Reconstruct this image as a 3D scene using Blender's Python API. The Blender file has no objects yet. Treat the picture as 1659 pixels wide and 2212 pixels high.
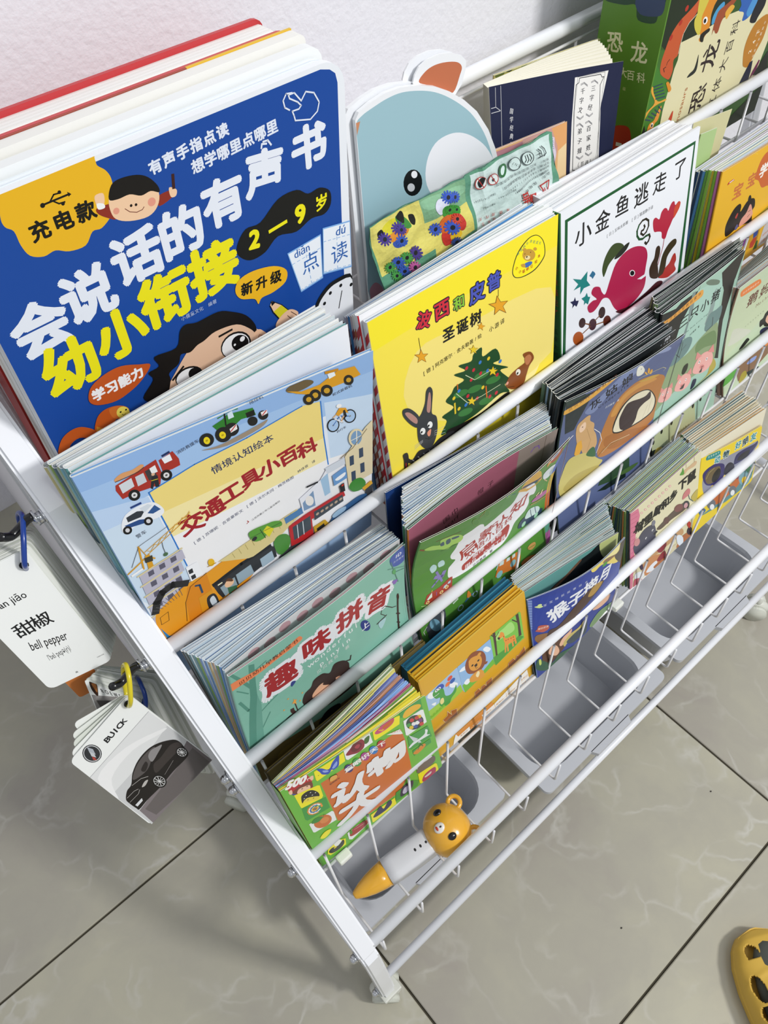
import bpy, bmesh, math, random
from mathutils import Vector, Matrix
from mathutils.geometry import tessellate_polygon
D = bpy.data; S = bpy.context.scene; COL = S.collection
random.seed(7)
# ---------------------------------------------------------------- camera
cam = D.cameras.new('camera'); cam.sensor_fit = 'HORIZONTAL'; cam.sensor_width = 36.0
cam.lens = 1694.0 / 1659.0 * 36.0; cam.clip_start = 0.02; cam.clip_end = 30
camo = D.objects.new('camera', cam); COL.objects.link(camo); S.camera = camo
Xc, Yc, Zc = (0.75176092, -0.55129846, 0.36183634), (-0.65714353, -0.58058818, 0.48070754), (-0.05493543, -0.59915555, -0.79874572)
right = Vector((Xc[0], Yc[0], Zc[0])); down = Vector((Xc[1], Yc[1], Zc[1])); fwd = Vector((Xc[2], Yc[2], Zc[2]))
m3 = Matrix((right, -down, -fwd)).transposed()
camo.matrix_world = Matrix.Translation((0, 0, 1.298)) @ m3.to_4x4()
# ---------------------------------------------------------------- world, lights, exposure
w = D.worlds.new('world'); S.world = w; w.use_nodes = True
w.node_tree.nodes['Background'].inputs[0].default_value = (0.93, 0.96, 1.0, 1)
w.node_tree.nodes['Background'].inputs[1].default_value = 0.44
def area(name, loc, target, size, power, color=(1, 1, 1)):
    l = D.lights.new(name, 'AREA'); l.shape = 'RECTANGLE'; l.size, l.size_y = size; l.energy = power; l.color = color
    o = D.objects.new(name, l); COL.objects.link(o); o.location = loc
    o.rotation_euler = (Vector(target) - Vector(loc)).to_track_quat('-Z', 'Y').to_euler()
    return o
area('ceiling_lamp', (1.20, -1.55, 2.45), (0.45, 0.35, 0.4), (0.28, 0.28), 43, (1.0, 0.985, 0.96))
area('ceiling_panel', (0.7, -1.3, 2.7), (0.4, 0.3, 0.4), (1.2, 1.2), 16, (0.96, 0.98, 1.0))
S.view_settings.view_transform = 'Standard'; S.view_settings.look = 'None'
S.view_settings.exposure = -0.02; S.view_settings.gamma = 1.0; S.view_settings.use_curve_mapping = False
S.cycles.max_bounces = 6
# ---------------------------------------------------------------- colours and materials
def lin(h):
    h = h.lstrip('#'); r = []
    for i in (0, 2, 4):
        c = int(h[i:i+2], 16) / 255.0
        r.append(c / 12.92 if c <= 0.04045 else ((c + 0.055) / 1.055) ** 2.4)
    return (r[0], r[1], r[2], 1.0)
_m = {}
def mat(name, color, rough=0.4, metal=0.0, coat=0.0, spec=0.5, bump=None, trans=0.0):
    if name in _m: return _m[name]
    m = D.materials.new(name); m.use_nodes = True; nt = m.node_tree; b = nt.nodes['Principled BSDF']
    b.inputs['Base Color'].default_value = lin(color) if isinstance(color, str) else color
    b.inputs['Roughness'].default_value = rough; b.inputs['Metallic'].default_value = metal
    b.inputs['Coat Weight'].default_value = coat; b.inputs['Coat Roughness'].default_value = 0.15
    b.inputs['Specular IOR Level'].default_value = spec
    if bump:
        tc = nt.nodes.new('ShaderNodeTexCoord'); n = nt.nodes.new('ShaderNodeTexNoise'); bu = nt.nodes.new('ShaderNodeBump')
        n.inputs['Scale'].default_value = bump[0]; n.inputs['Detail'].default_value = 4
        bu.inputs['Strength'].default_value = bump[1]; bu.inputs['Distance'].default_value = bump[2]
        nt.links.new(tc.outputs['Object'], n.inputs['Vector']); nt.links.new(n.outputs['Fac'], bu.inputs['Height'])
        nt.links.new(bu.outputs['Normal'], b.inputs['Normal'])
    _m[name] = m; return m
def vmat(name, rough, coat, bump=None):
    m = mat(name, '#ffffff', rough, 0, coat, 0.5, bump); nt = m.node_tree
    a = nt.nodes.new('ShaderNodeVertexColor'); a.layer_name = 'Col'
    nt.links.new(a.outputs['Color'], nt.nodes['Principled BSDF'].inputs['Base Color']); nt.nodes['Principled BSDF'].inputs['Specular IOR Level'].default_value = 0.3; return m
GLOSS = vmat('printed_gloss_card', 0.38, 0.06); MATTE = vmat('printed_paper', 0.6, 0.0)
FOIL = vmat('crumpled_printed_foil', 0.3, 0.4, (38, 0.55, 0.01))
WHITE = mat('white_enamel', '#f3f5fa', 0.3, 0, 0.3); WIRE = mat('white_wire_coating', '#e8e8ea', 0.35, 0, 0.2)
CHROME = mat('chrome', '#d8dade', 0.12, 1.0)
# ---------------------------------------------------------------- object helpers
def link(o, parent=None):
    COL.objects.link(o)
    if parent is not None: o.parent = parent
    return o
def thing(name, label, cat, loc=(0, 0, 0), group=None):
    o = D.objects.new(name, None); o.empty_display_size = 0.02; COL.objects.link(o); o.location = loc
    o['label'] = label; o['category'] = cat
    if group: o['group'] = group
    return o
def tag(o, label, cat, group=None):
    o['label'] = label; o['category'] = cat
    if group: o['group'] = group
    return o
def struct(o): o['kind'] = 'structure'; return o
def bobj(name, bm, m, parent=None, smooth=False, loc=None):
    me = D.meshes.new(name); bm.to_mesh(me); bm.free(); me.materials.append(m)
    if smooth:
        for p in me.polygons: p.use_smooth = True
    o = D.objects.new(name, me); link(o, parent)
    if loc is not None: o.location = loc
    return o
def box(bm, c, s, rot=None):
    r = bmesh.ops.create_cube(bm, size=1.0)
    M = Matrix.Translation(c) @ (rot.to_4x4() if rot is not None else Matrix.Identity(4)) @ Matrix.Diagonal((s[0], s[1], s[2], 1))
    bmesh.ops.transform(bm, matrix=M, verts=r['verts']); return r['verts']
def bevel(bm, w, seg=2):
    bmesh.ops.bevel(bm, geom=list(bm.edges), offset=w, segments=seg, affect='EDGES', profile=0.6)
def tube(bm, pts, r, n=10, caps=True, closed=False):
    pts = [Vector(p) for p in pts]; k = len(pts); rings = []
    up = None
    for i, p in enumerate(pts):
        a = pts[(i - 1) % k] if (closed or i > 0) else p; b = pts[(i + 1) % k] if (closed or i < k - 1) else p
        t = (b - a).normalized()
        if up is None:
            up = Vector((0, 0, 1)) if abs(t.z) < 0.9 else Vector((1, 0, 0))
        s = t.cross(up).normalized(); up = s.cross(t).normalized()
        rr = r[i] if isinstance(r, (list, tuple)) else r
        rings.append([bm.verts.new(p + (s * math.cos(2 * math.pi * j / n) + up * math.sin(2 * math.pi * j / n)) * rr) for j in range(n)])
    for i in range(k if closed else k - 1):
        A = rings[i]; B = rings[(i + 1) % k]
        for j in range(n): bm.faces.new((A[j], A[(j + 1) % n], B[(j + 1) % n], B[j]))
    if caps and not closed:
        bm.faces.new(rings[0][::-1]); bm.faces.new(rings[-1])
# ---------------------------------------------------------------- printed sheets: a patch maps (u, v, depth) in metres to space
class Patch:
    def __init__(s, TL, TR, BR, BL, bulge=0.0, flat=None, sag=0.0, bow=0.0):
        s.TL, s.TR, s.BR, s.BL = [Vector(p) for p in (TL, TR, BR, BL)]; s.org = s.BL.copy(); s.b = bulge; s.sag = sag; s.bow = bow
        s.W = ((s.TR - s.TL).length + (s.BR - s.BL).length) / 2; s.H = ((s.TL - s.BL).length + (s.TR - s.BR).length) / 2
        s.n = ((s.BR - s.BL) + (s.TR - s.TL)).cross((s.TL - s.BL) + (s.TR - s.BR)).normalized()
        tw = abs(((s.TL - s.BL) - (s.TR - s.BR)).dot(s.n))
        if flat is None: flat = bow == 0 and abs(bulge) < 1e-5 and abs(sag) < 1e-5 and tw < 6e-4
        s.nu, s.nv = (0, 0) if flat else (10, 10) if bow else ((16, 6) if abs(bulge) > .0035 or abs(sag) > 1e-5 else (8, 4) if tw < .012 else (10, 8))
        s.g = {}
    def E(s, u, v):
        a = u / s.W; t = v / s.H
        p = (s.BL * (1 - a) + s.BR * a) * (1 - t) + (s.TL * (1 - a) + s.TR * a) * t - s.org
        k = 0.0
        if s.b: k += s.b * math.sin(math.pi * min(1, max(0, a))) * (0.25 + 0.75 * t)
        if s.sag: k += s.sag * t * t * a
        if s.bow: k -= s.bow * math.sin(math.pi * min(1, max(0, t)))
        return p + s.n * k
    def node(s, i, j):
        if (i, j) not in s.g: s.g[i, j] = s.E(s.W * i / s.nu, s.H * j / s.nv)
        return s.g[i, j]
    def P(s, u, v, d=0.0):
        if not s.nu: return s.E(u, v) - s.n * d
        fu, fv = u / s.W * s.nu, v / s.H * s.nv; i = min(s.nu - 1, max(0, math.floor(fu + 1e-6))); j = min(s.nv - 1, max(0, math.floor(fv + 1e-6))); fu -= i; fv -= j
        A, D_ = s.node(i, j), s.node(i + 1, j + 1)
        if fu >= fv: p = A * (1 - fu) + s.node(i + 1, j) * (fu - fv) + D_ * fv
        else: p = A * (1 - fv) + s.node(i, j + 1) * (fv - fu) + D_ * fu
        return p - s.n * d
def split(poly, fn):
    """cut a convex polygon where fn takes whole-number values"""
    out = [poly]; vals = [fn(p) for p in poly]; lo, hi = min(vals), max(vals); c = math.floor(lo + 1e-6) + 1
    while c < hi - 1e-6:
        nxt = []
        for q in out:
            A, B = [], []
            for i in range(len(q)):
                p0, p1 = q[i], q[(i + 1) % len(q)]; d0, d1 = fn(p0) - c, fn(p1) - c
                if d0 <= 0: A.append(p0)
                if d0 >= 0: B.append(p0)
                if d0 * d1 < 0:
                    f = d0 / (d0 - d1); m = (p0[0] + (p1[0] - p0[0]) * f, p0[1] + (p1[1] - p0[1]) * f); A.append(m); B.append(m)
            if len(A) > 2: nxt.append(A)
            if len(B) > 2: nxt.append(B)
        out = nxt; c += 1
    return out
class MB:
    def __init__(s): s.v = []; s.f = []; s.c = []
    def face(s, pts, col):
        i = len(s.v); s.v += [tuple(p) for p in pts]; s.f.append(tuple(range(i, i + len(pts)))); s.c.append(col)
    def tris(s, pa, tr, col, d, flip=False):
        for t in tr:
            ps = [t]
            if pa.nu:
                a, b = pa.nu / pa.W, pa.nv / pa.H
                ps = split(t, lambda p: p[0]*a); ps = [q for p in ps for q in split(p, lambda p: p[1]*b)]; ps = [q for p in ps for q in split(p, lambda p: p[0]*a - p[1]*b)]
            for q in ps:
                pts = [pa.P(u, v, d) for u, v in q]
                s.face(pts[::-1] if flip else pts, col)
    def poly(s, pa, out, col, d, flip=False):
        V = [Vector((p[0], p[1], 0)) for p in out]
        tr = []
        for a, b, c in tessellate_polygon([V]):
            A, B, Cc = out[a], out[b], out[c]
            if (B[0]-A[0])*(Cc[1]-A[1]) - (B[1]-A[1])*(Cc[0]-A[0]) < 0: B, Cc = Cc, B
            tr.append([A, B, Cc])
        s.tris(pa, tr, col, d, flip)
    def plate(s, pa, out, d0, d1, cf, cs, cb=None):
        s.poly(pa, out, cf, d0); s.poly(pa, out, cb or cs, d1, True)
        n = len(out)
        for i in range(n):
            a, b = out[i], out[(i + 1) % n]; k = max(1, int(math.hypot(b[0]-a[0], b[1]-a[1]) / (pa.W / 12))) if pa.nu else 1
            for j in range(k):
                p = (a[0] + (b[0]-a[0])*j/k, a[1] + (b[1]-a[1])*j/k); q = (a[0] + (b[0]-a[0])*(j+1)/k, a[1] + (b[1]-a[1])*(j+1)/k)
                s.face([pa.P(*p, d1), pa.P(*q, d1), pa.P(*q, d0), pa.P(*p, d0)], cs)
    def build(s, name, m, parent=None, smooth=False):
        me = D.meshes.new(name); me.from_pydata(s.v, [], s.f)
        ca = me.color_attributes.new('Col', 'FLOAT_COLOR', 'CORNER'); buf = []
        for f, c in zip(s.f, s.c):
            for _ in f: buf += c
        ca.data.foreach_set('color', buf); me.materials.append(m); me.update()
        if smooth: me.shade_smooth()
        return link(D.objects.new(name, me), parent)
_lc = {}
def LC(c):
    if c not in _lc: _lc[c] = lin(c)
    return _lc[c]
_gl = {}
def glyphs(txt, bold):
    k = (txt, bold)
    if k not in _gl:
        cu = D.curves.new('t', 'FONT'); cu.body = txt; cu.size = 1; cu.offset = bold; cu.resolution_u = 3 if len(txt) < 3 else 2; cu.fill_mode = 'FRONT'
        o = D.objects.new('t', cu); COL.objects.link(o)
        e = o.evaluated_get(bpy.context.evaluated_depsgraph_get()); me = e.to_mesh(); me.calc_loop_triangles()
        vs = [(v.co.x, v.co.y) for v in me.vertices]; ts = []
        for t in me.loop_triangles:
            a, b, c = [vs[i] for i in t.vertices]
            if (b[0]-a[0])*(c[1]-a[1]) - (b[1]-a[1])*(c[0]-a[0]) < 0: b, c = c, b
            ts.append((a, b, c))
        bb = (min(v[0] for v in vs), max(v[0] for v in vs), min(v[1] for v in vs), max(v[1] for v in vs)) if vs else (0, 1, 0, 1)
        e.to_mesh_clear(); D.objects.remove(o); D.curves.remove(cu); _gl[k] = (ts, bb)
    return _gl[k]
def smooth(pts, k=4):
    n = len(pts); out = []
    for i in range(n):
        p0, p1, p2, p3 = pts[i-1], pts[i], pts[(i+1) % n], pts[(i+2) % n]
        for j in range(k):
            t = j / k; t2, t3 = t*t, t*t*t
            out.append(tuple(0.5*(2*p1[a] + (p2[a]-p0[a])*t + (2*p0[a]-5*p1[a]+4*p2[a]-p3[a])*t2 + (3*p1[a]-p0[a]-3*p2[a]+p3[a])*t3) for a in (0, 1)))
    return out
def stroke(pts, w, closed=False):
    out = []; n = len(pts)
    for i in range(n if closed else n - 1):
        a, b = pts[i], pts[(i+1) % n]; L = math.hypot(b[0]-a[0], b[1]-a[1]) or 1e-6
        dx, dy = (b[0]-a[0])/L*w/2, (b[1]-a[1])/L*w/2
        out.append([(a[0]-dx*.6+dy, a[1]-dy*.6-dx), (b[0]+dx*.6+dy, b[1]+dy*.6-dx), (b[0]+dx*.6-dy, b[1]+dy*.6+dx), (a[0]-dx*.6-dy, a[1]-dy*.6+dx)])
    return out
def thick(b, h):
    """offsets at which a glyph is printed over itself to give it a heavier stroke"""
    if b < .004: return [(0, 0)]
    if h < 9: return [(-b, 0), (b, 0)]
    n = 6 if b < .03 else 8 if b < .07 else 12
    return [(b*math.cos(2*math.pi*i/n), b*math.sin(2*math.pi*i/n)) for i in range(n)] + ([(b*.5*math.cos(2*math.pi*i/n), b*.5*math.sin(2*math.pi*i/n)) for i in range(0, n, 2)] if b > .07 else [])
def paint(mb, pa, art, d0=0.0, step=6.0e-6):
    """art: lists in millimetres on the sheet. p polygon, s smooth polygon, e ellipse, l line, t characters in a row, w a word"""
    d = d0 - 2.5e-5
    for a in art:
        k = a[0]; col = LC(a[1]); q = 0.001
        if k in 'ps':
            pts = [(a[2][i]*q, a[2][i+1]*q) for i in range(0, len(a[2]), 2)] if not isinstance(a[2][0], tuple) else [(x*q, y*q) for x, y in a[2]]
            if k == 's': pts = smooth(pts)
            pts = [(min(pa.W, max(0, x)), min(pa.H, max(0, y))) for x, y in pts]
            mb.poly(pa, pts, col, d)
        elif k == 'e':
            cx, cy, ax, ay, bx, by = [x*q for x in a[2]]; n = 20
            pts = [(cx + ax*math.cos(2*math.pi*i/n) + bx*math.sin(2*math.pi*i/n), cy + ay*math.cos(2*math.pi*i/n) + by*math.sin(2*math.pi*i/n)) for i in range(n)]
            pts = [(min(pa.W, max(0, x)), min(pa.H, max(0, y))) for x, y in pts]
            mb.poly(pa, pts, col, d)
        elif k in 'lc':
            for qd in stroke([(a[3][i]*q, a[3][i+1]*q) for i in range(0, len(a[3]), 2)] if not isinstance(a[3][0], tuple) else [(x*q, y*q) for x, y in a[3]], a[2]*q, k == 'c'):
                qd = [(min(pa.W, max(0, x)), min(pa.H, max(0, y))) for x, y in qd]
                mb.tris(pa, [qd], col, d)
        elif k in 'tw':
            txt, (x0, y0, x1, y1), h, bold, slant = a[2:7]
            L = math.hypot(x1-x0, y1-y0) or 1; e = ((x1-x0)/L, (y1-y0)/L); up = (-e[1], e[0])
            if slant == 'u': e = (1, 0); up = (0, 1)
            if k == 't':
                cs = list(txt); n = len(cs)
                for i, ch in enumerate(cs):
                    if ch in ' \u3000': continue
                    f = i/(n-1) if n > 1 else 0.5; cx, cy = x0 + (x1-x0)*f, y0 + (y1-y0)*f
                    ts, bb = glyphs(ch, 0); mx, my = (0.5, 0.38) if ord(ch) > 0x2000 else ((bb[0]+bb[1])/2, 0.36)
                    for ox, oy in thick(bold, h):
                        tr = [[((cx + (p[0]+ox-mx)*h*e[0] + (p[1]+oy-my)*h*up[0])*q, (cy + (p[0]+ox-mx)*h*e[1] + (p[1]+oy-my)*h*up[1])*q) for p in t] for t in ts]
                        mb.tris(pa, tr, col, d); d -= 2e-7
            else:
                ts, bb = glyphs(txt, 0); W = bb[1]-bb[0]; Hh = bb[3]-bb[2]
                for ox, oy in thick(bold, h):
                    tr = [[((x0 + e[0]*L*(p[0]+ox-bb[0])/W + up[0]*h*((p[1]+oy-bb[2])/Hh - .5))*q, (y0 + e[1]*L*(p[0]+ox-bb[0])/W + up[1]*h*((p[1]+oy-bb[2])/Hh - .5))*q) for p in t] for t in ts]
                    mb.tris(pa, tr, col, d); d -= 2e-7
        d -= step
def rrect(x0, y0, x1, y1, r, which=(1, 1, 1, 1), n=4):
    """corners in the order bottom-left, bottom-right, top-right, top-left"""
    out = []
    for i, (cx, cy, a) in enumerate(((x0+r, y0+r, 180), (x1-r, y0+r, 270), (x1-r, y1-r, 0), (x0+r, y1-r, 90))):
        if which[i] and r > 0: out += [(cx + r*math.cos(math.radians(a + 90*j/n)), cy + r*math.sin(math.radians(a + 90*j/n))) for j in range(n+1)]
        else: out.append(((x0, y0), (x1, y0), (x1, y1), (x0, y1))[i])
    return out
def sheet_strip(mb, pa, d, th, W, top, bot, col, colE, n, db=0.0, m=None):
    """one leaf standing in the book: front, back and top edge"""
    if m is None: m = (pa.nv if pa.nv else 1)
    def Q(i, j, dd):
        u = W*i/n; return pa.P(u, bot + (top - bot)*j/m, dd + db*math.sin(math.pi*u/W))
    for i in range(n):
        for j in range(m):
            for dd, fl in ((d, False), (d + th, True)):
                p00, p10, p11, p01 = Q(i, j, dd), Q(i+1, j, dd), Q(i+1, j+1, dd), Q(i, j+1, dd)
                if m == 1 and not pa.nu: mb.face([p10, p00, p01, p11] if fl else [p00, p10, p11, p01], col)
                elif fl: mb.face([p10, p00, p11], col); mb.face([p00, p01, p11], col)
                else: mb.face([p00, p10, p11], col); mb.face([p00, p11, p01], col)
        mb.face([Q(i, m, d), Q(i+1, m, d), Q(i+1, m, d+th), Q(i, m, d+th)], colE)
    mb.face([Q(n, 0, d), Q(n, 0, d+th), Q(n, m, d+th), Q(n, m, d)], colE)
TINT = ['#eef0ee', '#e2e8ec', '#d5dfe6', '#f2f1ea', '#b9c8d4', '#e9ece4', '#9fb3c4', '#cfd9da', '#f4f4f2']
def booklet(root, pa, th, front, spine, back=None, art=(), r=0.0, leaves=4, tint=TINT, edge='#f1f3f4', inner='#e8ebec', thick=0.00035, mat_=None, seg=8, db=0.0, rng=None, lcol=None):
    """saddle-stitched booklet: folded cover with a round fold at the left, leaves standing inside"""
    rng = rng or random; M = mat_ or GLOSS; W, H = pa.W, pa.H; back = back or spine
    mb = MB(); cf, ce, ci, cs = LC(front), LC(edge), LC(inner), LC(spine)
    o = rrect(0.0008, 0, W, H, r, (0, 1, 1, 0)) if r else rrect(0.0008, 0, W, H, 0)
    mb.plate(pa, o, 0.0, thick, cf, ce, ci)
    n = pa.nu if pa.nu else 2
    sheet_strip(mb, pa, th - thick, thick, W, H, 0, LC(back), ce, n, db)
    m = 5; prev = None
    for j in range(m + 1):
        a = math.pi*j/m; u = 0.0008 - 0.42*min(th, 0.004)*math.sin(a); d = th/2 - th/2*math.cos(a)
        if prev is not None:
            pu, pd = prev
            K = 10 if pa.nu else 1
            for q in range(K): h0, h1 = H*q/K, H*(q+1)/K; mb.face([pa.P(pu, h0, pd), pa.P(pu, h1, pd), pa.P(u, h1, d), pa.P(u, h0, d)], cs)
            mb.face([pa.P(pu, H, pd), pa.P(pu+.0006, H, pd + (th/2-pd)*.2), pa.P(u+.0006, H, d + (th/2-d)*.2), pa.P(u, H, d)], ce)
        prev = (u, d)
    if art: paint(mb, pa, art)
    mb.build('cover', M, root)
    if leaves:
        lm = MB()
        for i in range(leaves):
            f = (i + 0.5)/leaves; d = thick*1.5 + (th - 3.2*thick)*f
            c = LC(lcol[i % len(lcol)] if lcol else rng.choice(tint))
            sheet_strip(lm, pa, d, min(0.00022, (th-3*thick)/leaves*.6), W - 0.0012 - rng.random()*0.0008, H - 0.0007 - rng.random()*0.0012, 0.001, c, c, n, db*f)
        lm.build('pages', MATTE, root)
def hardbook(root, pa, th, front, spine, back=None, art=(), spine_art=None, r=0.0, board=0.0022, page='#f3f3ef', inset=0.003, lines=7, tint=None, edge=None, left_flat=True):
    """hard-cover book: two boards, flat spine, recessed page block"""
    W, H = pa.W, pa.H; mb = MB(); e = LC(edge or front); o = rrect(0, 0, W, H, r, (0, 1, 1, 0)) if r else rrect(0, 0, W, H, 0)
    mb.plate(pa, o, 0, board, LC(front), e, e)
    if art: paint(mb, pa, art)
    mb.build('front_cover', GLOSS, root)
    mb = MB(); mb.plate(pa, o, th - board, th, LC(back or front), LC(back or front), LC(back or front)); mb.build('back_cover', GLOSS, root)
    mb = MB(); cs = LC(spine); k = 0.0012
    A = [pa.P(-k, 0, -0.0002), pa.P(-k, 0, th + .0002), pa.P(-k, H, th + .0002), pa.P(-k, H, -.0002)]; B = [pa.P(k*.6, 0, -0.0002), pa.P(k*.6, 0, th + .0002), pa.P(k*.6, H, th + .0002), pa.P(k*.6, H, -.0002)]
    mb.face([A[1], A[0], A[3], A[2]], cs); mb.face([B[0], B[1], B[2], B[3]], cs); mb.face([A[3], B[3], B[2], A[2]], cs); mb.face([A[0], B[0], B[3], A[3]], cs); mb.face([A[1], A[2], B[2], B[1]], cs)
    if spine_art:
        sp = Patch(A[2] + pa.org, A[3] + pa.org, A[0] + pa.org, A[1] + pa.org, flat=True); off = sp.org - pa.org
        sm = MB(); paint(sm, sp, spine_art)
        for f, c in zip(sm.f, sm.c): mb.face([Vector(sm.v[i]) + off for i in f], c)
    mb.build('spine', GLOSS, root)
    lm = MB(); n = max(1, lines); gap = (th - 2*board)/n
    for i in range(n):
        c = LC(tint[i % len(tint)] if tint else page)
        sheet_strip(lm, pa, board + gap*i + gap*.05, gap*.9, W - inset, H - inset*(.8 + .25*random.random()), 0.002, c, c, pa.nu if pa.nu else 1)
    lm.build('pages', MATTE, root)
def lerp4(A, B, f): return [tuple(a[i] + (b[i]-a[i])*f for i in range(3)) for a, b in zip(A, B)]
# ================================================================ THE SETTING
# floor: a mortar bed with the marble-look tiles lying on it, joints left open
def marble():
    m = mat('marble_look_tile', '#b9b6aa', 0.22, 0, 0.15); nt = m.node_tree; b = nt.nodes['Principled BSDF']; L = nt.links
    tc = nt.nodes.new('ShaderNodeTexCoord'); ns = nt.nodes.new('ShaderNodeTexNoise'); ns.inputs['Scale'].default_value = 5; ns.inputs['Detail'].default_value = 5
    mx = nt.nodes.new('ShaderNodeVectorMath'); mx.operation = 'MULTIPLY_ADD'; mx.inputs[1].default_value = (0.28, 0.28, 0.28)
    L.new(tc.outputs['Object'], ns.inputs['Vector']); L.new(ns.outputs['Color'], mx.inputs[0]); L.new(tc.outputs['Object'], mx.inputs[2])
    vo = nt.nodes.new('ShaderNodeTexVoronoi'); vo.feature = 'DISTANCE_TO_EDGE'; vo.inputs['Scale'].default_value = 13; L.new(mx.outputs[0], vo.inputs['Vector'])
    r1 = nt.nodes.new('ShaderNodeValToRGB'); r1.color_ramp.elements[0].position = 0.0; r1.color_ramp.elements[0].color = (1, 1, 1, 1); r1.color_ramp.elements[1].position = 0.075; r1.color_ramp.elements[1].color = (0, 0, 0, 1); L.new(vo.outputs['Distance'], r1.inputs['Fac'])
    n2 = nt.nodes.new('ShaderNodeTexNoise'); n2.inputs['Scale'].default_value = 9; n2.inputs['Detail'].default_value = 3; L.new(tc.outputs['Object'], n2.inputs['Vector'])
    r3 = nt.nodes.new('ShaderNodeValToRGB'); r3.color_ramp.elements[0].position = 0.47; r3.color_ramp.elements[1].position = 0.66; L.new(n2.outputs['Fac'], r3.inputs['Fac'])
    ml = nt.nodes.new('ShaderNodeMath'); ml.operation = 'MULTIPLY'; L.new(r1.outputs['Color'], ml.inputs[0]); L.new(r3.outputs['Color'], ml.inputs[1])
    n3 = nt.nodes.new('ShaderNodeTexNoise'); n3.inputs['Scale'].default_value = 3.2; n3.inputs['Detail'].default_value = 6; n3.inputs['Roughness'].default_value = 0.6; L.new(mx.outputs[0], n3.inputs['Vector'])
    r2 = nt.nodes.new('ShaderNodeValToRGB'); e = r2.color_ramp.elements; e[0].position = 0.32; e[0].color = lin('#a8a298'); e[1].position = 0.68; e[1].color = lin('#bcb8a4'); x = e.new(0.5); x.color = lin('#b1ad9e'); L.new(n3.outputs['Fac'], r2.inputs['Fac'])
    mm = nt.nodes.new('ShaderNodeMix'); mm.data_type = 'RGBA'; mm.inputs['B'].default_value = lin('#cbc9c0')
    sc = nt.nodes.new('ShaderNodeMath'); sc.operation = 'MULTIPLY'; sc.inputs[1].default_value = 0.75; L.new(ml.outputs[0], sc.inputs[0])
    L.new(sc.outputs[0], mm.inputs['Factor']); L.new(r2.outputs['Color'], mm.inputs['A']); L.new(mm.outputs['Result'], b.inputs['Base Color'])
    return m
MARB = marble()
bm = bmesh.new(); box(bm, (0.4, 0.2, -0.016), (5.2, 4.6, 0.024)); floor = struct(bobj('floor', bm, mat('dark_joint_mortar', '#4a4538', 0.9)))
X0, Y0, T = 0.0549, 0.496, 0.6
tb = bmesh.new(); box(tb, (0, 0, -0.0045), (T - 0.0034, T - 0.0034, 0.009)); bevel(tb, 0.0012, 1); tme = D.meshes.new('tile'); tb.to_mesh(tme); tb.free(); tme.materials.append(MARB)
for i in range(-4, 5):
    for j in range(-4, 3):
        cx, cy = X0 + T*(i + .5), Y0 + T*(j + .5)
        if j >= 2 or (cx > 0.33 and j == 1): continue
        o = D.objects.new('tile', tme); link(o, floor); o.location = (cx, cy, random.uniform(-.0003, .0003))
PLAST = mat('white_wall_paint', '#e9e8ee', 0.75, 0, 0, 0.3, (170, 0.35, 0.003))
bm = bmesh.new(); box(bm, (1.514, 0.665, 1.35), (2.972, 0.09, 2.7)); struct(bobj('wall_back', bm, PLAST))
bm = bmesh.new(); box(bm, (0.073, 1.02, 1.35), (0.09, 0.62, 2.7)); struct(bobj('wall_left', bm, PLAST))
bm = bmesh.new(); box(bm, (-0.95, 1.40, 1.35), (1.96, 0.1, 2.7)); struct(bobj('wall_rear', bm, PLAST))
# ================================================================ THE RACK
RY = {-1: (0.590, 0.919), 0: (0.4607, 0.829), 1: (0.3787, 0.698), 2: (0.3064, 0.5668), 3: (0.2349, 0.4355), 4: (0.1526, 0.3042)}
FZ = {0: 0.766, 1: 0.6365, 2: 0.5055, 3: 0.3705, 4: 0.248}
XL, XR = 0.0415, 1.170
rack = thing('book_rack', 'white metal five-tier book rack on casters with wire pockets, standing against the wall', 'rack', (0.6, 0.35, 0))
ro = Vector((0.6, 0.35, 0))
def R(x, y, z): return Vector((x, y, z)) - ro
def bar_path(path, x0, x1, t):
    """flat-sided tube following a path in the YZ plane"""
    bm = bmesh.new(); n = len(path); rows = []
    for i, (y, z) in enumerate(path):
        a = path[max(0, i-1)]; b = path[min(n-1, i+1)]; dy, dz = b[0]-a[0], b[1]-a[1]; L = math.hypot(dy, dz); ny, nz = -dz/L*t/2, dy/L*t/2
        rows.append([bm.verts.new(R(x, y + s*ny, z + s*nz)) for x, s in ((x0, 1), (x1, 1), (x1, -1), (x0, -1))])
    for i in range(n-1):
        for j in range(4): bm.faces.new((rows[i][j], rows[i][(j+1) % 4], rows[i+1][(j+1) % 4], rows[i+1][j]))
    bm.faces.new(rows[0][::-1]); bm.faces.new(rows[-1]); bmesh.ops.recalc_face_normals(bm, faces=bm.faces); 
    bmesh.ops.bevel(bm, geom=[e for e in bm.edges if abs((e.verts[0].co - e.verts[1].co).normalized().x) < 0.5], offset=0.0028, segments=3, affect='EDGES')
    return bm
lower = [(0.1526 + 0.0012, 0.3042 - 0.012), (0.148, 0.285), (0.143, 0.22), (0.139, 0.14), (0.136, 0.052)]
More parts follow.
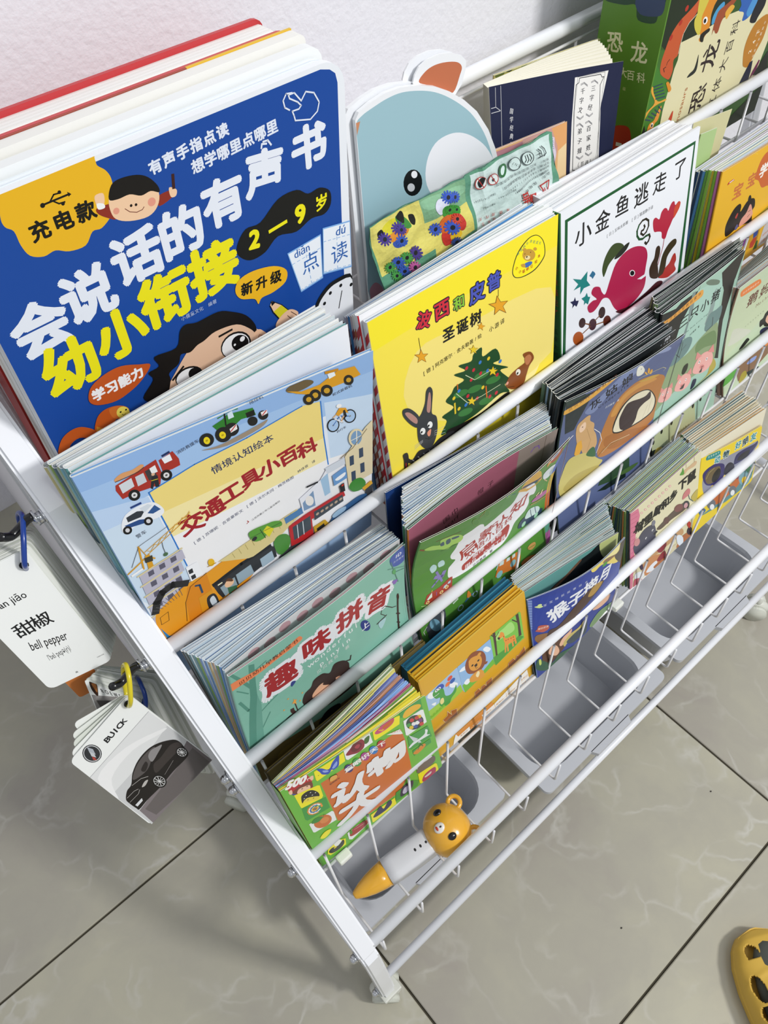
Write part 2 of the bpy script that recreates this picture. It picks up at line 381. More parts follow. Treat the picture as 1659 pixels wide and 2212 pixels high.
for x0, x1 in ((0.0205, 0.0425), (XR, XR + .022)):
    bobj('side_frame', bar_path([(0.604, 0.905), (0.60, 0.925), (0.585, 0.932), (0.53, 0.884), (0.4607, 0.829), (0.420, 0.764), (0.3787, 0.698), (0.3064, 0.5668), (0.2349, 0.4355), (0.1526, 0.3042)], x0, x1, 0.0215), WHITE, rack)
    bobj('leg', bar_path([(0.1526 + .0035, 0.3042 + .006)] + lower, x0 + .0008, x1 - .0008, 0.0185), WHITE, rack)
    bobj('leg', bar_path([(0.592, 0.915), (0.575, 0.84), (0.535, 0.50), (0.508, 0.2), (0.500, 0.052)], x0, x1, 0.0185), WHITE, rack)
    bm = bmesh.new(); tube(bm, [R((x0+x1)/2, 0.14, 0.075), R((x0+x1)/2, 0.50, 0.075)], 0.0075, 12); bobj('side_stretcher', bm, WHITE, rack, True)
for k, (y, z) in RY.items():
    bm = bmesh.new(); r = 0.0078 if k == -1 else 0.00715
    tube(bm, [R(XL, y, z), R(XR + .002, y, z)], r, 24); bobj('rail', bm, WHITE, rack, True)
for y, z, r in ((0.1460, 0.062, 0.0062), (0.50, 0.075, 0.0062), (0.32, 0.058, 0.005)):
    bm = bmesh.new(); tube(bm, [R(XL, y, z), R(XR + .002, y, z)], r, 16); bobj('base_rail', bm, WHITE, rack, True)
wx = [0.052 + 0.0594*i for i in range(19)]
def rounded(path, r=0.004):
    out = [path[0]]
    for a, b, c in zip(path, path[1:], path[2:]):
        a, b, c = Vector(a), Vector(b), Vector(c); u = (a-b).normalized(); v = (c-b).normalized(); out += [tuple(b + u*r), tuple(b + (u+v)*r*.28), tuple(b + v*r)]
    return out + [path[-1]]
for k in range(0, 5):
    yf, zf = RY[k][0] - .0085, FZ[k]
    if k == 0: yb, zb = 0.583, 0.905
    else: yb, zb = RY[k-1][0] - .0085, RY[k-1][1] - .001
    pts = rounded([(0, yb, zb), (0, yb, zf), (0, yf, zf), (0, yf, RY[k][1] - .001)])
    bm = bmesh.new(); tube(bm, pts, 0.0016, 8); me = D.meshes.new('wire'); bm.to_mesh(me); bm.free(); me.materials.append(WIRE); me.shade_smooth()
    for x in wx:
        o = D.objects.new('wire', me); link(o, rack); o.location = (x - ro.x + (0.028 if k % 2 and k < 0 else 0), -ro.y, 0)
    rods = [(yb, zf + .0025, .0019), (yf + .0035, zf + .0028, .0022)] if k < 4 else []
    if k == 0: rods += [(0.583, 0.905, .0018), (0.583, 0.86, .0016)]
    if k == 2 or k == 3: rods.append((yf + .018, zf + .0028, .0019))
    for y, z, r in rods:
        bm = bmesh.new(); tube(bm, [R(XL, y, z), R(XR, y, z)], r, 8); bobj('rod', bm, WIRE, rack, True)
# acorn nuts on the outer face of the left frame, and on the foot
def nut(y, z):
    bm = bmesh.new()
    tube(bm, [R(0.0205, y, z), R(0.0192, y, z)], 0.0066, 16); tube(bm, [R(0.0195, y, z), R(0.0150, y, z)], 0.0052, 6)
    r = bmesh.ops.create_uvsphere(bm, u_segments=12, v_segments=8, radius=0.0046); bmesh.ops.transform(bm, matrix=Matrix.Translation(R(0.0148, y, z)) @ Matrix.Diagonal((.8, 1, 1, 1)), verts=r['verts'])
    bobj('acorn_nut', bm, CHROME, rack, True)
for k in (0, 1, 2, 3, 4): nut(*RY[k])
nut(0.139, 0.066); nut(0.30, 0.549)
def caster(x, y, rot=0.3):
    t = bmesh.new(); c = R(x, y, 0.0)
    for s in (-1, 1):
        r = bmesh.ops.create_cone(t, cap_ends=True, segments=24, radius1=0.0195, radius2=0.0195, depth=0.011)
        M = Matrix.Translation(c + Vector((0, 0, 0.0195))) @ Matrix.Rotation(rot, 4, 'Z') @ Matrix.Translation((s*.0125, 0, 0)) @ Matrix.Rotation(math.pi/2, 4, 'Y'); bmesh.ops.transform(t, matrix=M, verts=r['verts'])
    bmesh.ops.bevel(t, geom=list(t.edges), offset=0.0015, segments=2, affect='EDGES')
    cs = bobj('caster', t, mat('milky_caster_plastic', '#d6d8cc', 0.45), rack, True)
    h = bmesh.new(); r = bmesh.ops.create_uvsphere(h, u_segments=20, v_segments=10, radius=0.0215); bmesh.ops.transform(h, matrix=Matrix.Translation(c + Vector((0, 0, 0.0235))) @ Matrix.Rotation(rot, 4, 'Z') @ Matrix.Diagonal((.62, 1.05, .9, 1)), verts=r['verts'])
    tube(h, [c + Vector((0, 0, .03)), c + Vector((0, 0, .056))], 0.007, 12); bobj('caster_housing', h, mat('white_caster_housing', '#d9dad0', 0.4), cs, True)
caster(0.032, 0.140, 0.9); caster(0.030, 0.497, 0.5); caster(0.926, 0.142, 0.6); caster(XR + .01, 0.14); caster(XR + .01, 0.5)
bm = bmesh.new(); box(bm, R(0.0335, 0.135, 0.046), (0.030, 0.026, 0.012)); bevel(bm, .002); bobj('foot_plate', bm, mat('white_caster_housing', ''), rack)
# plastic label clips on the rods
for x in (0.071, 0.542):
    bm = bmesh.new(); box(bm, R(x, 0.2262, 0.3735), (0.017, 0.011, 0.0095)); bevel(bm, .0022); bobj('rod_clip', bm, mat('white_clip_plastic', '#eceee6', .45), rack)

# ================================================================ STORAGE BINS
def bin_(x0, y0, lab):
    W, Dp, Z0, Z1 = 0.267, 0.34, 0.0665, 0.170
    t = thing('storage_bin', lab, 'bin', (x0 + W/2, y0 + Dp/2, Z0 - .0), 'grey plastic bins under the rack'); m = mat('grey_bin_plastic', '#c3c6cc', 0.42, 0, 0.1)
    bm = bmesh.new(); f = 0.017; loops = []
    def loop(i, z, r, n=7):
        L = rrect(-W/2 + i, -Dp/2 + i, W/2 - i, Dp/2 - i, r, n=n); return [bm.verts.new((x, y, z)) for x, y in L]
    H = Z1 - Z0
    prof = [(0.0, H - .008, .010), (0.0, H, .010), (f, H, .040), (f + .002, H - .006, .040), (f + .014, .003, .03), (f + .018, 0.0025, .026)]
    Ls = [loop(*p) for p in prof]
    for A, B in zip(Ls, Ls[1:]):
        n = len(A)
        for j in range(n): bm.faces.new((A[j], A[(j+1) % n], B[(j+1) % n], B[j]))
    bm.faces.new(Ls[-1])
    outer = [(f - .001, H - .002, .036), (f + .011, 0.0, .03)]; Os = [loop(*p) for p in outer]; n = len(Os[0])
    for j in range(n): bm.faces.new((Os[1][j], Os[1][(j+1) % n], Os[0][(j+1) % n], Os[0][j])); bm.faces.new((Os[0][j], Os[0][(j+1) % n], Ls[0][(j+1) % n], Ls[0][j]))
    bm.faces.new(Os[1][::-1]); bmesh.ops.recalc_face_normals(bm, faces=bm.faces)
    bobj('tub', bm, m, t)
    bm = bmesh.new(); P = [(-.042, 0), (-.036, -.010), (.036, -.010), (.042, 0)]
    A = [bm.verts.new((x, -Dp/2 + y + .001, H)) for x, y in P]; B = [bm.verts.new((x, -Dp/2 + y + .001, H - .009)) for x, y in P]; bm.faces.new(A); bm.faces.new(B[::-1])
    for j in range(4): bm.faces.new((A[j], B[j], B[(j+1) % 4], A[(j+1) % 4]))
    bmesh.ops.recalc_face_normals(bm, faces=bm.faces); bobj('handle', bm, m, t)
bin_(0.045, 0.186, 'leftmost grey plastic bin under the rack, pushed further back, beneath the bear-head pen')
bin_(0.352, 0.146, 'middle grey plastic bin under the rack, empty, its front lip above the base rail')
bin_(0.651, 0.146, 'grey plastic bin under the rack at the right, above the small white caster')
ROEWE_BACK = [(-0.0133, 0.433, 0.6575), (0.0277, 0.43, 0.5931), (0.0151, 0.396, 0.3841), (-0.0328, 0.396, 0.4984)]
BUICK_BACK = [(-0.0555, 0.379, 0.6903), (-0.0084, 0.381, 0.6756), (0.0162, 0.366, 0.5161), (-0.0561, 0.353, 0.5246)]
COVERS = {}
STACK_BACK = {'vehicles': [(0.039, 0.447, 0.8831), (0.2892, 0.447, 0.8834), (0.2892, 0.447, 0.6395), (0.039, 0.447, 0.6395)], 'yellow': [(0.3158, 0.442, 0.8598), (0.5334, 0.442, 0.8686), (0.5334, 0.442, 0.6395), (0.3158, 0.442, 0.6395)], 'goldfish': [(0.5639, 0.443, 0.8554), (0.6815, 0.443, 0.8528), (0.6815, 0.443, 0.6395), (0.5639, 0.443, 0.6395)], 'songs': [(0.8224, 0.43, 0.7854), (0.9514, 0.43, 0.8136), (0.9514, 0.43, 0.6395), (0.8224, 0.43, 0.6395)], 'pinyin': [(0.0462, 0.361, 0.71), (0.2678, 0.361, 0.6815), (0.2678, 0.361, 0.5085), (0.0462, 0.361, 0.5085)], 'bilingual': [(0.2924, 0.356, 0.7196), (0.4967, 0.356, 0.6918), (0.4967, 0.356, 0.5085), (0.2924, 0.356, 0.5085)], 'navyblue': [(0.2803, 0.3655, 0.718), (0.5177, 0.3655, 0.6745), (0.5177, 0.3655, 0.5085), (0.2803, 0.3655, 0.5085)], 'cinderella': [(0.5002, 0.362, 0.7117), (0.6716, 0.362, 0.714), (0.6716, 0.362, 0.5085), (0.5002, 0.362, 0.5085)], 'pigs': [(0.6816, 0.362, 0.7213), (0.8548, 0.362, 0.7138), (0.8548, 0.362, 0.5085), (0.6816, 0.362, 0.5085)], 'goose': [(0.8599, 0.358, 0.6485), (0.939, 0.358, 0.6436), (0.939, 0.358, 0.5085), (0.8599, 0.358, 0.5085)], 'objects': [(0.0439, 0.268, 0.5956), (0.1906, 0.268, 0.6293), (0.1906, 0.268, 0.3735), (0.0439, 0.268, 0.3735)], 'puzzle': [(0.2207, 0.288, 0.5415), (0.3787, 0.288, 0.5472), (0.3787, 0.288, 0.3735), (0.2207, 0.288, 0.3735)], 'monkey': [(0.391, 0.291, 0.5312), (0.56, 0.291, 0.5253), (0.56, 0.291, 0.3735), (0.391, 0.291, 0.3735)], 'mouse': [(0.5607, 0.29, 0.5182), (0.71, 0.29, 0.5276), (0.71, 0.29, 0.3735), (0.5607, 0.29, 0.3735)], 'animals': [(0.7097, 0.29, 0.5283), (0.8875, 0.29, 0.434), (0.8875, 0.29, 0.3735), (0.7097, 0.29, 0.3735)], 'red': [(0.1344, 0.562, 1.0465), (0.3466, 0.562, 1.0422), (0.3466, 0.562, 0.769), (0.1344, 0.562, 0.769)], 'board': [(0.1111, 0.492, 1.0642), (0.3466, 0.492, 1.0526), (0.3466, 0.492, 0.769), (0.1111, 0.492, 0.769)], 'camo': [(0.5947, 0.548, 0.9334), (0.7576, 0.548, 0.9169), (0.7576, 0.548, 0.769), (0.5947, 0.548, 0.769)]}
COVERS['blue'] = ([(0.0606, 0.475, 1.0566), (0.3588, 0.475, 1.0495), (0.3386, 0.475, 0.769), (0.0505, 0.475, 0.769)], 0, (0, 0), [
["p","#15489c",[-0.2,281.4,97.9,281.1,272.3,281,280.4,278.5,285.1,274.6,286.8,267.7,284.9,161.8,284.5,54,287.1,-138.6,63.7,-102.2,-0.7,87.6]],
["s","#e9b520",[40.2,289.4,67.6,289.8,95.9,289,98.3,282.4,98.6,278.6,102.7,274,104.7,267.9,103.5,259.1,99.5,252.9,97.5,245.7,89,240.4,82.4,240.8,75.1,234.1,63.9,235.1,55.8,239.5,47.7,239,40,243.2,37.3,251.7,36.9,261.3,33,266.1,33.3,273.5]],
["l","#14140f",1.26,[58.1,269.2,76.4,269.1]],
["e","#14140f",[58.6,269,1.54,0,0,1.54]],
["l","#14140f",0.99,[63.4,269.2,67.2,272.5,71.6,271.9]],
["e","#14140f",[70.9,272.5,1.13,0,0,1.13]],
["l","#14140f",0.99,[65.3,269.1,68.3,266.1,72.1,265.7]],
["e","#14140f",[70.6,265.1,1.15,0,0,1.15]],
["p","#14140f",[75.5,270.9,77.5,268.6,75.3,267.7]],
["t","#14140f","充电款",[51.4,255.5,82.5,255.0],13.4,0.035,"line"],
["s","#8c2f20",[89.2,253.3,93.5,253.8,102.7,251.5,100.5,241.9,94.1,245.5,89.7,249.9]],
["s","#8c2f20",[131.7,244.3,142.5,244.7,144.2,240.7,131.6,237.6]],
["s","#f0c9a4",[91.3,261.8,96.8,261.1,95.4,254.6,91.1,254.1,90.2,257.6]],
["s","#f2f2f0",[90.8,256.6,95.1,254.7,94.9,252,90.6,252.7]],
["s","#f0c9a4",[141.3,246.9,146.2,243.6,144.8,239.6,141,240.4]],
["l","#3c1d1a",2.26,[146,253.9,144.5,245.3]],
["s","#f0c9a4",[99.5,256.9,104.8,263.3,116.5,263.3,128.4,257.7,133.3,246.9,130,238.3,121.7,234.3,108.4,236.8,99.7,242.2,97.9,249.6]],
["s","#151210",[99.2,255.9,103.4,263.9,110.5,265.6,121.6,263.6,128.8,259.1,133.7,251.6,133.8,246.7,128,249.9,120.9,249.6,113.5,253.5,105.1,253.7]],
["e","#e39a83",[101.6,246.9,2.18,0,0,2.18]],
["e","#e39a83",[126.8,242.7,2.92,0,0,2.92]],
["e","#20150f",[112.3,246.2,0.95,0,0,0.95]],
["e","#20150f",[115.7,245.4,0.95,0,0,0.95]],
["l","#6a2a20",0.47,[107.7,245.9,110.2,242.7,114.7,240.4,119.1,240.5,120.7,241.8]],
["t","#e6ebf5","会",[27.3,194.5,28.0,194.5],40.3,0.045,"line"],
["t","#e6ebf5","说",[64.9,201.4,65.6,201.4],39.2,0.045,"line"],
["t","#e6ebf5","话",[106.0,211.4,106.7,211.4],38.3,0.045,"line"],
["t","#e6ebf5","的",[142.3,213.6,143.1,213.6],36.7,0.045,"line"],
["t","#e6ebf5","有",[179.4,221.1,180.1,221.1],35.8,0.045,"line"],
["t","#e6ebf5","声",[216.5,227.8,217.3,227.7],34.2,0.045,"line"],
["t","#e6ebf5","书",[257.0,231.8,257.9,231.8],33.6,0.045,"line"],
["t","#efe414","幼",[35.0,156.9,35.7,156.9],43.0,0.05,"line"],
["t","#efe414","小",[77.8,162.0,78.6,162.0],40.3,0.05,"line"],
["t","#efe414","衔",[117.9,170.9,118.6,170.9],42.4,0.05,"line"],
["t","#efe414","接",[161.0,174.4,161.8,174.4],42.7,0.05,"line"],
["t","#dfe6f4","有声手指点读",[135.4,263.9,188.1,268.2],9.6,0.04,"line"],
["t","#dfe6f4","想学哪里点哪里",[165.3,253.0,227.2,256.6],10.1,0.035,"line"],
["s","#121210",[184.2,183.3,193.5,192.6,207.1,192.2,225.1,203.4,242.7,203.6,253,196.3,264.5,196.5,274.1,189.8,274.3,178.7,267.2,172.9,254.2,174.6,238.8,170.1,221.1,174.1,207.4,166.3,193.2,166.1,183.9,174.7]],
["t","#efe414","2",[199.7,181.6,200.2,181.5],20.0,0.05,"line"],
["l","#efe414",2.84,[214.1,181.3,230.3,182.7]],
["t","#efe414","9",[244.0,183.4,244.4,183.4],20.2,0.05,"line"],
["t","#efe414","岁",[265.3,184.1,265.7,184.1],13.2,0.03,"line"],
["c","#dfe6f4",1.07,[246.7,257.8,245.5,261.5,251.2,261.1,253.4,262.8,250.7,266.1,244.2,270.6,243.5,273.2,248.5,273.1,253.8,265.9,258.3,270.7,265.2,267.7,269.3,259.9,267.2,254.1,260.5,250.6,247.4,254.3]],
["l","#dfe6f4",1.06,[243.3,263,239.6,265.9,238.7,270.9,241.7,274.6,246.6,273.7]],
["l","#dfe6f4",1.42,[216.4,245.7,217.2,248.4,221.1,247.3]],
["l","#dfe6f4",1.41,[218.4,249.6,222.4,249.3,224.8,245.1]],
["p","#7fb0e6",[227.8,155.6,262.3,157.3,261.4,115.8,237.3,113.8]],
["p","#eef3f9",[228.9,154.4,261.4,156.1,260.5,117.1,237.9,115.2]],
["l","#8fb6e2",0.55,[231.3,143.6,234.1,143.7]],
["l","#8fb6e2",0.56,[236.5,143.9,239.3,144]],
["l","#8fb6e2",0.56,[241.7,144.1,244.6,144.3]],
["l","#8fb6e2",0.56,[247,144.4,249.9,144.6]],
["l","#8fb6e2",0.56,[252.2,144.7,255.2,144.9]],
["l","#8fb6e2",0.56,[257.5,145,260.5,145.2]],
["l","#8fb6e2",0.58,[237.4,116.1,239.6,116.2]],
["l","#8fb6e2",0.59,[241.4,116.4,243.7,116.6]],
["l","#8fb6e2",0.59,[245.5,116.7,247.8,116.9]],
["l","#8fb6e2",0.59,[249.7,117,251.9,117.2]],
["l","#8fb6e2",0.59,[253.8,117.4,256.1,117.6]],
["l","#8fb6e2",0.59,[257.9,117.7,260.2,117.9]],
["l","#8fb6e2",0.56,[246,145.7,246.3,142.9]],
["l","#8fb6e2",0.56,[246.6,140.6,246.9,137.7]],
["l","#8fb6e2",0.57,[247.1,135.4,247.4,132.5]],
["l","#8fb6e2",0.58,[247.7,130.1,248,127.2]],
["l","#8fb6e2",0.58,[248.2,124.8,248.5,121.9]],
["l","#8fb6e2",0.59,[248.8,119.4,249.1,116.5]],
["w","#2c62ae","diǎn",[234.3,151.4,249.8,152.1],8.0,0.01,"line"],
["t","#2c62ae","点",[249.4,137.5,249.8,137.5],19.1,-0.005,"line"],
["p","#7fb0e6",[264.4,161.6,293.5,155.9,293.7,111.3,261.7,119.1]],
["p","#eef3f9",[265.2,160.2,292.6,154.8,292.7,113,262.7,120.3]],
["l","#8fb6e2",0.56,[264.3,149.1,267,148.6]],
["l","#8fb6e2",0.57,[269.2,148.1,272,147.5]],
["l","#8fb6e2",0.57,[274.2,147.1,276.9,146.5]],
["l","#8fb6e2",0.57,[279.2,146,281.9,145.5]],
["l","#8fb6e2",0.58,[284.2,145,287,144.4]],
["l","#8fb6e2",0.58,[289.3,143.9,292.1,143.3]],
["l","#8fb6e2",0.59,[262.6,121.2,265.5,120.5]],
["l","#8fb6e2",0.6,[267.8,119.9,270.7,119.2]],
["l","#8fb6e2",0.6,[273.1,118.7,276,118]],
["l","#8fb6e2",0.6,[278.3,117.4,281.3,116.7]],
["l","#8fb6e2",0.61,[283.7,116.1,286.6,115.4]],
["l","#8fb6e2",0.61,[289.1,114.8,292.1,114.1]],
["l","#8fb6e2",0.57,[278.5,147.5,278.4,144.6]],
["l","#8fb6e2",0.58,[278.3,142.2,278.2,139.2]],
["l","#8fb6e2",0.58,[278.1,136.8,278,133.8]],
["l","#8fb6e2",0.59,[278,131.3,277.9,128.3]],
["l","#8fb6e2",0.6,[277.8,125.7,277.7,122.7]],
["l","#8fb6e2",0.6,[277.6,120.1,277.5,117]],
["w","#2c62ae","dú",[277.9,152.3,287.8,151.0],8.0,0.01,"line"],
["t","#2c62ae","读",[280.2,132.0,280.7,132.0],19.4,-0.005,"line"],
["s","#edb51c",[175.3,146.9,180.1,154.7,193.7,156.3,213.3,151.3,224.9,142,222.8,132,210,128.5,198.3,129,194.1,125.1,191.3,131.5,179.2,137.9]],
["t","#14140f","新升级",[186.0,144.2,214.1,140.8],11.5,0.04,"line"],
['t', '#b9c8e4', '小儒童文化 编著', [127.2, 147.7, 155.8, 147.7], 3.9, 0.0, 'line'],
["s","#121212",[250.2,90.7,260.4,103.4,275,107.8,294.6,101.4,294.3,59,253.3,66.3]],
["s","#eceef2",[253.1,88.6,262.7,99.8,276.1,103.7,294.5,97.9,294.3,59,256.1,67.3]],
["e","#151515",[279.8,98.9,1.75,0,0,1.75]],
["e","#151515",[267.8,97.2,1.74,0,0,1.74]],
["e","#151515",[260.6,90,1.75,0,0,1.75]],
["e","#151515",[291.6,93.8,1.78,0,0,1.78]],
["l","#151515",1.01,[280.8,92.8,276.3,76.6]],
["p","#efc9a2",[207,121,215.1,113.9,218,108.1,207.2,109.3,204.8,118]],
["p","#15110d",[206,121,210.4,118,206.3,116.3]],
["p","#d8cf22",[216.1,112.6,226,98.5,216,93.6,207.3,110.3]],
["l","#121212",0.68,[207,121,216.1,112.6,226,98.5]],
["l","#121212",0.68,[204.8,117.5,207.2,109.3,215.4,94.6]],
["s","#efc3a0",[207.8,96.9,213.9,102,223.6,103.9,231.6,97.1,229.7,92.1,222,91.4,209.5,91.1]],
["l","#3a1a14",0.59,[220.5,99.1,225.2,92.1]],
["l","#3a1a14",0.59,[224.5,101,230,94.4]],
["s","#e6c0a2",[90.7,84.2,110,106.4,133.7,122.6,166.9,121,189.2,102.6,197.4,93.1,193.7,85.3,158,76.6,110.9,75.9]],
["s","#151210",[77.4,99.2,89.4,109.7,87.6,117.9,97.4,118.9,96.1,128.9,115.3,126.5,121.7,138.5,127.7,141.7,137.6,138.5,156.9,137.7,168.9,131.2,180.7,121.4,187.8,108.2,187.4,98.8,182.7,106.3,170.8,117.7,151.2,121.8,139.5,119.2,132.8,118.6,125.5,115.9,117.5,118.3,113.5,111.4,103.8,107.8,103.1,101,96.8,90.2,83.7,90.1]],
["s","#efc3a0",[185.2,100.1,191.4,101.3,196.3,93.7,193.1,89.4,187,89.3]],
["l","#9a5a40",0.7,[187.3,91.5,190,96.1,194.4,92.8]],
["l","#151210",1.95,[153.2,115.5,165.7,115.4]],
["l","#151210",1.93,[104.9,99.8,116.6,106.6]],
["e","#151210",[166.6,98.7,13.9,1.7,-4.6,13.5]],
["e","#f2f4f6",[166.3,98.4,12.7,1.5,-4.1,12]],
["e","#0d0c0c",[170.7,98.8,7.5,0.9,-3,8.4]],
["e","#f2f4f6",[173.5,101.5,2.5,0,0,2.5]],
["e","#f2f4f6",[165.5,99.9,1.13,0,0,1.13]],
["e","#151210",[119.1,94.6,12.4,-1.3,-1.4,10.1]],
["e","#f2f4f6",[118.9,93.9,11.4,-1.1,-1.2,9]],
["e","#0d0c0c",[124.6,94.3,5.6,-0.6,-0.9,6.3]],
["s","#c2561f",[38.2,126.2,43.6,133.1,55.5,136.8,69,136.3,82.9,129.5,91.1,124.1,80.6,115.2,68.9,110.9,56.2,109.6,43.6,113.8,37.8,119.6]],
["t","#f4f4f4","学习能力",[45.8,123.6,78.9,122.9],10.7,0.05,"line"],
["s","#c2581c",[31.8,91.9,36.9,103.3,43.3,107.4,51.2,106.9,58.2,103.4,62.4,96.9,50.8,93.6,43,88.9]],
["s","#d0702a",[48.9,106,58.2,103.4,63.2,96.4,58.3,90.9,49.5,95.8]],
["e","#ead95c",[57.9,96.2,4.8,-3.3,1.8,5.3]],
["e","#151515",[56.2,97.9,0.82,0,0,0.82]],
["e","#151515",[60.8,97.3,0.83,0,0,0.83]],
["l","#151515",0.41,[56.6,95.2,57.7,93.6,59.6,94.1]],
["p","#d8902a",[34.7,97.3,39.7,91.3,35.4,90.6,32.4,90.9]],
["s","#c2581c",[-0.3,92.5,6.5,102.6,15.2,106.2,24.3,104.2,32.6,94.3,28.7,89,19.2,95.9,10.3,93.5,9.2,85.3,0.3,88.1]],
["s","#15489c",[9.2,87.9,13.4,93.8,20.4,93.8,24.7,89.3,18.5,88.7]],
["s","#e05a28",[-8,179.5,-4.4,176.3,-4.8,173.5,-10.8,173.2]],
["s","#efefef",[-6.5,186.6,-0.6,186.9,-1.8,177.7,-6.1,176.3,-10,178.7]],
["e","#151210",[-7,179.9,1.8,-1.1,1.4,3.1]],
])
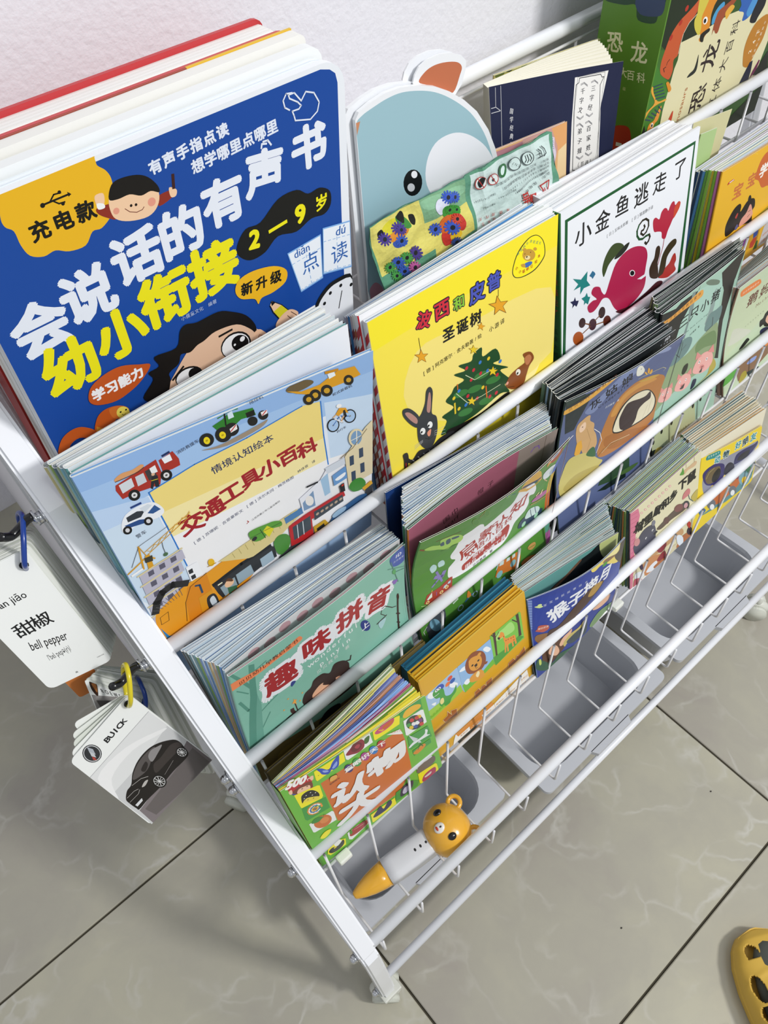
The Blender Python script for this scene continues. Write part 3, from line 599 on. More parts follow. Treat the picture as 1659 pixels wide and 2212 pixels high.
COVERS['vehicles'] = ([(0.0459, 0.407, 0.9), (0.285, 0.3735, 0.8846), (0.2778, 0.3928, 0.6395), (0.0404, 0.3825, 0.6395)], 0, (0, 0), [
["p","#dfe8f4",[-24.3,238.3,0,253.8,239.8,253.8,239.8,63.6,240.1,29,-7.3,37.7]],
["p","#9fc0e8",[0,253.8,239.8,253.8,239.8,203.7,192,204.5,132.8,208.6,32.9,211,-2.6,219.7]],
["p","#8fb3e2",[0,253.8,239.8,253.8,240,231.3,114.8,237.3,41.9,236.9,-0.5,239.4]],
["p","#b8d0ee",[-2.6,219.7,40,210.3,40.9,179.2,44.5,126.7,-2.4,115.2,-2.7,165.6]],
["p","#c6daf0",[193.2,220.2,240.2,203.4,239.5,107.5,194.4,142.8]],
["p","#c9dcee",[-0.6,198.6,39.1,196.6,45.5,122.7,30.8,55.3,0.7,112.3]],
["p","#ecd680",[41.4,213.4,80,219.3,124.3,221.2,173.7,227.8,190.1,223.6,190,179.9,190,144.1,158.1,144.6,121.3,147.8,78.7,138.4,44.8,122,43.3,171.9]],
["p","#f1e3a6",[42.2,189.1,190,179.9,190,144.1,158.1,144.6,121.3,147.8,78.7,138.4,44.8,122]],
["p","#eeeef0",[43.5,160.4,190.6,150.7,237.7,136.7,240.1,29,68.3,45.5,44.3,120.5]],
["l","#2f78c8",1.22,[44.8,122,43.3,171.9,41.4,213.4,80,219.3,124.3,221.2,173.7,227.8]],
["l","#2f78c8",1.22,[190.1,223.6,189.8,183,191.4,143]],
["t","#1f2f5e","情境认知绘本",[94.9,205.2,140.8,209.5],9.2,0.01,"line"],
["t","#9e1c28","交",[61.4,163.6,62.2,163.6],21.9,0.035,"line"],
["t","#9e1c28","通",[81.2,167.6,82.1,167.7],20.7,0.035,"line"],
["t","#9e1c28","工",[99.5,173.2,100.4,173.3],20.7,0.035,"line"],
["t","#9e1c28","具",[118.4,177.5,119.2,177.6],19.5,0.035,"line"],
["t","#9e1c28","小",[136.4,178.8,137.3,178.8],19.4,0.035,"line"],
["t","#9e1c28","百",[154.3,180.3,155.2,180.4],19.4,0.035,"line"],
["t","#9e1c28","科",[172.4,177.9,173.3,178.0],19.7,0.035,"line"],
["t","#28355e","[德]苏珊妮·吉恩豪斯文",[57.9,141.9,103.1,147.2],4.1,0.0,"line"],
["t","#28355e","[德]沃尔夫冈·梅茨格图",[109.7,148.8,154.4,152.4],4.1,0.0,"line"],
['t', '#28355e', '林佳音 译', [162.4, 155.8, 177.2, 157.4], 3.7, 0.0, 'line'],
["t","#4a4a4a","江苏凤凰少年儿童出版社",[111.1,129.6,138.1,132.7],2.7,0.0,"line"],
["l","#b02a20",0.76,[104.9,128.9,107,129.8,106,131.8]],
["t","#3c4050","消防救援车",[72.5,237.2,87.0,239.7],3.7,0.0,"line"],
["t","#3c4050","拖拉机",[134.4,253.9,142.1,254.6],3.9,0.0,"line"],
["t","#3c4050","轮式装载机",[203.0,224.7,217.8,225.4],3.7,0.0,"line"],
["t","#3c4050","自行车",[204.0,178.9,210.6,179.3],3.3,0.0,"line"],
["t","#3c4050","警车",[21.2,179.1,25.6,179.6],4.4,0.0,"line"],
["p","#a63026",[22.7,232.6,55.4,239.6,55.7,226,51.4,215.9,35.4,218.3,23,218.5,21.4,228.2]],
["p","#a63026",[56.9,237.8,68.4,240.5,70.8,231.4,70.1,225,63.6,224.6,56.6,225.5]],
["p","#e8eef4",[59.2,238.3,65.9,239.1,66.1,232.8,60,232.6]],
["p","#cfd5dc",[24.8,231.7,34.7,233.2,34.2,224.9,24.8,223.2]],
["p","#c4ccd4",[37.3,232.6,43.7,232.9,43.5,223.9,36.5,223.4]],
["p","#3a3a3c",[45,233.6,51.6,234.3,51.7,224.7,45.2,223.8]],
["p","#e6e8ea",[48.7,234.2,53.3,235.2,53.3,228.5,48.9,228.3]],
["s","#d69a66",[24.1,238.2,30.1,240.6,37.7,239.8,44.3,241,46,238.6,40.3,236.4,31.3,236.2,24.3,235.8]],
["l","#5a3a20",0.72,[23.8,235.6,31,235.5,40.8,235.7,45.6,237.5]],
["e","#18181a",[31.5,217.3,4.2,-0.5,0.4,5.3]],
["e","#d8d8da",[31.5,217.3,2.1,-0.2,0.2,2.7]],
["e","#555555",[31.5,217.3,0.91,0,0,0.91]],
["e","#18181a",[58,221.7,4.3,-0.5,0.2,5.4]],
["e","#d8d8da",[58,221.7,2.2,-0.3,0.1,2.7]],
["e","#555555",[58,221.7,0.94,0,0,0.94]],
["l","#1a2c5a",1.88,[60.6,240.3,65.8,241.1]],
["p","#22242c",[47.8,226.1,52.2,225.3,50.3,214.7,47.6,215.4,48,220.1,45.2,214.9,44,216.7]],
["e","#d8b090",[49.5,227.9,1.3,0,0,1.3]],
["l","#d8c020",0.61,[46.7,222.9,51.2,222]],
["s","#e8ecf2",[13.6,196.2,18.4,203.1,25.6,205.8,34.1,206.1,41.3,203.3,45.6,195.7,45.8,189.2,39.5,186.7,27.4,190.1,18.5,188.5,12.5,189.2]],
["p","#244a86",[15.2,194.6,26.8,193.7,32.5,190.7,30.7,187.7,18.9,190.4]],
["p","#2c558e",[34.2,195.7,41.4,200.2,44.4,193.4,37.8,192.8]],
["p","#30363e",[19.1,201.1,28,202.2,33.3,199.5,28.9,195.3,18.8,196.2]],
["p","#cfd8e2",[30.3,203.6,37.1,204.1,39.9,201.2,32.7,197.8]],
["l","#203c7a",1.92,[25.6,207.8,32.9,207.9]],
["e","#151517",[15.9,189.4,3.3,-0.6,0.4,4.1]],
["e","#d0d0d4",[15.9,189.4,1.6,-0.3,0.2,2.1]],
["e","#151517",[32.4,188.1,3.3,-0.6,0.3,4.3]],
["e","#d0d0d4",[32.4,188.1,1.6,-0.3,0.1,2.2]],
["p","#2c7a2a",[101.4,247.2,110.1,249.5,114.3,252,134.2,248.3,135.4,240.3,123.4,242.1,114.8,237.3,104.3,240.8]],
["p","#141816",[127.7,246.1,134.9,246,134.6,240.3,128.2,240.9]],
["p","#cfe0ec",[114.5,252.8,118.4,254,118.8,247.1,114.3,247.2]],
["l","#2c7a2a",1.17,[107,252.2,117.6,255.3,122.8,253.5]],
["l","#151515",1.17,[112.5,257.1,111.1,242.8]],
["e","#1b1b1d",[94.4,236.9,5.5,-0.6,-0.1,6.7]],
["e","#1b1b1d",[107.5,235.1,6.3,-0.6,-0.3,7.8]],
["e","#1b1b1d",[114.6,236.4,5.7,-0.5,-0.4,6.9]],
["e","#1b1b1d",[131.8,235.5,3.9,-0.4,-0.4,4.9]],
["e","#1b1b1d",[141,236.7,4,-0.4,-0.5,5]],
["e","#e6cf1a",[94.3,236.4,2.4,-0.2,-0.1,3.7]],
["e","#b09a12",[94.3,236.4,1,0,0,1]],
["e","#e6cf1a",[106.7,235.1,2.5,-0.3,-0.1,3.7]],
["e","#b09a12",[106.7,235.1,1.02,0,0,1.02]],
["p","#e8e8e8",[113,237.8,119.1,239.7,118.8,234.5,113.3,233.7]],
["l","#c03030",0.98,[113.6,235,118.2,238.8]],
["p","#e8e8e8",[139.3,240.6,144.8,240.5,144.5,236.7,139.8,236.4]],
["l","#c03030",1.02,[140.3,237.1,143.9,240]],
["s","#9a8a78",[88.4,229.6,104.8,226.8,136.6,229.7,143.9,230.5,135.8,225.1,107.8,223]],
["s","#6a5a3c",[162.5,251.5,172,255.7,182.7,251.7,185.5,247.2,176.8,244.9,166.9,246.2]],
["p","#d79a20",[162.7,250,174.6,243.6,190.8,242.4,206.9,249,222.3,246,227.7,233.8,212.1,232.9,194.3,234.3,185.9,233.8,170.6,243.3]],
["p","#e6eef2",[197.9,249.7,203.7,250.6,205,244.9,199.2,244]],
["p","#c8891a",[195.8,253.7,207.9,251,207.7,248.5,196.3,250.5]],
["e","#1c1b1a",[185.9,233.3,5,-0.5,-1.2,6.9]],
["e","#c89a28",[185.9,233.3,2.5,-0.2,-0.6,3.2]],
["e","#1c1b1a",[196.3,232.7,5.1,-0.5,-1.4,7]],
["e","#c89a28",[196.3,232.7,2.6,-0.3,-0.6,3.2]],
["e","#1c1b1a",[216.4,233.6,4.4,-0.4,-1.4,6.2]],
["e","#c89a28",[216.4,233.6,2.2,-0.2,-0.6,2.8]],
["e","#1c1b1a",[179.9,232,4.7,-0.5,-1,6.4]],
["e","#c89a28",[179.9,232,2.3,-0.2,-0.5,2.9]],
["e","#151515",[199.5,189.5,5.3,-6,2.7,6.4]],
["e","#a8c6e8",[199.5,189.5,4.3,-4.9,2.3,5.3]],
["e","#888888",[199.5,189.5,1.02,0,0,1.02]],
["e","#151515",[216.2,190.4,5.6,-6.2,2.6,6.6]],
["e","#a8c6e8",[216.2,190.4,4.5,-5,2.2,5.5]],
["e","#888888",[216.2,190.4,1.04,0,0,1.04]],
["l","#3a6ab0",1.02,[199.5,189.5,206.3,196.7,214.9,191.3]],
["l","#e8e8ea",1.01,[201.3,196.4,209.1,186.8,206.3,196.7]],
["p","#dd9c22",[202.5,201.4,206.4,206.8,212.6,203.1,215,194.7,210.6,199.8,205,197.5]],
["l","#222020",2.02,[210.6,200.9,212.1,193,208.3,190.8]],
["e","#eeeeee",[206.1,209.3,2.5,-0.4,-0.5,2.6]],
["l","#e0b080",1.5,[202.4,200.3,200.1,198.9]],
["l","#e0b080",1.54,[209.9,194.5,207.8,190]],
["l","#d49a26",1.37,[13.1,145.4,17.2,169.5]],
["l","#d49a26",0.66,[17.2,169.5,19.6,156.4,63.2,172.8]],
["l","#d49a26",0.67,[19.6,160.9,63.4,176]],
["l","#d49a26",1.26,[0.7,148.6,20.2,155.9,24.4,149.6]],
["p","#d49a26",[18.3,157.4,22.1,156.7,19.9,130,14.8,132]],
["l","#d8ae50",0.51,[21.9,160.8,24.1,158.6,28.9,163.5,31.1,161.3,35.8,166.3,38.1,164.1,42.7,169.1,45,166.9,49.7,172,52,169.8,56.6,174.9,59,172.7,63.5,177.8]],
["p","#3b3a30",[16.9,155.6,23.6,154.3,22.3,148.3,16.5,150.2]],
["l","#444444",0.41,[17.2,169.5,44,174.2]],
["l","#444444",0.41,[16.9,168.6,5.7,153.2]],
["l","#333333",0.43,[34.6,161.6,33.7,155.4,33.5,149.8]],
["e","#4a6a4a",[33.2,147.7,1.98,0,0,1.98]],
["l","#efefef",2.12,[2.9,145.1,11.9,146.4]],
["p","#b7b5c6",[7.4,140.8,46.3,143,46.2,132,6.8,130.5]],
["l","#d7c99c",1.54,[6,141.3,46.7,144.4]],
["p","#5c5a6c",[14.5,140.1,19.4,140.1,18.7,134.7,13.7,134.7]],
["p","#5c5a6c",[24.5,140.6,29.5,140.6,28.9,135.1,23.9,135.1]],
["p","#5c5a6c",[34.7,141.1,39.8,141.1,39.2,135.5,34.1,135.5]],
["p","#b7b5c6",[5.8,128.9,41.6,131,41.5,119.9,5.1,118.3]],
["l","#d7c99c",1.57,[4.7,129.3,42.7,131.9]],
["p","#5c5a6c",[12.6,128.4,17.7,128.3,16.9,122.7,11.9,122.9]],
["p","#5c5a6c",[22.9,128.7,27.9,128.6,27.3,122.9,22.2,123.1]],
["p","#5c5a6c",[33.2,129,38.3,128.9,37.7,123.2,32.6,123.3]],
["p","#b7b5c6",[4.1,116.7,36.8,118.9,36.6,107.5,3.5,105.9]],
["l","#d7c99c",1.61,[3.3,116.9,38.6,119.2]],
["p","#5c5a6c",[10.8,116.3,15.9,116.2,15.1,110.5,10,110.7]],
["p","#5c5a6c",[21.1,116.4,26.3,116.3,25.6,110.5,20.4,110.7]],
["p","#5c5a6c",[31.6,116.6,36.8,116.4,36.2,110.5,31,110.7]],
["p","#b7b5c6",[2.4,104.3,31.9,106.7,31.6,95.1,1.7,93.2]],
["l","#d7c99c",1.64,[1.9,104.1,34.4,106.3]],
["p","#5c5a6c",[8.9,104.1,14,103.8,13.2,97.9,8.1,98.3]],
["p","#5c5a6c",[19.4,103.9,24.6,103.6,23.9,97.7,18.6,98.1]],
["p","#5c5a6c",[30,103.8,35.3,103.5,34.7,97.5,29.4,97.9]],
["p","#b7b5c6",[0.7,91.6,26.8,94.3,26.4,82.4,-0.1,80.1]],
["l","#d7c99c",1.68,[0.5,91.1,30.1,93.2]],
["p","#5c5a6c",[6.9,91.5,12.1,91.1,11.3,85.1,6,85.6]],
["p","#5c5a6c",[17.5,91.1,22.8,90.7,22.1,84.6,16.8,85.1]],
["p","#5c5a6c",[28.3,90.8,33.7,90.4,33.1,84.2,27.7,84.7]],
["p","#eef0f4",[43,121.7,53.8,121.1,54,103.5,42.4,102.9]],
["p","#2c2e34",[43.7,117.2,47.7,117,47.3,111.5,43.5,112.3]],
["p","#2c2e34",[43.9,109.3,47.9,109,47.7,104,43.7,104.3]],
["s","#e39a22",[3.3,90.3,14.4,96.2,37,103.2,54.7,101.5,73,103.5,83.7,104.6,91.9,99.2,95.8,88.7,101.2,85.9,95.8,62.2,60.3,53.8,5.7,53,0.1,69.6]],
["p","#d8861c",[37.1,99.2,56.9,100.8,54.9,59.5,40.8,55.8,26.3,56.4,31,83.5]],
["l","#6a4412",0.76,[24.7,61.7,30.6,83.8,39.9,98,57.2,101.9]],
["c","#6a4412",0.57,[6,85.6,14.1,86.5,11.5,76.7,4.3,77.1]],
["p","#2d7fb8",[2,74.6,5.5,58.9,17.1,50.9,27.5,52.9,28.1,47.1,15.6,46.6,3,52.2]],
["l","#7c8f38",1.99,[0.9,56.7,12.7,45.4,27.9,43.6]],
["l","#2a2a2c",7.0,[4.8,94.2,9.7,103.9,17.4,110.9,27.5,112,38.4,104.6]],
["l","#5a5a5c",0.46,[3.5,98,8.8,93]],
["l","#5a5a5c",0.46,[7.1,99.3,11.6,93.5]],
["l","#5a5a5c",0.47,[10.6,100.4,14.5,93.9]],
["l","#5a5a5c",0.47,[14.1,101.4,17.3,94.2]],
["l","#5a5a5c",0.47,[17.5,102.4,20,94.4]],
["l","#5a5a5c",0.47,[20.9,103.2,22.8,94.5]],
["l","#5a5a5c",0.47,[24.2,103.9,25.5,94.5]],
["l","#5a5a5c",0.47,[27.6,104.5,28.2,94.4]],
["l","#5a5a5c",0.47,[30.8,105,30.8,94.2]],
["p","#2c2f33",[57.6,83.9,118.9,86.4,123.7,79.1,123.6,64.5,104.2,64.9,61.9,59.6,59.6,69.1]],
["p","#8fa3ac",[63.1,74.3,78.7,75.4,79,62.8,64.9,59.4]],
["p","#93a8b4",[80.6,77.1,96.7,77.3,97.6,63.3,80.5,62.7]],
["p","#9fb4c2",[106.7,76.4,120.1,76.7,120.7,62.9,106.9,63]],
["l","#1d1f22",4.12,[58.7,82.8,88.8,86.2,119.6,84.4]],
["l","#efeac8",1.56,[62.5,79.1,66.3,78.9]],
["e","#e8bc96",[72.4,72.2,4.81,0,0,4.81]],
["s","#5a3a22",[69.9,77.6,73.3,79.2,76.7,73.7,75.4,72.2,72.2,75.3]],
["p","#3c6a4a",[69.3,68.1,78.2,63.6,77.5,56.9,68.7,58.5]],
["l","#c0602a",1.64,[71.7,58.4,92.3,58.3]],
["p","#d8941f",[42.3,79.2,55.2,79.2,57.2,57.1,43.3,50.9,39.8,59]],
["s","#2b2d30",[48.9,72.7,56.6,72.2,57.2,57.1,50.2,54,46.8,59.1]],
["s","#c9d4dc",[50.5,68.2,55,70.2,55.6,58.7,51.2,57.4]],
["l","#2b4a6a",1.97,[44.1,95.3,47.6,93.3,47.2,82.8]],
["e","#e3b520",[64.3,110.6,2.6,-2.3,1.2,4.2]],
["l","#b88a18",0.98,[60.4,108.2,67.9,106.8]],
["p","#d8c88c",[70,106.2,113.5,109.2,153.4,110.3,156,99.7,129.5,88.1,101.6,85.5,96.9,87]],
["l","#a89858",0.51,[84,105.7,85.1,98.6]],
["l","#a89858",0.52,[90.7,106.1,91.8,98.6]],
["l","#a89858",0.52,[97.5,106.5,98.6,98.6]],
["l","#a89858",0.53,[104.3,107,105.4,98.6]],
["l","#a89858",0.53,[111.2,107.4,112.3,98.6]],
["l","#a89858",0.53,[118.1,107.9,119.3,98.6]],
["l","#a89858",0.54,[125.1,108.3,126.3,98.6]],
["l","#a89858",0.54,[132.1,108.8,133.3,98.7]],
["l","#a89858",0.55,[139.1,109.3,140.4,98.7]],
["l","#a89858",0.55,[146.2,109.8,147.6,98.7]],
["s","#5a9a3a",[103.2,116.7,110.6,118.3,122,115.3,129,113.4,135.4,107.9,134.8,101.5,122.8,106.5,116.5,99.7,106.4,103.2]],
["p","#d8d02c",[116.5,109.3,121.6,113,127.3,104,121,97.1]],
["l","#2c4a20",0.74,[114.5,113.7,117.4,99]],
["e","#2c2c2c",[107.2,106.6,2.64,0,0,2.64]],
["l","#333333",0.52,[104.2,110.6,135.6,106.3]],
["s","#4a8a3a",[123.7,84.8,130,91.1,138.4,85.7,140.7,74.1,134.4,61.5,125.6,66.3]],
["p","#3a3c40",[126.3,61.8,138.7,64.9,179.6,59.9,239.8,66,239.9,49.9,173.3,54.2,123.2,53.6]],
["p","#4f7fb0",[139.1,108.8,158.2,108.9,159.1,99.8,139.7,100]],
["p","#e4e6ee",[157.4,121.8,180.9,130.2,188.8,140.5,191.6,97.3,172.5,98.1,158.7,100.9]],
["p","#7a96b8",[159.9,113.7,172.4,121.6,172.6,99.4,159.9,102]],
["e","#e8e4e0",[167.2,111,4.2,-3.6,0.8,6.8]],
["p","#9fc0dc",[180.9,130.2,189.2,133.6,190,104.4,183.6,104.1]],
["l","#22242a",2.19,[167,131.2,177.8,129.4]],
["p","#e0d2ae",[208.4,142,231.6,167,239,171.3,239.6,92.8,211.1,95.1]],
["e","#e0d2ae",[221.5,158.9,7.7,-8.1,2.8,10.1]],
["e","#7a9cc0",[221.5,158.9,5.5,-5.8,2.3,8.1]],
["l","#efe8d4",0.88,[221.8,168.7,221.8,148.4]],
["l","#efe8d4",0.89,[216.1,158.9,227.5,158.4]],
["p","#3e4c62",[213.3,138.3,217.9,137.5,218,123.9,213.3,124.9]],
["p","#3e4c62",[223.7,141.8,228.3,141,228.7,127.3,223.9,128.2]],
["p","#3e4c62",[214.5,115,219.3,113.9,219.5,99.6,214.6,100.8]],
["p","#3e4c62",[224.8,119.3,229.6,118.2,230,103.7,225.1,104.9]],
["l","#8a7a5a",1.13,[203.9,143.4,217.2,147.9,232.6,163.2]],
["p","#6a98cc",[193.7,126.1,208.8,128.5,209.6,110.6,194.7,110.3]],
["s","#eef0f4",[196.3,118.6,202.7,120.4,207.9,120.3,206.6,115.8,199.2,114.9]],
["p","#cfd6e0",[186.9,141.9,207.9,141.8,208.4,132.1,189.1,132.4]],
["p","#b8262a",[141.8,94.6,161.8,96.1,204.5,94.9,206.2,86.1,166.6,83.2,165.8,57.7,140.3,64.8]],
["p","#3d4a52",[145.3,90.1,165.3,90.2,164.5,70.3,144.4,70.6]],
["l","#d8e0e4",0.81,[150.4,89.1,149.2,69.8]],
["l","#d8e0e4",0.82,[156.7,89.2,155.7,69.6]],
["p","#39424a",[169.7,92,203.1,90.3,203.6,79.5,169.4,79.2]],
["e","#b9a088",[173.3,85.9,1.81,0,0,1.81]],
["e","#b9a088",[178.7,85.7,1.83,0,0,1.83]],
["e","#b9a088",[184.1,85.6,1.84,0,0,1.84]],
["e","#b9a088",[189.6,85.4,1.86,0,0,1.86]],
["e","#b9a088",[195.1,85.3,1.87,0,0,1.87]],
["e","#b9a088",[200.6,85.1,1.89,0,0,1.89]],
["p","#c9a02c",[167.3,70.7,180.6,70.4,186.1,56,181.9,47.4,167.4,52.2]],
["p","#2a2c30",[170,65.1,179,65.8,180.3,55.3,171.3,56.2]],
["s","#35608e",[184,58,194.5,68.9,208.8,70.2,223.3,70.8,233.2,64.9,235.6,53.9,214,54.4,196.4,53.9,187.2,48.6]],
["s","#9ab8d0",[189.4,68.3,197.5,71.4,205.9,68.3,203.9,62.5,192.3,62.4]],
["e","#141416",[185.8,52.3,4.59,0,0,4.59]],
["s","#3f8a34",[211.1,95.1,216.8,101.1,225.5,97.4,231,85.3,226.4,78.8,216.2,83.3]],
["p","#e0a820",[226.4,80.3,237.9,83,239.7,76.1,229.8,72.7]],
["p","#3a3e44",[229.8,74.2,239.7,76.1,239.8,60.4,233.2,60.2]],
["p","#242426",[200.2,105.7,205.6,106.8,206.6,93.1,201.7,94.4]],
["e","#d03a2a",[203.9,104.1,1.46,0,0,1.46]],
])
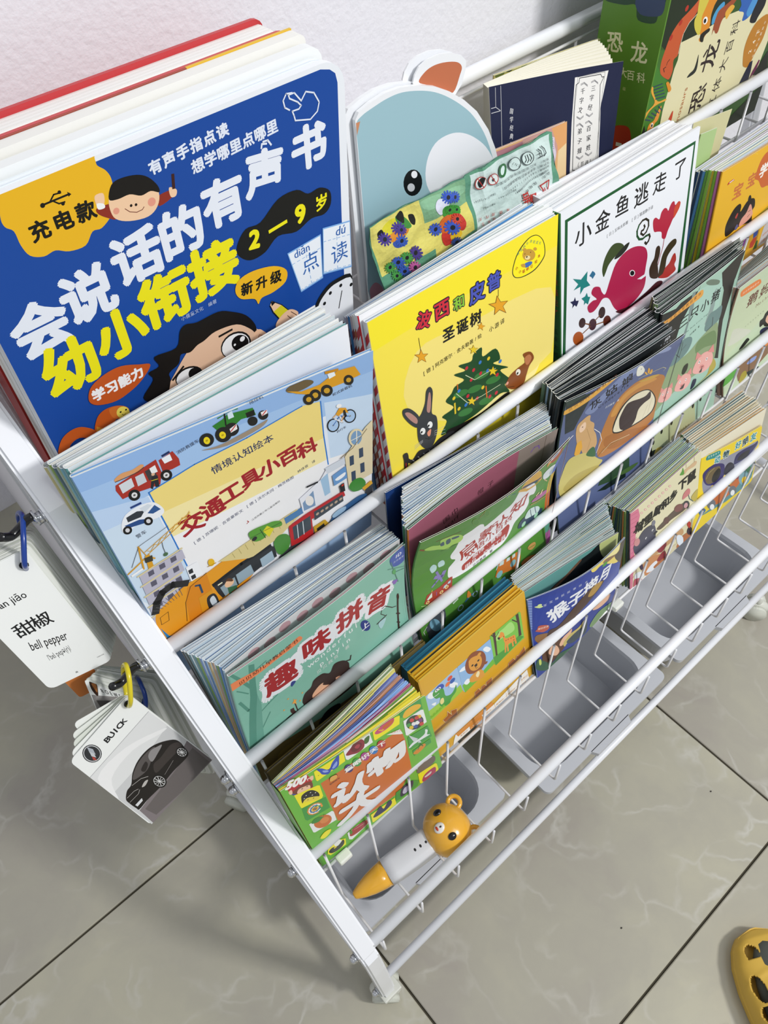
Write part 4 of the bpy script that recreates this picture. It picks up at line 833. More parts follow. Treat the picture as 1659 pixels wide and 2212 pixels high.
COVERS['yellow'] = ([(0.3053, 0.405, 0.8816), (0.5439, 0.409, 0.8685), (0.5411, 0.3799, 0.6395), (0.3079, 0.3835, 0.6395)], 0, (0, 0), [
["p","#f7e24e",[0,237,236.1,237,237.6,48.9,-1.9,37.4]],
["p","#f8e62e",[0,237,236.1,237,236.4,203.9,107.9,209.5,1.2,207.3]],
["s","#f6e9a0",[78.7,142.7,135.4,154.6,194.6,139.6,223.9,94.6,181,44.2,98.4,71.5]],
["s","#f6e27e",[47.9,181.5,111.8,177.7,228.6,160.8,231.9,77.8,98.4,71.5,29.4,128]],
["s","#3a3a20",[172.6,206.7,177.6,218.4,185.8,225.9,196.7,230,206.9,227.7,215.6,218.4,218.9,205.7,216.2,198.2,204.8,191.7,189.6,191.5,178.4,194.9,173.4,199.9]],
["s","#fbec1c",[173.7,206.2,178.5,217.3,186.5,224.6,197.1,229,206.9,226.9,214.7,218.2,217.7,206.2,215.2,199.4,204.1,193,189.3,192.6,178.8,195.6,174.4,200.2]],
["t","#1f7a6a","发现快乐",[180.7,219.8,193.1,225.1],3.4,0.01,"line"],
["t","#1f7a6a","体验成长",[198.2,225.0,210.9,217.7],3.4,0.01,"line"],
["t","#b3201c","小",[178.3,205.5,178.6,205.5],3.8,0.03,"line"],
["t","#b3201c","小",[182.9,199.8,183.2,199.8],3.8,0.03,"line"],
["t","#b3201c","聪",[188.1,197.8,188.5,197.8],3.9,0.03,"line"],
["t","#b3201c","明",[193.5,197.7,193.9,197.8],3.9,0.03,"line"],
["t","#b3201c","豆",[199.2,198.0,199.6,198.0],3.9,0.03,"line"],
["t","#b3201c","绘",[205.4,200.2,205.8,200.2],3.9,0.03,"line"],
["t","#b3201c","本",[209.5,204.4,209.9,204.4],3.8,0.03,"line"],
["e","#c89a3a",[195.4,211.9,8.5,-1.5,-3,7.3]],
["e","#c89a3a",[189.4,219.8,2.6,-1.1,0,2]],
["e","#c89a3a",[204,214.4,2.5,-1.1,0,1.8]],
["e","#ecd9a0",[193.6,209.9,3.5,-0.7,-1,2.5]],
["e","#2a1c10",[192.5,211.2,0.98,0,0,0.98]],
["e","#2a1c10",[189.8,215.5,0.56,0,0,0.56]],
["e","#2a1c10",[197.7,213.7,0.57,0,0,0.57]],
["s","#3f6cb8",[188.6,205,195.2,204.9,199.9,202.7,199,200.3,191.5,200.1]],
["s","#c89a3a",[184.3,206.7,189.5,205.3,190.5,201.3,186.2,203.3]],
["t","#15122a","波",[59.7,209.4,60.0,209.3],17.0,0.085,"line"],
["t","#cf2a3c","波",[59.7,209.4,60.0,209.3],17.0,0.028,"line"],
["t","#15122a","西",[81.5,209.2,81.8,209.2],19.1,0.085,"line"],
["t","#cf2a3c","西",[81.5,209.2,81.8,209.2],19.1,0.028,"line"],
["t","#15122a","和",[102.5,205.6,102.8,205.6],14.5,0.085,"line"],
["t","#8bc43a","和",[102.5,205.6,102.8,205.6],14.5,0.028,"line"],
["t","#15122a","皮",[125.6,205.1,125.9,205.1],20.9,0.085,"line"],
["t","#4a56b8","皮",[125.6,205.1,125.9,205.1],20.9,0.028,"line"],
["t","#15122a","普",[147.9,206.1,148.2,206.1],18.9,0.085,"line"],
["t","#4a56b8","普",[147.9,206.1,148.2,206.1],18.9,0.028,"line"],
["t","#181818","圣诞树",[87.5,180.3,122.5,178.8],15.7,0.03,"line"],
["t","#2a2410","[德]阿克塞尔·舍夫勒著/绘",[53.7,154.1,126.6,156.1],5.6,0.0,"line"],
["t","#2a2410","小游译",[142.5,156.2,158.0,156.6],6.4,0.0,"line"],
["l","#3a2a10",0.51,[51.7,194.4,52.5,180.2]],
["l","#3a2a10",0.56,[153.2,194.9,153,187.4]],
["l","#3a2a10",0.56,[127.5,173.4,128.6,170.2]],
["p","#7a4a14",[52.8,181.8,50.6,177.5,44.6,180.1,49.2,174.3,47.4,169.6,52.5,170.3,57.6,164.6,56,171,60.9,172.3,54.8,175.5]],
["p","#e8a422",[52.8,180.8,50.8,177,45.6,179.3,49.6,174.2,48,170.1,52.5,170.7,56.9,165.8,55.6,171.4,59.8,172.5,54.5,175.3]],
["p","#7a4a14",[151.2,189.5,149.1,182.5,139.4,185.6,148,177.3,146.8,169.6,154.3,171.6,163.6,163.4,159.3,173.3,166.2,176.1,156.1,180]],
["p","#e8a422",[151.4,188,149.6,181.8,141.1,184.5,148.6,177.3,147.6,170.5,154.1,172.3,162.3,165.1,158.6,173.7,164.6,176.2,155.7,179.7]],
["p","#7a4a14",[129.9,170.5,127.7,168.6,123.6,171.2,126.2,167.2,124.3,165,128.2,164.3,131.1,160.3,130.8,164,134.6,163.8,130.5,166.7]],
["p","#e8a422",[129.8,170,127.8,168.3,124.2,170.6,126.5,167.1,124.8,165.1,128.2,164.6,130.8,161,130.6,164.3,133.9,164.1,130.3,166.6]],
["s","#1e4a26",[117.3,140,128.5,142,129.6,130.2,147.5,130,153.7,113.5,143.7,113.4,165.4,96.4,153.4,98.9,168.6,77.6,159.8,76.6,166.7,62.9,152.7,68.5,128.4,64.8,111.3,63.1,84.7,64.7,67,67,76.2,79.8,70.7,89.6,86.8,91.4,76.9,105.2,85.2,110.4,90.4,116,103.1,117,90,130.6,105.4,127.1,96.7,137.8,113.7,133.6]],
["e","#3a7a3a",[97.3,102.9,9.9,-1.8,-1.5,4.7]],
["e","#3a7a3a",[127,108.6,10.1,-1.7,-1.8,4.8]],
["e","#3a7a3a",[143,93,10.5,-1.9,-1.8,4.9]],
["e","#3a7a3a",[102,75.5,10.1,-2.1,-1.6,5]],
["e","#3a7a3a",[132.1,71.9,10.5,-2.1,-1.8,5.2]],
["e","#3a7a3a",[116.5,97.1,10.1,-1.9,-1.7,4.8]],
["e","#c8283c",[107.1,129,2.06,0,0,2.06]],
["e","#3a7ac8",[125.5,125.4,2.1,0,0,2.1]],
["e","#e8c830",[137.4,123.4,2.13,0,0,2.13]],
["e","#c8283c",[112.4,111.4,2.13,0,0,2.13]],
["e","#c8283c",[148.9,96.1,2.23,0,0,2.23]],
["e","#3a7ac8",[95.1,107.8,2.11,0,0,2.11]],
["e","#e8c830",[127.9,92.2,2.21,0,0,2.21]],
["e","#c8283c",[146.9,73.3,2.29,0,0,2.29]],
["e","#c8283c",[119.1,83.2,2.22,0,0,2.22]],
["e","#3a7ac8",[103.2,84.6,2.19,0,0,2.19]],
["e","#e8c830",[93.5,85.6,2.17,0,0,2.17]],
["e","#c8283c",[137.3,74.3,2.28,0,0,2.28]],
["e","#c8283c",[116.2,121.4,2.1,0,0,2.1]],
["e","#3a7ac8",[153.7,110.6,2.19,0,0,2.19]],
["e","#e8c830",[87.7,102.9,2.11,0,0,2.11]],
["e","#c8283c",[125.5,111.8,2.15,0,0,2.15]],
["e","#c8283c",[106.5,94.2,2.17,0,0,2.17]],
["e","#3a7ac8",[135.3,109.6,2.17,0,0,2.17]],
["l","#cfd8b0",0.74,[105,121.6,117.1,108.6,133.5,107.7,146.8,105.7]],
["l","#cfd8b0",0.75,[91.2,106.7,105.9,85.4,125.7,82.2,153,80.8]],
["p","#7a4a14",[117.4,151.3,115.7,148.3,111,150.6,114.6,146.1,113.3,142.8,117.2,143,121.1,138.6,119.9,143.3,123.6,144,118.9,146.6]],
["p","#eacb28",[117.3,150.6,115.9,148,111.8,150,114.9,146,113.8,143.1,117.2,143.3,120.6,139.5,119.6,143.6,122.8,144.2,118.7,146.5]],
["p","#7a4a14",[143.2,111.1,141,107.8,135.5,111,139.5,105.4,137.7,101.7,142.5,101.4,147,95.8,145.8,101.4,150.4,101.7,144.9,105.4]],
["p","#eacb28",[143.2,110.2,141.2,107.4,136.4,110.2,139.9,105.2,138.3,102,142.6,101.8,146.5,96.9,145.4,101.8,149.5,102,144.6,105.3]],
["p","#7a4a14",[112.4,90.7,110,87.8,104.9,91.1,108.5,85.5,106.5,82.1,111.1,81.6,115,76.1,114.3,81.5,118.7,81.5,113.6,85.3]],
["p","#eacb28",[112.3,90,110.2,87.3,105.7,90.3,108.9,85.4,107.1,82.4,111.2,81.9,114.6,77.1,113.9,81.8,117.8,81.8,113.3,85.2]],
["l","#e8c830",2.13,[88.2,96,88.1,82.9]],
["l","#e06a20",1.58,[132.2,91.1,132.9,76.1]],
["l","#e06a20",1.19,[93.6,116.9,93.4,110.6]],
["s","#1c1a18",[75.1,67.9,94.6,64.4,124.8,60.7,159.6,64.2,166.6,59.8,152.2,49.4,117.2,46.1,80.6,54.5]],
["s","#8a4a1e",[161.5,73.1,166.9,83.2,179.2,86.7,191.6,88.6,187.3,100.2,198.6,97.3,204.2,85.9,197.1,79.3,192.5,69.4,188.2,60.9,173.8,61.7]],
["s","#c07a50",[190.1,94,196.9,94.7,200.5,88,196,82.4,191.6,84.9]],
["e","#f0ece0",[179.9,81,3.4,-2.8,1.3,3.4]],
["e","#151515",[178.9,80.1,1.5,0,0,1.5]],
["e","#e8a08a",[163.3,76.1,1.98,0,0,1.98]],
["l","#3a1c0c",0.67,[165,69.7,173.8,65.6]],
["s","#3c3e42",[40,106.6,45,110.7,50.7,120.3,53.6,132.7,58.4,135.4,61.5,127.9,58.9,112.2,57.9,102.4,63.3,94.4,62.4,76.5,55.2,62.3,45.7,63.1,37.9,77.4,37.4,93.3]],
["s","#3c3e42",[41.7,108.4,31.9,125,23.7,128.8,23.1,120.6,30.8,105.2,38.8,96.9]],
["s","#b98a80",[38.7,108.1,30.8,120.8,25.2,123.2,30.7,111.2,37.4,102.4]],
["s","#b98a80",[51.7,110.8,56.1,128.3,58.4,126.9,57.6,114.4,55.2,105.7]],
["e","#f0f0ee",[43.9,88.3,3.1,-2.7,1.3,3.7]],
["e","#f0f0ee",[53.8,90.3,3.1,-2.6,1.2,3.7]],
["e","#101010",[42.3,88.1,1.34,0,0,1.34]],
["e","#101010",[51.9,90.3,1.35,0,0,1.35]],
["s","#e6967c",[49.2,82.9,54.4,84.4,53,77.8,50.4,77]],
["l","#101010",0.61,[50.4,77,50.6,73.1,45.8,77.7]],
["l","#101010",0.61,[50.6,73.1,55.7,73.4]],
["l","#c8c8c8",0.37,[58.5,78.5,73.3,76.1]],
["l","#c8c8c8",0.36,[42.6,77.3,31.7,77]],
["l","#c8c8c8",0.37,[58.2,76.1,72.9,71.8]],
["l","#c8c8c8",0.36,[42.5,76.2,31.4,74.7]],
["l","#c8c8c8",0.37,[58,73.8,72.5,67.5]],
["l","#c8c8c8",0.36,[42.3,75,31.1,72.3]],
["s","#2c2c2e",[36.7,67.1,51.9,61.3,65.1,65.1,81.3,63.7,84.1,57,67,50.7,52.9,40.7,34.3,47.5,23.1,59,16.5,67,18.7,71.9,26.6,61.4]],
["l","#8a8c90",0.92,[26.6,61.4,31.2,53.1]],
["l","#8a8c90",0.92,[34,60.6,38.7,52.3]],
["l","#8a8c90",0.93,[41.5,59.8,46.3,51.5]],
["l","#8a8c90",0.94,[49.1,59.1,54,50.7]],
["l","#8a8c90",0.94,[56.7,58.3,61.7,49.8]],
["l","#8a8c90",0.95,[64.4,57.5,69.5,49]],
["s","#2c2c2e",[16.1,75.3,21.5,74.6,22,64.7,17.9,52.9,15.1,55,16.2,67.2]],
["l","#a02a2a",1.22,[18,62.7,17.6,53.1]],
])
COVERS['goldfish'] = ([(0.548, 0.41, 0.8662), (0.7717, 0.413, 0.8642), (0.7826, 0.3825, 0.6395), (0.5626, 0.3842, 0.6395)], 0, (0, 0), [
["p","#12582c",[6.9,217.9,216.2,215,216.1,46.5,217.5,-8.8,1,-38.9,5.7,154.3]],
["p","#eceff5",[10.9,214.4,213.5,211.8,210.1,49.6,207.2,-3.2,6,-42.3,10,152.1]],
["t","#16161a","小",[33.6,191.2,35.0,191.2],26.4,0.012,"line"],
["t","#16161a","金",[63.6,191.2,65.1,191.1],24.4,0.012,"line"],
["t","#16161a","鱼",[95.0,194.5,96.5,194.4],23.7,0.012,"line"],
["t","#16161a","逃",[126.1,192.6,127.6,192.6],25.3,0.012,"line"],
["t","#16161a","走",[157.2,192.8,158.8,192.7],23.3,0.012,"line"],
["t","#16161a","了",[191.5,194.0,193.1,194.0],23.2,0.012,"line"],
["t","#33343a","[日]五味太郎著",[72.8,170.5,104.5,170.7],4.5,0.0,"line"],
["t","#33343a","[日]猿渡静子译",[113.8,170.2,146.8,169.3],4.7,0.0,"line"],
["l","#2b2418",2.46,[135.3,153.8,137,151,135,148.4,131.5,148.5,130.7,145.9,135.5,141.6,140.4,143.4,143.7,148.9,142.8,155.8,137.7,160.1,131.9,160.7,126.5,157.8]],
["l","#1c5028",2.68,[126.5,157.8,123.5,152.2,124.3,145.9,128.4,139.9,134.5,137.5,140.2,138.4,146.2,137.6]],
["l","#2b2418",2.78,[146.2,137.6,147.8,133.8,145.7,129.7,142.2,127.7,139.3,131.1]],
["s","#b3203c",[175,118.4,170.7,122,168.9,129.7,161.5,133.8,155.2,136.5,151.9,145.2,151.7,152.2,156,153.3,162.6,148.3,165.3,155.1,170.1,157.9,174.9,155.8,178.2,151.5,180.8,156.1,184.1,159.1,188,158.4,190.7,152.8,196.1,154.9,199.9,152.3,199.1,146.1,193.9,140.3,188.4,136.7,185.3,131.9,180.9,125.7,178.1,118.6]],
["s","#c94428",[189.4,149.4,193.4,152.6,197.7,154.2,200.3,151.6,199.1,146.1,193.9,140.3,189.7,138.1]],
["l","#a0283a",1.19,[175.5,118.2,174.3,107.6,170.9,98.4,168.3,88.7]],
["s","#3b2a1c",[155.8,77.2,152,89,155,96.4,159.7,101.7,161.3,112.8,165.7,114.4,169.3,110,169.7,101.1,167.2,91.5,169.3,81.5,170,69.9]],
["s","#3a3018",[170.9,69.5,172.5,86.6,175.6,98.3,183.7,106.3,192.7,109.1,199.3,107,200.3,100.6,191.5,96.1,184.6,89.5,183.3,76.7,179.6,69.5]],
["s","#b03028",[171.7,69.1,179.4,70.8,183.3,76.7,190.8,79.8,196.1,87.3,200.8,87.8,204,77.8,201.6,72.2,205.5,63.4,196.9,60.8,187.2,61.2]],
["s","#3a4a22",[69.1,122.6,66.4,133.3,70,144.8,77.7,153,85.8,155.1,95.9,150.8,102,144.4,99.6,139.4,88.4,138.8,77.5,133.9,72.4,126.1]],
["s","#20241c",[100.6,144,107.6,145.2,111.4,143.9,106.8,138,97.1,134.5,87.2,135.3,88.4,138.8]],
["s","#ae1f4a",[54.4,85.8,46.5,88.6,43.5,98,51.9,101,58.9,99.6,49.6,111.2,53.1,117.6,63,113,67.3,104.2,73.5,98.5,80.5,112.8,89.3,128.8,104.4,135.6,122.4,134,139.6,124.9,146,112.4,144.7,98.1,143.6,89.6,141.2,84.6,146.2,85.2,144.5,70.4,131.8,61.2,110.9,57.9,98,62.7,89.1,73,80,88.9,69.7,94.4,62.1,89.3]],
["p","#eceff5",[129.9,88.6,148.8,88.1,149.2,84.9,137.8,84.5]],
["e","#efeff0",[119.9,101.6,5.1,-3.6,1.2,3.4]],
["e","#101012",[119.9,101.6,3.8,-2.7,0.9,2.7]],
["p","#14807c",[19,146,31.9,138.5,42.1,143.4,41.3,132.5,47.2,123.6,36.6,125.4,30.8,120.7,31.3,130.2,20.2,131.2,27.5,135.1]],
["p","#2a6a90",[45.3,136.1,50.4,139.8,54.3,135.5,55.2,133.1,52.6,131.2,50.8,129.6,49.2,132.4]],
["p","#14807c",[33.1,114.1,39.2,113.8,41.8,116.9,43.8,110.7,47.7,108.6,45.6,104.4,44.1,100.6,40.2,104.9,37.2,103.5,37.8,108]],
["p","#20234a",[14.8,119.6,20.4,118,22.6,121.6,24.1,116,28.6,114.1,27.2,110.8,25,108.1,21.9,111.9,18.2,109.7,18.9,114.1]],
["e","#3a1f1c",[35,81,5.4,-4,1.6,5.8]],
["e","#42202a",[53.1,68.6,6.4,-4.8,1.8,7]],
["e","#331c18",[68.7,76.3,5.7,-4.1,1.7,6.8]],
["e","#5a2418",[78.5,59.3,6.7,-4.8,1.6,6.7]],
["e","#a8521c",[28.7,63.2,8.6,-6.5,2.3,8.1]],
["l","#7a4a20",1.42,[40.2,77.1,48.2,71.3]],
["l","#7a4a20",1.44,[36.5,65.8,49.1,68.2]],
["l","#7a4a20",1.45,[56.9,71.8,65.6,74.3]],
["l","#7a4a20",1.46,[58.8,65.3,72.7,61.3]],
["s","#4a1c24",[93.8,64.1,119.3,58.2,149,61.1,170.2,65.1,180.2,56.7,145.8,50.4,111.4,52.8]],
])
COVERS['pinyin'] = ([(0.0645, 0.325, 0.6905), (0.2619, 0.32, 0.6975), (0.2532, 0.3022, 0.5085), (0.0442, 0.3022, 0.5085)], 0.004, (0, 0.008), [
["p","#5b9382",[19.8,184.3,25.4,180.4,22.1,129,7.5,48.3,-1.6,58.8,15,132.2]],
["l","#5b9382",3.6,[2.7,188.7,9.2,171,19.3,143]],
["l","#5b9382",1.88,[24.1,168.9,36.8,172.3]],
["l","#5b9382",1.67,[16.6,96.2,30.9,102.8,41.4,106.2]],
["l","#5b9382",1.51,[21,111.8,44,124.1]],
["l","#5b9382",2.99,[4.1,134.8,10.1,114.2,17.7,102.5]],
["l","#5b9382",1.47,[16.3,70.9,29.9,88.3]],
["l","#5b9382",1.3,[4.1,156,14.2,139.8]],
["p","#6ea594",[22.1,129,23.7,108.6,14.1,40.8,6.2,49.8]],
["s","#ec8a5c",[-0.7,173.7,33.2,167.4,58.6,170.2,70.9,174,74.8,172,74.3,164.9,48.4,162.6,26.1,160,6.4,161.2,-1.1,162.4]],
["t","#5a2a20","贝贝幼儿早教启蒙书",[10.6,164.6,68.1,169.4],7.2,0.01,"line"],
["t","#e9ebf0","趣",[48.6,129.1,48.9,129.1],39.0,0.16,"line"],
["t","#e9ebf0","味",[90.5,141.1,90.8,141.1],36.4,0.16,"line"],
["t","#e9ebf0","拼",[131.3,144.3,131.7,144.3],35.8,0.16,"line"],
["t","#e9ebf0","音",[167.7,131.7,168.1,131.6],34.0,0.16,"line"],
["e","#e9ebf0",[68.9,139.7,11.93,0,0,11.93]],
["e","#e9ebf0",[110.1,140.3,10.35,0,0,10.35]],
["e","#e9ebf0",[148.2,137,9.62,0,0,9.62]],
["t","#a83236","趣",[48.6,129.1,48.9,129.1],36.9,0.04,"line"],
["t","#a83236","味",[90.5,141.1,90.8,141.1],34.3,0.04,"line"],
["t","#a83236","拼",[131.3,144.3,131.7,144.3],33.8,0.04,"line"],
["t","#a83236","音",[167.7,131.7,168.1,131.6],31.5,0.04,"line"],
["t","#e9f0ee","wonderful",[81.5,114.5,137.8,119.2],11.3,0.01,"line"],
["t","#e9f0ee","pinyin",[92.9,102.8,126.4,106.3],10.2,0.01,"line"],
['t', '#e2ece8', '贝贝教育 著', [88.5, 93.6, 124.0, 96.2], 6.1, 0.0, 'line'],
["e","#2c3c86",[149.1,106.7,5.6,-3.3,-1.7,10.9]],
["t","#f0f0f4","上",[148.9,106.6,149.2,106.6],10.6,0.02,"line"],
["s","#3b2a26",[64.3,62.1,67.8,75.9,76.3,79.1,81.1,86.5,91.8,86,99.7,78.5,106.4,86.4,116.7,81.3,122.7,71,122.8,60.7,132.1,48.3,125.3,33.1,80.5,36.6]],
["l","#3b2a26",1.61,[119.8,76.6,125,73.5,126.8,79.1]],
["s","#e3b292",[75.1,62.7,80.1,69.8,89.5,72,97.1,63.6,102.9,64.9,111.4,60.5,111,48.4,82.7,46.7]],
["s","#3b2a26",[89.1,69.9,98.6,72.1,104.8,65.3,101.7,58.6,96.7,61.5]],
["s","#4a2f2c",[28.8,59.1,39.3,59.8,48.5,62.1,60.1,59.2,67.6,60.9,74.2,41,28.7,44.2]],
["p","#4a2f2c",[49.3,66.2,49.8,70.2,53.7,68.9,53.6,65.2,55,59.9,50.8,60.8]],
["l","#4a2f2c",1.14,[56.1,73.8,56.8,60.3]],
["p","#f2a64a",[53,76,55.6,78.9,55.6,82.5,56.7,79.2,58.9,77.8,57.4,75.4,57.6,70.9,55.5,74.5]],
["e","#f2a64a",[66.1,80.9,0.97,0,0,0.97]],
["e","#f2a64a",[50.4,87.9,0.96,0,0,0.96]],
["e","#f2a64a",[61.8,71.9,0.96,0,0,0.96]],
["e","#f2a64a",[43.5,75.8,0.94,0,0,0.94]],
["s","#3c4a8a",[56.5,106.8,58.6,109.6,62.4,106.5,60.3,103.7,57.2,102.1]],
["s","#4c62ac",[184.3,184.2,199.6,187.2,202.7,181.7,204.1,164.8,197.4,160.9,188.5,165.4,184.2,173.6]],
["t","#eef0f8","ID",[191.7,179.3,196.0,178.7],6.9,0.03,"line"],
["t","#dfe4f4","贝贝教育",[189.4,172.2,200.1,170.6],3.1,0.0,"line"],
["l","#3a2420",2.18,[193.3,113.2,189.3,60.5]],
["e","#3a2420",[193.1,109.7,1.5,-1.6,0.3,5.2]],
["l","#3a2420",0.86,[171.3,111.5,175.7,111.9,184.8,99.8,189.6,97.2]],
["l","#3a2420",0.64,[171.2,109.2,169.6,104.5,174.5,96.8]],
["l","#3a2420",1.26,[163.3,93.7,176.4,95.6]],
["s","#a9cdd2",[165.2,93,175.1,92.5,171.2,84.1,167,82.3]],
["e","#3a2420",[191.2,83.1,2.6,-2.6,0.2,1.3]],
["e","#3a2420",[190,69.6,2.1,-2.2,0.1,1.3]],
["p","#74643a",[-6.5,40,77.8,24.5,194.2,11.2,205.3,-129.8,72.4,-152.9,-14.8,-79.1]],
["s","#1b1b1d",[73.8,18.9,86.1,28,102,23.1,94.8,8.2,80.4,11.4]],
["s","#8a7638",[22.9,20.8,48.1,22.4,72.1,15.7,90.3,-5.8,51.4,-14.5,26.4,-10.4]],
["s","#26241a",[70.7,-10.1,118.8,-12.9,152.6,-19.7,167.2,-44.9,123.3,-67.7,75.2,-48.7]],
["l","#5b8a7a",0.87,[180.8,168.7,204.4,151.2]],
["l","#5b8a7a",0.88,[188.6,155.4,202.5,148.2]],
["l","#5b8a7a",0.87,[184.5,176.9,194.5,134.4]],
["s","#8a6ab8",[186.7,142.7,193.5,139.1,191.5,135.1,188.5,135.7]],
["s","#5fa86a",[186.7,160,190.6,159.6,191,151.7,187.7,154]],
])
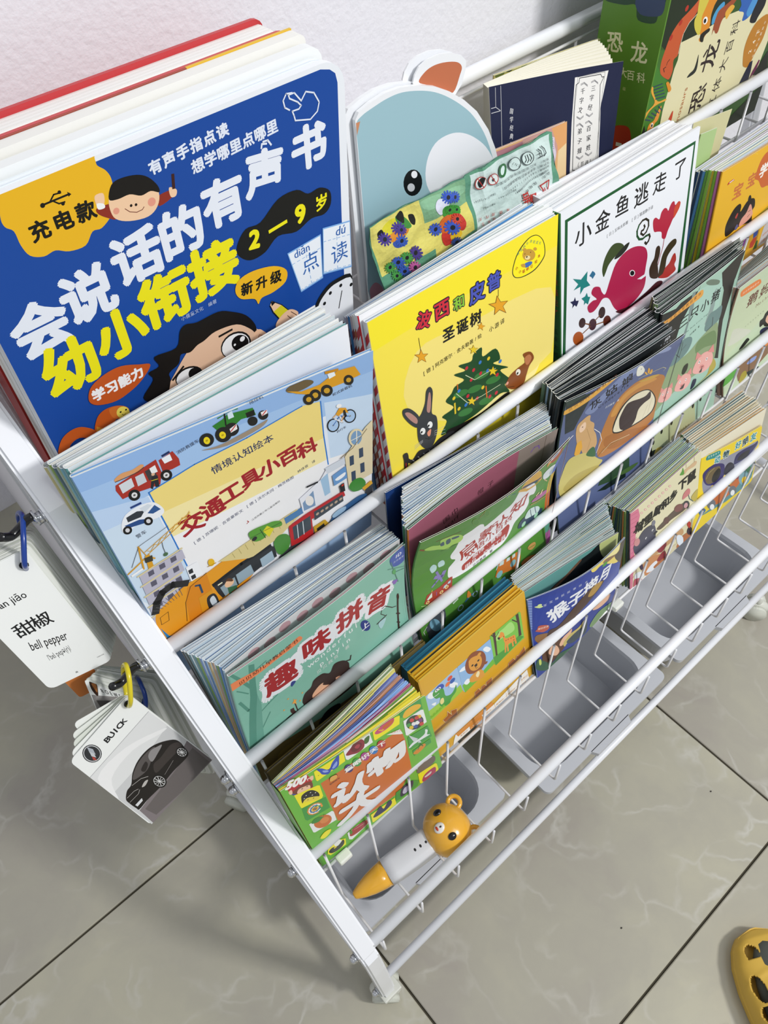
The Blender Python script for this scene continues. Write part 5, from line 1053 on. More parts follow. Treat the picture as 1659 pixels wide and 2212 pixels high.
COVERS['bilingual'] = ([(0.2662, 0.303, 0.713), (0.4717, 0.301, 0.6976), (0.4664, 0.3022, 0.5085), (0.2674, 0.3022, 0.5085)], 0.012, (0, 0.016), [
["s","#f1f2f6",[45,88.3,46,98,50.2,102.8,54.2,107.8,48.5,114.4,46.6,124.2,52,135.3,55,153.9,67,155.9,76.4,158,83.5,151.5,87.8,142.1,97.5,143.5,112.4,147.3,123.6,149,127.6,156.5,127.6,175.7,148.8,165.2,163.7,148,174.1,127.3,173.6,116.9,163.6,123.1,167,106.4,163.5,97.3,156.2,94,145.1,90.2,139,77.6,128.2,69.4,115.4,69.2,92.6,69.8,69.4,70.4,52.1,73.7,46.1,81]],
["t","#b0382e","启",[70.8,112.7,71.1,112.8],27.6,0.02,"line"],
["t","#b0382e","蒙",[94.8,121.5,95.1,121.5],23.1,0.02,"line"],
["t","#b0382e","认",[116.0,124.3,116.3,124.4],23.1,0.02,"line"],
["t","#b0382e","知",[144.2,125.8,144.6,125.8],30.6,0.02,"line"],
["t","#b0382e","双语小百科",[75.5,100.1,131.3,109.5],14.1,0.012,"line"],
["s","#b0382e",[64.7,78.8,65.4,86.5,75.5,89.8,81.8,92.4,96.5,93.3,113.4,95,128.8,99,133.5,98.6,136.5,91.4,133.4,76.8,124.2,75.2,109.7,78.6,92.4,78.1,75.9,76.8,67.9,75.5]],
["t","#f1f2f6","服饰·食物",[83.3,89.3,119.0,92.7],9.0,0.01,"line"],
["t","#f1f2f6","用品·交通工具",[72.7,78.8,127.6,79.1],9.2,0.01,"line"],
['t', '#2a2a2a', '贝贝教育 著', [82.5, 71.8, 108.2, 72.8], 5.1, 0.01, 'line'],
["s","#e3b24c",[124.4,184.2,125.8,196.8,131.3,202.6,140.7,199.6,157.6,180.7,175.4,148.6,173.5,143.8,148.8,165.2,136.8,167.3]],
["l","#e3b24c",4.2,[123.3,179.6,149.8,151,169.6,141.3,176.7,142.5]],
["l","#2c3e6a",4.32,[128.3,179.7,142.8,169.8,164.2,153.2,173.5,149.5]],
["s","#a9d465",[7.3,174.3,15.8,174.3,26,166.5,25.1,177.2,32.6,177,41.1,173.3,51.4,163,56.9,151.9,54.3,144.9,44,148.2,39.3,144.5,26.7,156,15,165.4]],
["s","#3d5a6a",[26.2,168.8,29.7,170.1,32.4,160,28.2,161.9]],
["s","#3d5a6a",[32.7,169.5,37.4,169.6,39.9,158.5,35.7,157.9]],
["s","#3d5a6a",[39.6,168.6,48.4,164.4,49.6,159.5,41.5,163]],
["l","#7a5a3a",1.15,[19.6,180.3,49.1,172.4]],
["l","#3f6a2a",0.98,[30.6,148.5,50.3,144.2]],
["l","#8a4a2a",1.85,[2.3,179.2,7.6,172.8]],
["s","#bfe0e0",[22.5,113.4,20.6,122,24.2,126.4,29,119.6,29.2,111.5,24.7,109.1]],
["s","#bfe0e0",[31.8,114.6,30.7,123.7,35.4,124.9,39,119,39.4,111.9,34.4,112.2]],
["l","#8d83bf",5.26,[28.5,96.9,37.3,91.1,40.4,97.8]],
["l","#8d83bf",2.8,[34.3,91.6,28.4,86.5,24.2,83.1]],
["l","#8d83bf",2.87,[29.8,106.6,37.1,82.8]],
["p","#a8402e",[11.6,62.9,16.6,74.4,23.3,74.6,33.8,74.6,47.6,79.7,51.4,78.3,49.8,61.6,32.1,57.1,18.2,56.3]],
["p","#dcead8",[15.9,67.1,23.2,73.7,22.8,66.1,17.1,65.1]],
["p","#b8cfe0",[37.8,68,39.6,71.5,43.5,72.1,42.7,67.7]],
["p","#b8cfe0",[44.2,70.5,45.1,73.7,48.7,74.2,48,70.2]],
["e","#e8d890",[16.3,61.9,2.44,0,0,2.44]],
["e","#a8402e",[16.3,61.9,1.14,0,0,1.14]],
["e","#e8d890",[35.2,64.3,2.52,0,0,2.52]],
["e","#a8402e",[35.2,64.3,1.17,0,0,1.17]],
["e","#e8d890",[42.7,66.8,2.56,0,0,2.56]],
["e","#a8402e",[42.7,66.8,1.19,0,0,1.19]],
["l","#cfd8a0",0.8,[7.8,62.3,18.1,55.4]],
["l","#8a6ab0",0.67,[28.9,69.8,28.4,64.3]],
["l","#d8b050",1.17,[23,74.9,23.8,77.2]],
["l","#7aa04a",0.9,[66,169.3,70.4,181.9,76.9,187.1]],
["e","#6a9a3c",[66.3,175.1,6.7,-7.1,-3.4,11]],
["e","#4f8a2e",[66.3,175.1,5.6,-6,-2.8,9.2]],
["e","#6a9a3c",[77.8,182.4,6,-6.6,-4,11.6]],
["e","#4f8a2e",[77.8,182.4,4.8,-5.3,-3.4,9.7]],
["l","#b0a040",1.13,[68.3,184.1,71.9,193.6]],
["s","#8ab54a",[96.9,196.4,104.9,202.3,111.2,205.9,117.3,198.6,109,194.8,102.7,188.1]],
["l","#4a7a9a",1.04,[100.2,207.9,116.8,181.1]],
["l","#4a7a9a",1.13,[98.9,197.6,100.6,191.1]],
["s","#a83a34",[167.5,188.7,166.5,204.6,177.8,203.1,186.4,198.1,198.4,175.1,196.7,163.4,185,167.4]],
["e","#e8e8ee",[176.6,191.8,7.94,0,0,7.94]],
["e","#4a7ac0",[176.6,191.8,4.37,0,0,4.37]],
["s","#e8a04a",[170.8,174.5,162.2,196.1,177.1,177.7,174.9,174.4]],
["l","#cfc8e8",1.25,[158.4,202.2,171.7,185]],
["s","#dfe8ee",[185.2,133.3,176.3,152.1,182.9,156.1,196.2,150.4,208,139,210.2,127.9,201.5,129.3,196.5,125.8]],
["s","#a8bcc8",[195.7,133.2,196.3,141.3,205.4,138.7,210.7,131.8,210.9,122.9,203.7,122.8]],
["l","#c8b888",1.4,[187,131.3,197.3,117.4]],
["s","#b06a9a",[173.2,103.4,184.4,103.8,202.9,96.3,205.7,91,193.4,91,176.4,98.1]],
["l","#f0d8b0",2.89,[180.6,106.5,184.3,108.1]],
["l","#f0d8b0",2.81,[190.5,99.9,191.8,105.9]],
["l","#9a8a4a",2.28,[172.7,96.6,185,90.8,206.5,85.3]],
["s","#2f4358",[152.8,72.6,155.9,81.9,165.8,82.7,183,74.6,193.8,70.8,198.3,66.8,195.3,61.6,181.7,62.1,163.1,67.2]],
["s","#c8dcd8",[164.7,83.7,170.8,90.1,184.1,83.6,191.8,74.5,189.7,68.5,177,72.2,166.4,77]],
["l","#2f4358",1.1,[173.2,87.8,177,72.2]],
["l","#2f4358",1.09,[181.9,84.7,185.4,70.5]],
["e","#9fd0b0",[162.9,71.3,3.71,0,0,3.71]],
["e","#9fd0b0",[185.7,66.3,3.71,0,0,3.71]],
["s","#4a5058",[14,32.2,17.6,38.6,29.1,36.5,33.3,48.3,38.8,47.6,36,34.5,34.9,20.1,26.7,8,17,2.1,8.2,6.9,8,16.4,7.5,24.4]],
["e","#7db0c8",[19.6,20.8,6.5,-1,-2.3,11.5]],
["l","#e8e8e8",0.63,[3.9,16.2,3.1,22.6,8.9,27]],
["l","#9adcf0",0.64,[14.2,18.7,19,26]],
["l","#3a6a9a",2.4,[64.8,22.4,72.3,26.6,80.8,25]],
["e","#a8c8d8",[56.8,18.6,4.42,0,0,4.42]],
["e","#4f8a2e",[56.8,18.6,3.06,0,0,3.06]],
["e","#a8c8d8",[79.7,23.1,4.2,0,0,4.2]],
["e","#4f8a2e",[79.7,23.1,2.8,0,0,2.8]],
["s","#d88a3a",[68,26.4,70.1,36.2,73,31.8,73.8,25.2]],
["l","#c8dcc8",2.34,[48.1,33.8,54.9,35.7]],
["s","#d07a34",[113.1,22.1,114.6,28.5,118.2,37,122.2,41.3,137.1,35.9,150.6,33.6,156.2,26.9,154,13.5,144.6,10.1,125.9,18.6]],
["p","#cfe0dc",[119.9,35.5,122.1,40.3,128.6,38.5,127.3,32.9]],
["p","#cfe0dc",[132,32.6,133.3,37.3,139,36.1,138.3,31]],
["p","#cfe0dc",[141.5,30.1,142.9,35.6,147.7,34.3,147,29.2]],
["e","#8ac0c8",[119.6,22.2,5.14,0,0,5.14]],
["e","#8ac0c8",[142.7,21.3,4.87,0,0,4.87]],
["l","#9ad0d0",1.83,[115.1,33.9,118.3,38.9]],
["s","#c89a5a",[169.1,23.4,174.5,26.4,182.5,23.4,183.1,17.3,175.6,16]],
["l","#6a8a2a",0.95,[170,22.6,182.2,19]],
["s","#d07a34",[156.6,9.4,166.8,10.1,180.7,4,184.6,-0.2,174.1,0.1,159.9,2.6]],
])
COVERS['cinderella'] = ([(0.4899, 0.327, 0.7171), (0.6688, 0.316, 0.7083), (0.6616, 0.3022, 0.5085), (0.4893, 0.3022, 0.5085)], 0.006, (0.006, 0.009), [
["s","#5b6790",[5.2,198.5,32.6,207.6,67.8,214.6,107.3,216.4,134.5,222.9,161.5,214.4,168.6,197,183.2,151.8,176.1,118.7,116.2,113.9,68.5,115.7,36.1,136.3,19.8,153.3]],
["p","#59658f",[45.7,202.1,104.8,225.1,132.9,227.5,163.8,214.6,174.9,152.4,96,171.3]],
["s","#7d8bb4",[30.9,173.5,49.8,187.6,81.7,210,113.1,220.7,128.9,217.2,135.7,211,112.8,200.5,88.7,189.9,63.9,183.6,45.8,164.8]],
["s","#8d9ac0",[102.3,209.1,122.4,214.5,151.7,200.4,151.6,194.8,122.2,205.8]],
["p","#2b3438",[0,205.2,23.6,204.6,35.3,195.7,19.8,153.3,7,153.9]],
["p","#33423c",[0,205.2,46.1,200.6,56.6,208,50.1,203.8,3.2,197]],
["s","#e2ab4c",[0,192.1,23.4,195.5,45.2,203.7,63.1,213.3,67.8,211.6,66.9,206.5,49.5,197.3,27.4,188.6,1.7,185.8]],
["t","#5a2a1a","贝贝幼儿早教启蒙书",[8.1,190.6,62.0,209.0],5.5,0.0,"line"],
["s","#b87a3c",[68.1,80.4,66.7,109.5,71.1,136.2,78.1,156.5,89.4,169.7,109.7,174.2,137.7,164.9,164.2,149,177,133.2,179.6,109,177.7,87.5,173.2,69.3,127.3,67.4,92.1,70.3]],
["s","#cf9446",[77.5,139.4,85.4,160.7,104.4,168.9,133.6,163.2,154.1,148.3,116.5,158.2,94.8,154.7,87.4,136]],
["s","#a86a30",[75.2,96.5,86.3,104.1,164.4,66.2,172.6,63.7,127.3,67.4,91.2,76.9]],
["s","#1c1614",[89.2,105.1,86.8,118.6,92.1,140.3,104,150.2,119.8,150.2,142.4,139.7,161.2,119.6,171.8,100.4,168.9,85.8,150.7,84.5,126.3,89.1,104.5,94.9,95.2,99.6]],
["s","#e8e0c4",[90.7,105.6,89.5,116.1,94.7,137.1,105.8,147.6,121.5,147.9,142.1,138.4,159.1,120.2,169,102.3,166.4,88.3,149.2,87.1,124.8,91.6,103,97.6]],
["s","#38282a",[102.9,101.9,97.3,117.6,97.5,127.9,102.8,140.7,112.4,140.3,129.8,133.2,141.2,130,149,132.3,154.6,118,142.5,117.2,133.6,112.7,132.7,98.3,125.9,90.9,113.2,93.5]],
["l","#b8ac88",0.56,[153.2,107,148,87.8]],
["l","#b8ac88",0.57,[159.4,114.8,158.5,89.8]],
["t","#14141a","灰",[43.9,179.8,44.1,179.9],15.9,0.015,"line"],
["t","#14141a","姑",[64.0,186.9,64.3,187.0],16.9,0.015,"line"],
["t","#14141a","娘",[86.2,190.6,86.5,190.7],16.7,0.015,"line"],
["t","#1c2030","Cinderella",[52.2,170.2,90.6,179.6],7.0,0.0,"line"],
['t', '#e8ecf2', '贝贝教育 著', [64.3, 161.5, 82.3, 161.1], 3.6, 0.0, 'line'],
["s","#4a6ab8",[119.8,224.6,123.5,228.7,132.3,229,148.4,220.9,150.2,214.3,145.2,210.8,136,210.2,125.6,215.9]],
["t","#eef2fa","ID",[131.0,223.3,135.5,223.6],7.2,0.03,"line"],
["t","#dfe8fa","贝贝教育",[126.4,217.9,142.7,215.3],2.4,0.0,"line"],
["s","#d8cf5a",[96,224.7,100.5,223,104.7,216.5,103.6,212.2,99.7,213.6,101.9,215.5,100.8,220.4]],
["s","#e8e8dc",[100.8,188.3,97,198.9,98.5,203.5,104.8,200.4,113.8,188.7,113.2,183.4,107.1,183.6]],
["e","#303030",[105.2,195.4,0.83,0,0,0.83]],
["s","#e2a83c",[116.1,183,117.8,183.4,124.6,175.5,121.7,176.6]],
["s","#e2a83c",[123.1,178.6,120.5,187.4,124.8,183.3,127.6,175.7]],
["s","#e2a83c",[128.6,173.7,128.7,180.1,132.7,176.8,133.3,170.7]],
["l","#cfc89a",0.69,[108.1,178.1,115.9,177.4,143.5,169.9,157.8,165,166.9,157.6,162.4,156.1]],
["s","#c8a048",[110.6,172.2,120.8,170,137.7,164.9,155.9,155.2,147,155.9,127.2,163]],
["s","#cfa672",[23.6,146.8,24.1,157.8,30.8,162.3,36.8,164.5,41.1,162.6,42.5,154,50.7,144.6,52.5,133.3,58.3,122.3,62.3,105,56.8,96.8,47.8,96.7,41.5,100.8,35.4,115,28.2,126.7]],
["s","#eecdb0",[27.9,151.3,33.4,156.6,36.7,153.1,37.2,144.2,30.9,142.3]],
["e","#3a2a20",[32.4,150,0.88,0,0,0.88]],
["p","#e2a83c",[26.1,110.7,28.2,126.7,34.7,128.4,38.3,114.6,32.9,100.5]],
["l","#b08a58",0.6,[40.3,142.3,50.4,118.5,47,103.1]],
["l","#f4f0f0",0.77,[52.9,134.5,64.4,121.4,70.5,105.6,63.9,89.2]],
["s","#c9bd72",[3.7,70.1,10.5,94.5,18.1,107,29.3,107.2,47.5,99.9,68.5,77.2,76.1,66.2,44.6,57.6,13.6,49]],
["s","#b7a862",[11,65.3,28.7,75.5,59.7,69.7,70,61.3,29.1,53.2]],
["s","#3f6a44",[46.2,97.8,52.8,103.8,59.2,101.1,62.8,85.4,53.1,90.4]],
["l","#a87a40",1.28,[68.1,80.4,76.8,86.6,117.8,79.8]],
["l","#dfc8a0",0.81,[74.2,82.3,89.3,88.6,125.3,77.7]],
["p","#8a8444",[3.2,55.9,76.8,58.2,94.8,45.9,21.1,42.1]],
["p","#2c4a2e",[78,40.9,106.1,36.5,131.6,37.1,134.1,10.8,96.4,20.4,71.6,30.2]],
["p","#16261c",[70,22.1,92.8,21.4,126,16.4,126.8,6.6,86,13.9]],
["s","#4a6a34",[96.3,22,123.8,21.1,153.1,12.8,134.1,10.8,107.3,20.4]],
])
COVERS['pigs'] = ([(0.6635, 0.34, 0.7211), (0.8094, 0.337, 0.7329), (0.8021, 0.3022, 0.5085), (0.6683, 0.3022, 0.5085)], 0, (0, 0.004), [
["p","#2e2e2c",[-1.3,221.4,23.1,214.6,30.8,217.5,60.5,215.7,62.8,224,60.5,210.2,49.1,185.6,36.8,174.7,26.5,150,4.5,176.6,-8.8,190.4]],
["p","#a9cbbd",[37.4,186.1,60.5,215.7,104.5,206.1,108.8,192.7,117.3,106.6,99,105,28.7,136.2,30.9,159.4]],
["s","#6f7f70",[72.6,218.2,81.4,217.3,99.4,205.7,97.9,201.2,80.6,210.2]],
["p","#35322f",[107,198.1,132.4,192.4,132.4,183.7,132.4,170.4,127.3,136.7,133.2,77.8,117.8,86.6,119.5,129.4,113.8,184.3]],
["p","#35322f",[108.8,192.7,101,214.4,130.3,223.1,140.1,222.4,133.4,189.7,127.1,176.8]],
["p","#7d8f8c",[50.4,180.2,49.1,198.2,49.9,218.9,55.9,217.4,57,195.6,49.6,155.9,44.4,159.2]],
["p","#8da09c",[87.4,153,91.7,171.3,92.9,193.1,97.7,196.9,100.8,171.6,96.7,147.4]],
["s","#e0a24c",[1.9,202.1,2.1,208.9,16.1,207.8,35.4,209.1,57.2,212.2,67.1,212.3,70.7,208.5,69.7,202.4,54,202,31.1,202.7,13,201.7,3.5,200.4]],
["t","#5a2a1a","贝贝幼儿早教启蒙书",[9.8,204.4,63.9,208.2],5.1,0.0,"line"],
["t","#16181a","三",[42.6,185.0,42.9,185.0],17.0,0.015,"line"],
["t","#16181a","只",[60.7,185.9,61.0,185.9],17.3,0.015,"line"],
["t","#16181a","小",[79.5,184.7,79.8,184.7],16.5,0.015,"line"],
["t","#16181a","猪",[98.7,185.7,99.0,185.7],16.7,0.015,"line"],
['t', '#22302c', 'The Three Little Pigs', [50.8, 164.7, 89.0, 167.1], 3.1, 0.0, 'line'],
['t', '#22302c', '贝贝教育 著', [60.5, 155.1, 75.4, 157.2], 3.0, 0.0, 'line'],
["s","#8fa37c",[26.3,131.5,39.1,129.5,61.5,127.8,83.6,136.2,106.6,140.4,117.9,135.1,124.9,90,118.1,81.4,86.9,80.9,52.5,82.7,19.7,77.4,3.4,74.8,7.1,92.5,16.3,112.6]],
["s","#728c60",[77.8,119,76,127.5,82.4,134.5,102,133.7,115.2,127.1,120.5,107.2,96.8,115,79.9,116.5]],
["s","#6f8a88",[24.8,131.2,29.9,147.8,40.6,155.6,56.1,154.3,65.1,148,65.6,138.7,57.9,130,39.5,126.7]],
["s","#6f8a88",[88.8,147.4,94,163,106.6,162.5,117.9,161.7,118.5,144.1,106.6,140.4,94,139.6]],
["l","#3a3a38",0.89,[43.4,131.7,46.4,140.9,47.3,152.6]],
["l","#3a3a38",0.59,[46.4,140.9,55.1,144]],
["l","#3a3a38",0.73,[37.2,140.6,44.9,132]],
["l","#3a3a38",0.9,[94,139.6,104.7,141.5,102.7,154.4]],
["s","#b5a24a",[111.2,63.9,116,75.1,121.2,83.4,128.3,75.5,128.9,65.1,108,61.9,86.6,61.7]],
["s","#e7aca4",[10,86.1,13.4,95.1,21.2,98.9,29.7,96.6,36,90.4,37,81.9,31.8,77.4,21.8,78.3]],
["p","#d98f8a",[29.1,95.9,36.2,100.2,38.1,90.1]],
["p","#d98f8a",[12.4,98,14.4,105.6,21.4,97.1]],
["e","#d98f8a",[22.6,84.5,2.8,0.1,-2,3.1]],
["e","#f4f4f4",[18.4,92.3,1.41,0,0,1.41]],
["e","#f4f4f4",[28.5,89.1,1.42,0,0,1.42]],
["e","#202020",[18.4,92.3,0.71,0,0,0.71]],
["e","#202020",[28.5,89.1,0.71,0,0,0.71]],
["e","#7a3a38",[21.9,85,0.65,0,0,0.65]],
["e","#7a3a38",[23.8,84.3,0.65,0,0,0.65]],
["s","#e7aca4",[42.5,82.5,46.1,93.3,55.4,97.7,65.8,95.1,73.7,87.6,75.4,77.6,69.3,72.3,57.1,73.3]],
["p","#d98f8a",[65.1,94.2,73.4,99.3,76.3,87.3]],
["p","#d98f8a",[44.8,96.7,46.8,105.7,55.7,95.6]],
["e","#d98f8a",[57.9,80.7,3.3,0,-2.7,3.6]],
["e","#f4f4f4",[52.4,89.9,1.69,0,0,1.69]],
["e","#f4f4f4",[64.7,86.1,1.71,0,0,1.71]],
["e","#202020",[52.4,89.9,0.85,0,0,0.85]],
["e","#202020",[64.7,86.1,0.85,0,0,0.85]],
["e","#7a3a38",[56.9,81.2,0.78,0,0,0.78]],
["e","#7a3a38",[59.2,80.4,0.78,0,0,0.78]],
["s","#e7aca4",[77.9,87.9,81.8,101.4,93.1,107,106.5,103.7,117.3,94.3,120.2,81.7,112.9,75,97.3,76.3]],
["p","#d98f8a",[105.7,102.6,115.8,109,120.6,93.9]],
["p","#d98f8a",[79.9,105.7,81.7,117,93.7,104.3]],
["e","#d98f8a",[97.6,85.6,4.3,0.1,-3.7,4.6]],
["e","#f4f4f4",[89.9,97.2,2.14,0,0,2.14]],
["e","#f4f4f4",[105.9,92.5,2.16,0,0,2.16]],
["e","#202020",[89.9,97.2,1.07,0,0,1.07]],
["e","#202020",[105.9,92.5,1.08,0,0,1.08]],
["e","#7a3a38",[96.4,86.3,0.98,0,0,0.98]],
["e","#7a3a38",[99.4,85.3,0.99,0,0,0.99]],
["s","#33342a",[53.8,102.5,56.5,111,64.7,110.9,64.6,102.2,58.6,98.2]],
["s","#2c2c44",[77.4,64.7,80.9,75.5,88.4,72.3,86.2,64.6,79.5,62.1]],
["s","#4a4440",[53.1,78.4,59.5,80.9,62.8,81.5,60.3,75.2]],
["s","#4a4440",[92.2,80.3,96.7,83.9,98,85.6,97.8,78.2]],
["p","#98a47a",[24.3,60.9,122.9,59.7,121.4,48.9,113.4,32.6,58.1,33.8]],
["e","#25261f",[67.2,33.6,2.1,-1.7,0.8,2.7]],
["e","#25261f",[104.3,31.3,2.2,-1.7,0.7,2.7]],
["e","#25261f",[87.5,32,2.2,-1.7,0.8,2.7]],
["e","#25261f",[112.8,35.6,2.3,-1.7,0.7,2.6]],
["p","#b4bb92",[-18.3,30.4,17.7,37.1,68.7,34.8,91.1,31.5,97.2,-7.2,53.5,-9.9,23.5,-18,-24.4,-1]],
["p","#22281c",[-24.4,-1,-4.9,11.5,33.4,-14.7,72.8,-22.4,55.7,-22.9,-7.1,-20.5,-27.4,-19.7]],
["s","#c8b04a",[5.2,1.5,10.9,8.8,23.2,2.2,22.1,-6.9]],
["e","#25261f",[40.9,32,2.3,-1.9,1.1,3.1]],
["e","#25261f",[66.4,37.7,2.3,-1.9,1,3.1]],
["e","#25261f",[19.9,31.1,2.2,-1.9,1.2,3.1]],
["e","#25261f",[2.8,23.8,2.1,-1.8,1.2,3.1]],
["e","#25261f",[87.3,30.8,2.4,-1.9,0.9,3.2]],
["t","#3a3a30","贝贝教育",[63.6,6.8,80.5,4.0],2.8,0.0,"line"],
])
COVERS['goose'] = ([(0.8016, 0.325, 0.6889), (1.0, 0.322, 0.698), (1.0, 0.3022, 0.5085), (0.8237, 0.3022, 0.5085)], 0, (0, 0.008), [
["p","#c6d3b0",[6,159.9,65.5,161.7,94.9,90.8,49.9,76,4.5,68.5,4.1,104.8]],
["s","#cfd2c0",[10.1,92.3,15.3,108.9,42.4,93.2,58.7,79.1,30.7,79.3,7.8,85.2]],
["s","#e5813c",[8.8,169.6,8.2,177.4,24.9,177,42.2,173.7,48.7,168.3,50.1,161.5,30.8,162.5,13.8,164.9]],
["t","#f6e8d4","贝贝早教启蒙书",[14.9,170.2,43.2,167.8],3.7,0.01,"line"],
["t","#6a3a2c","鹅",[43.2,143.0,43.5,143.0],21.8,0.02,"line"],
["t","#6a3a2c","妈",[68.7,141.9,69.0,141.9],21.3,0.02,"line"],
["t","#6a3a2c","妈",[100.5,135.4,100.8,135.4],19.6,0.02,"line"],
['t', '#8a6a54', 'Mother Goose', [60.6, 121.3, 126.5, 123.2], 8.3, 0.0, 'line'],
["t","#6a7a60","贝贝教育改编绘制",[43.3,96.8,81.2,98.7],1.9,0.0,"line"],
["s","#17150f",[81.1,72.9,78.1,84.2,85.3,85.4,89.2,91.3,101,90,109.5,60.9,94.2,66.7,88.9,72.5]],
["s","#2e3052",[82.9,64.9,90.4,66.1,103.7,60,112.1,40.4,89,54.6]],
["s","#e2b096",[94,75,95.4,83.7,104.2,80.1,109.5,60.9]],
["s","#15130f",[35.2,62.3,43.8,68.5,52.7,71.5,58.5,66,56,64,45,60.7]],
["p","#8a6a4e",[30.2,30.9,55.8,35.9,108.4,36.9,112.5,12.5,79.4,5.2,37.2,6.3]],
["s","#8fa2d8",[57.7,25.5,66.7,28.1,81.4,25.4,77.8,20.4,63.2,21.6]],
["s","#e0843c",[95,31.8,109,33.8,109.8,29.3,97.7,27.5]],
["s","#5ca846",[-15.5,13.2,-7.4,20.1,-1.3,32.7,6.5,33.8,16.3,32.1,32.1,32.7,26.5,21.5,12.5,18.2,-5.4,18.9]],
["s","#a89a38",[39.4,3.5,45.1,14.8,55.5,14.6,58.2,4.2,45.8,1.2]],
["p","#2a3a38",[57.8,10.3,85.9,4.4,94.6,-5.1,63.8,-3.6]],
["p","#231e14",[-11,31.4,6.5,30.8,-3.4,22.1,-15.3,17.7]],
])
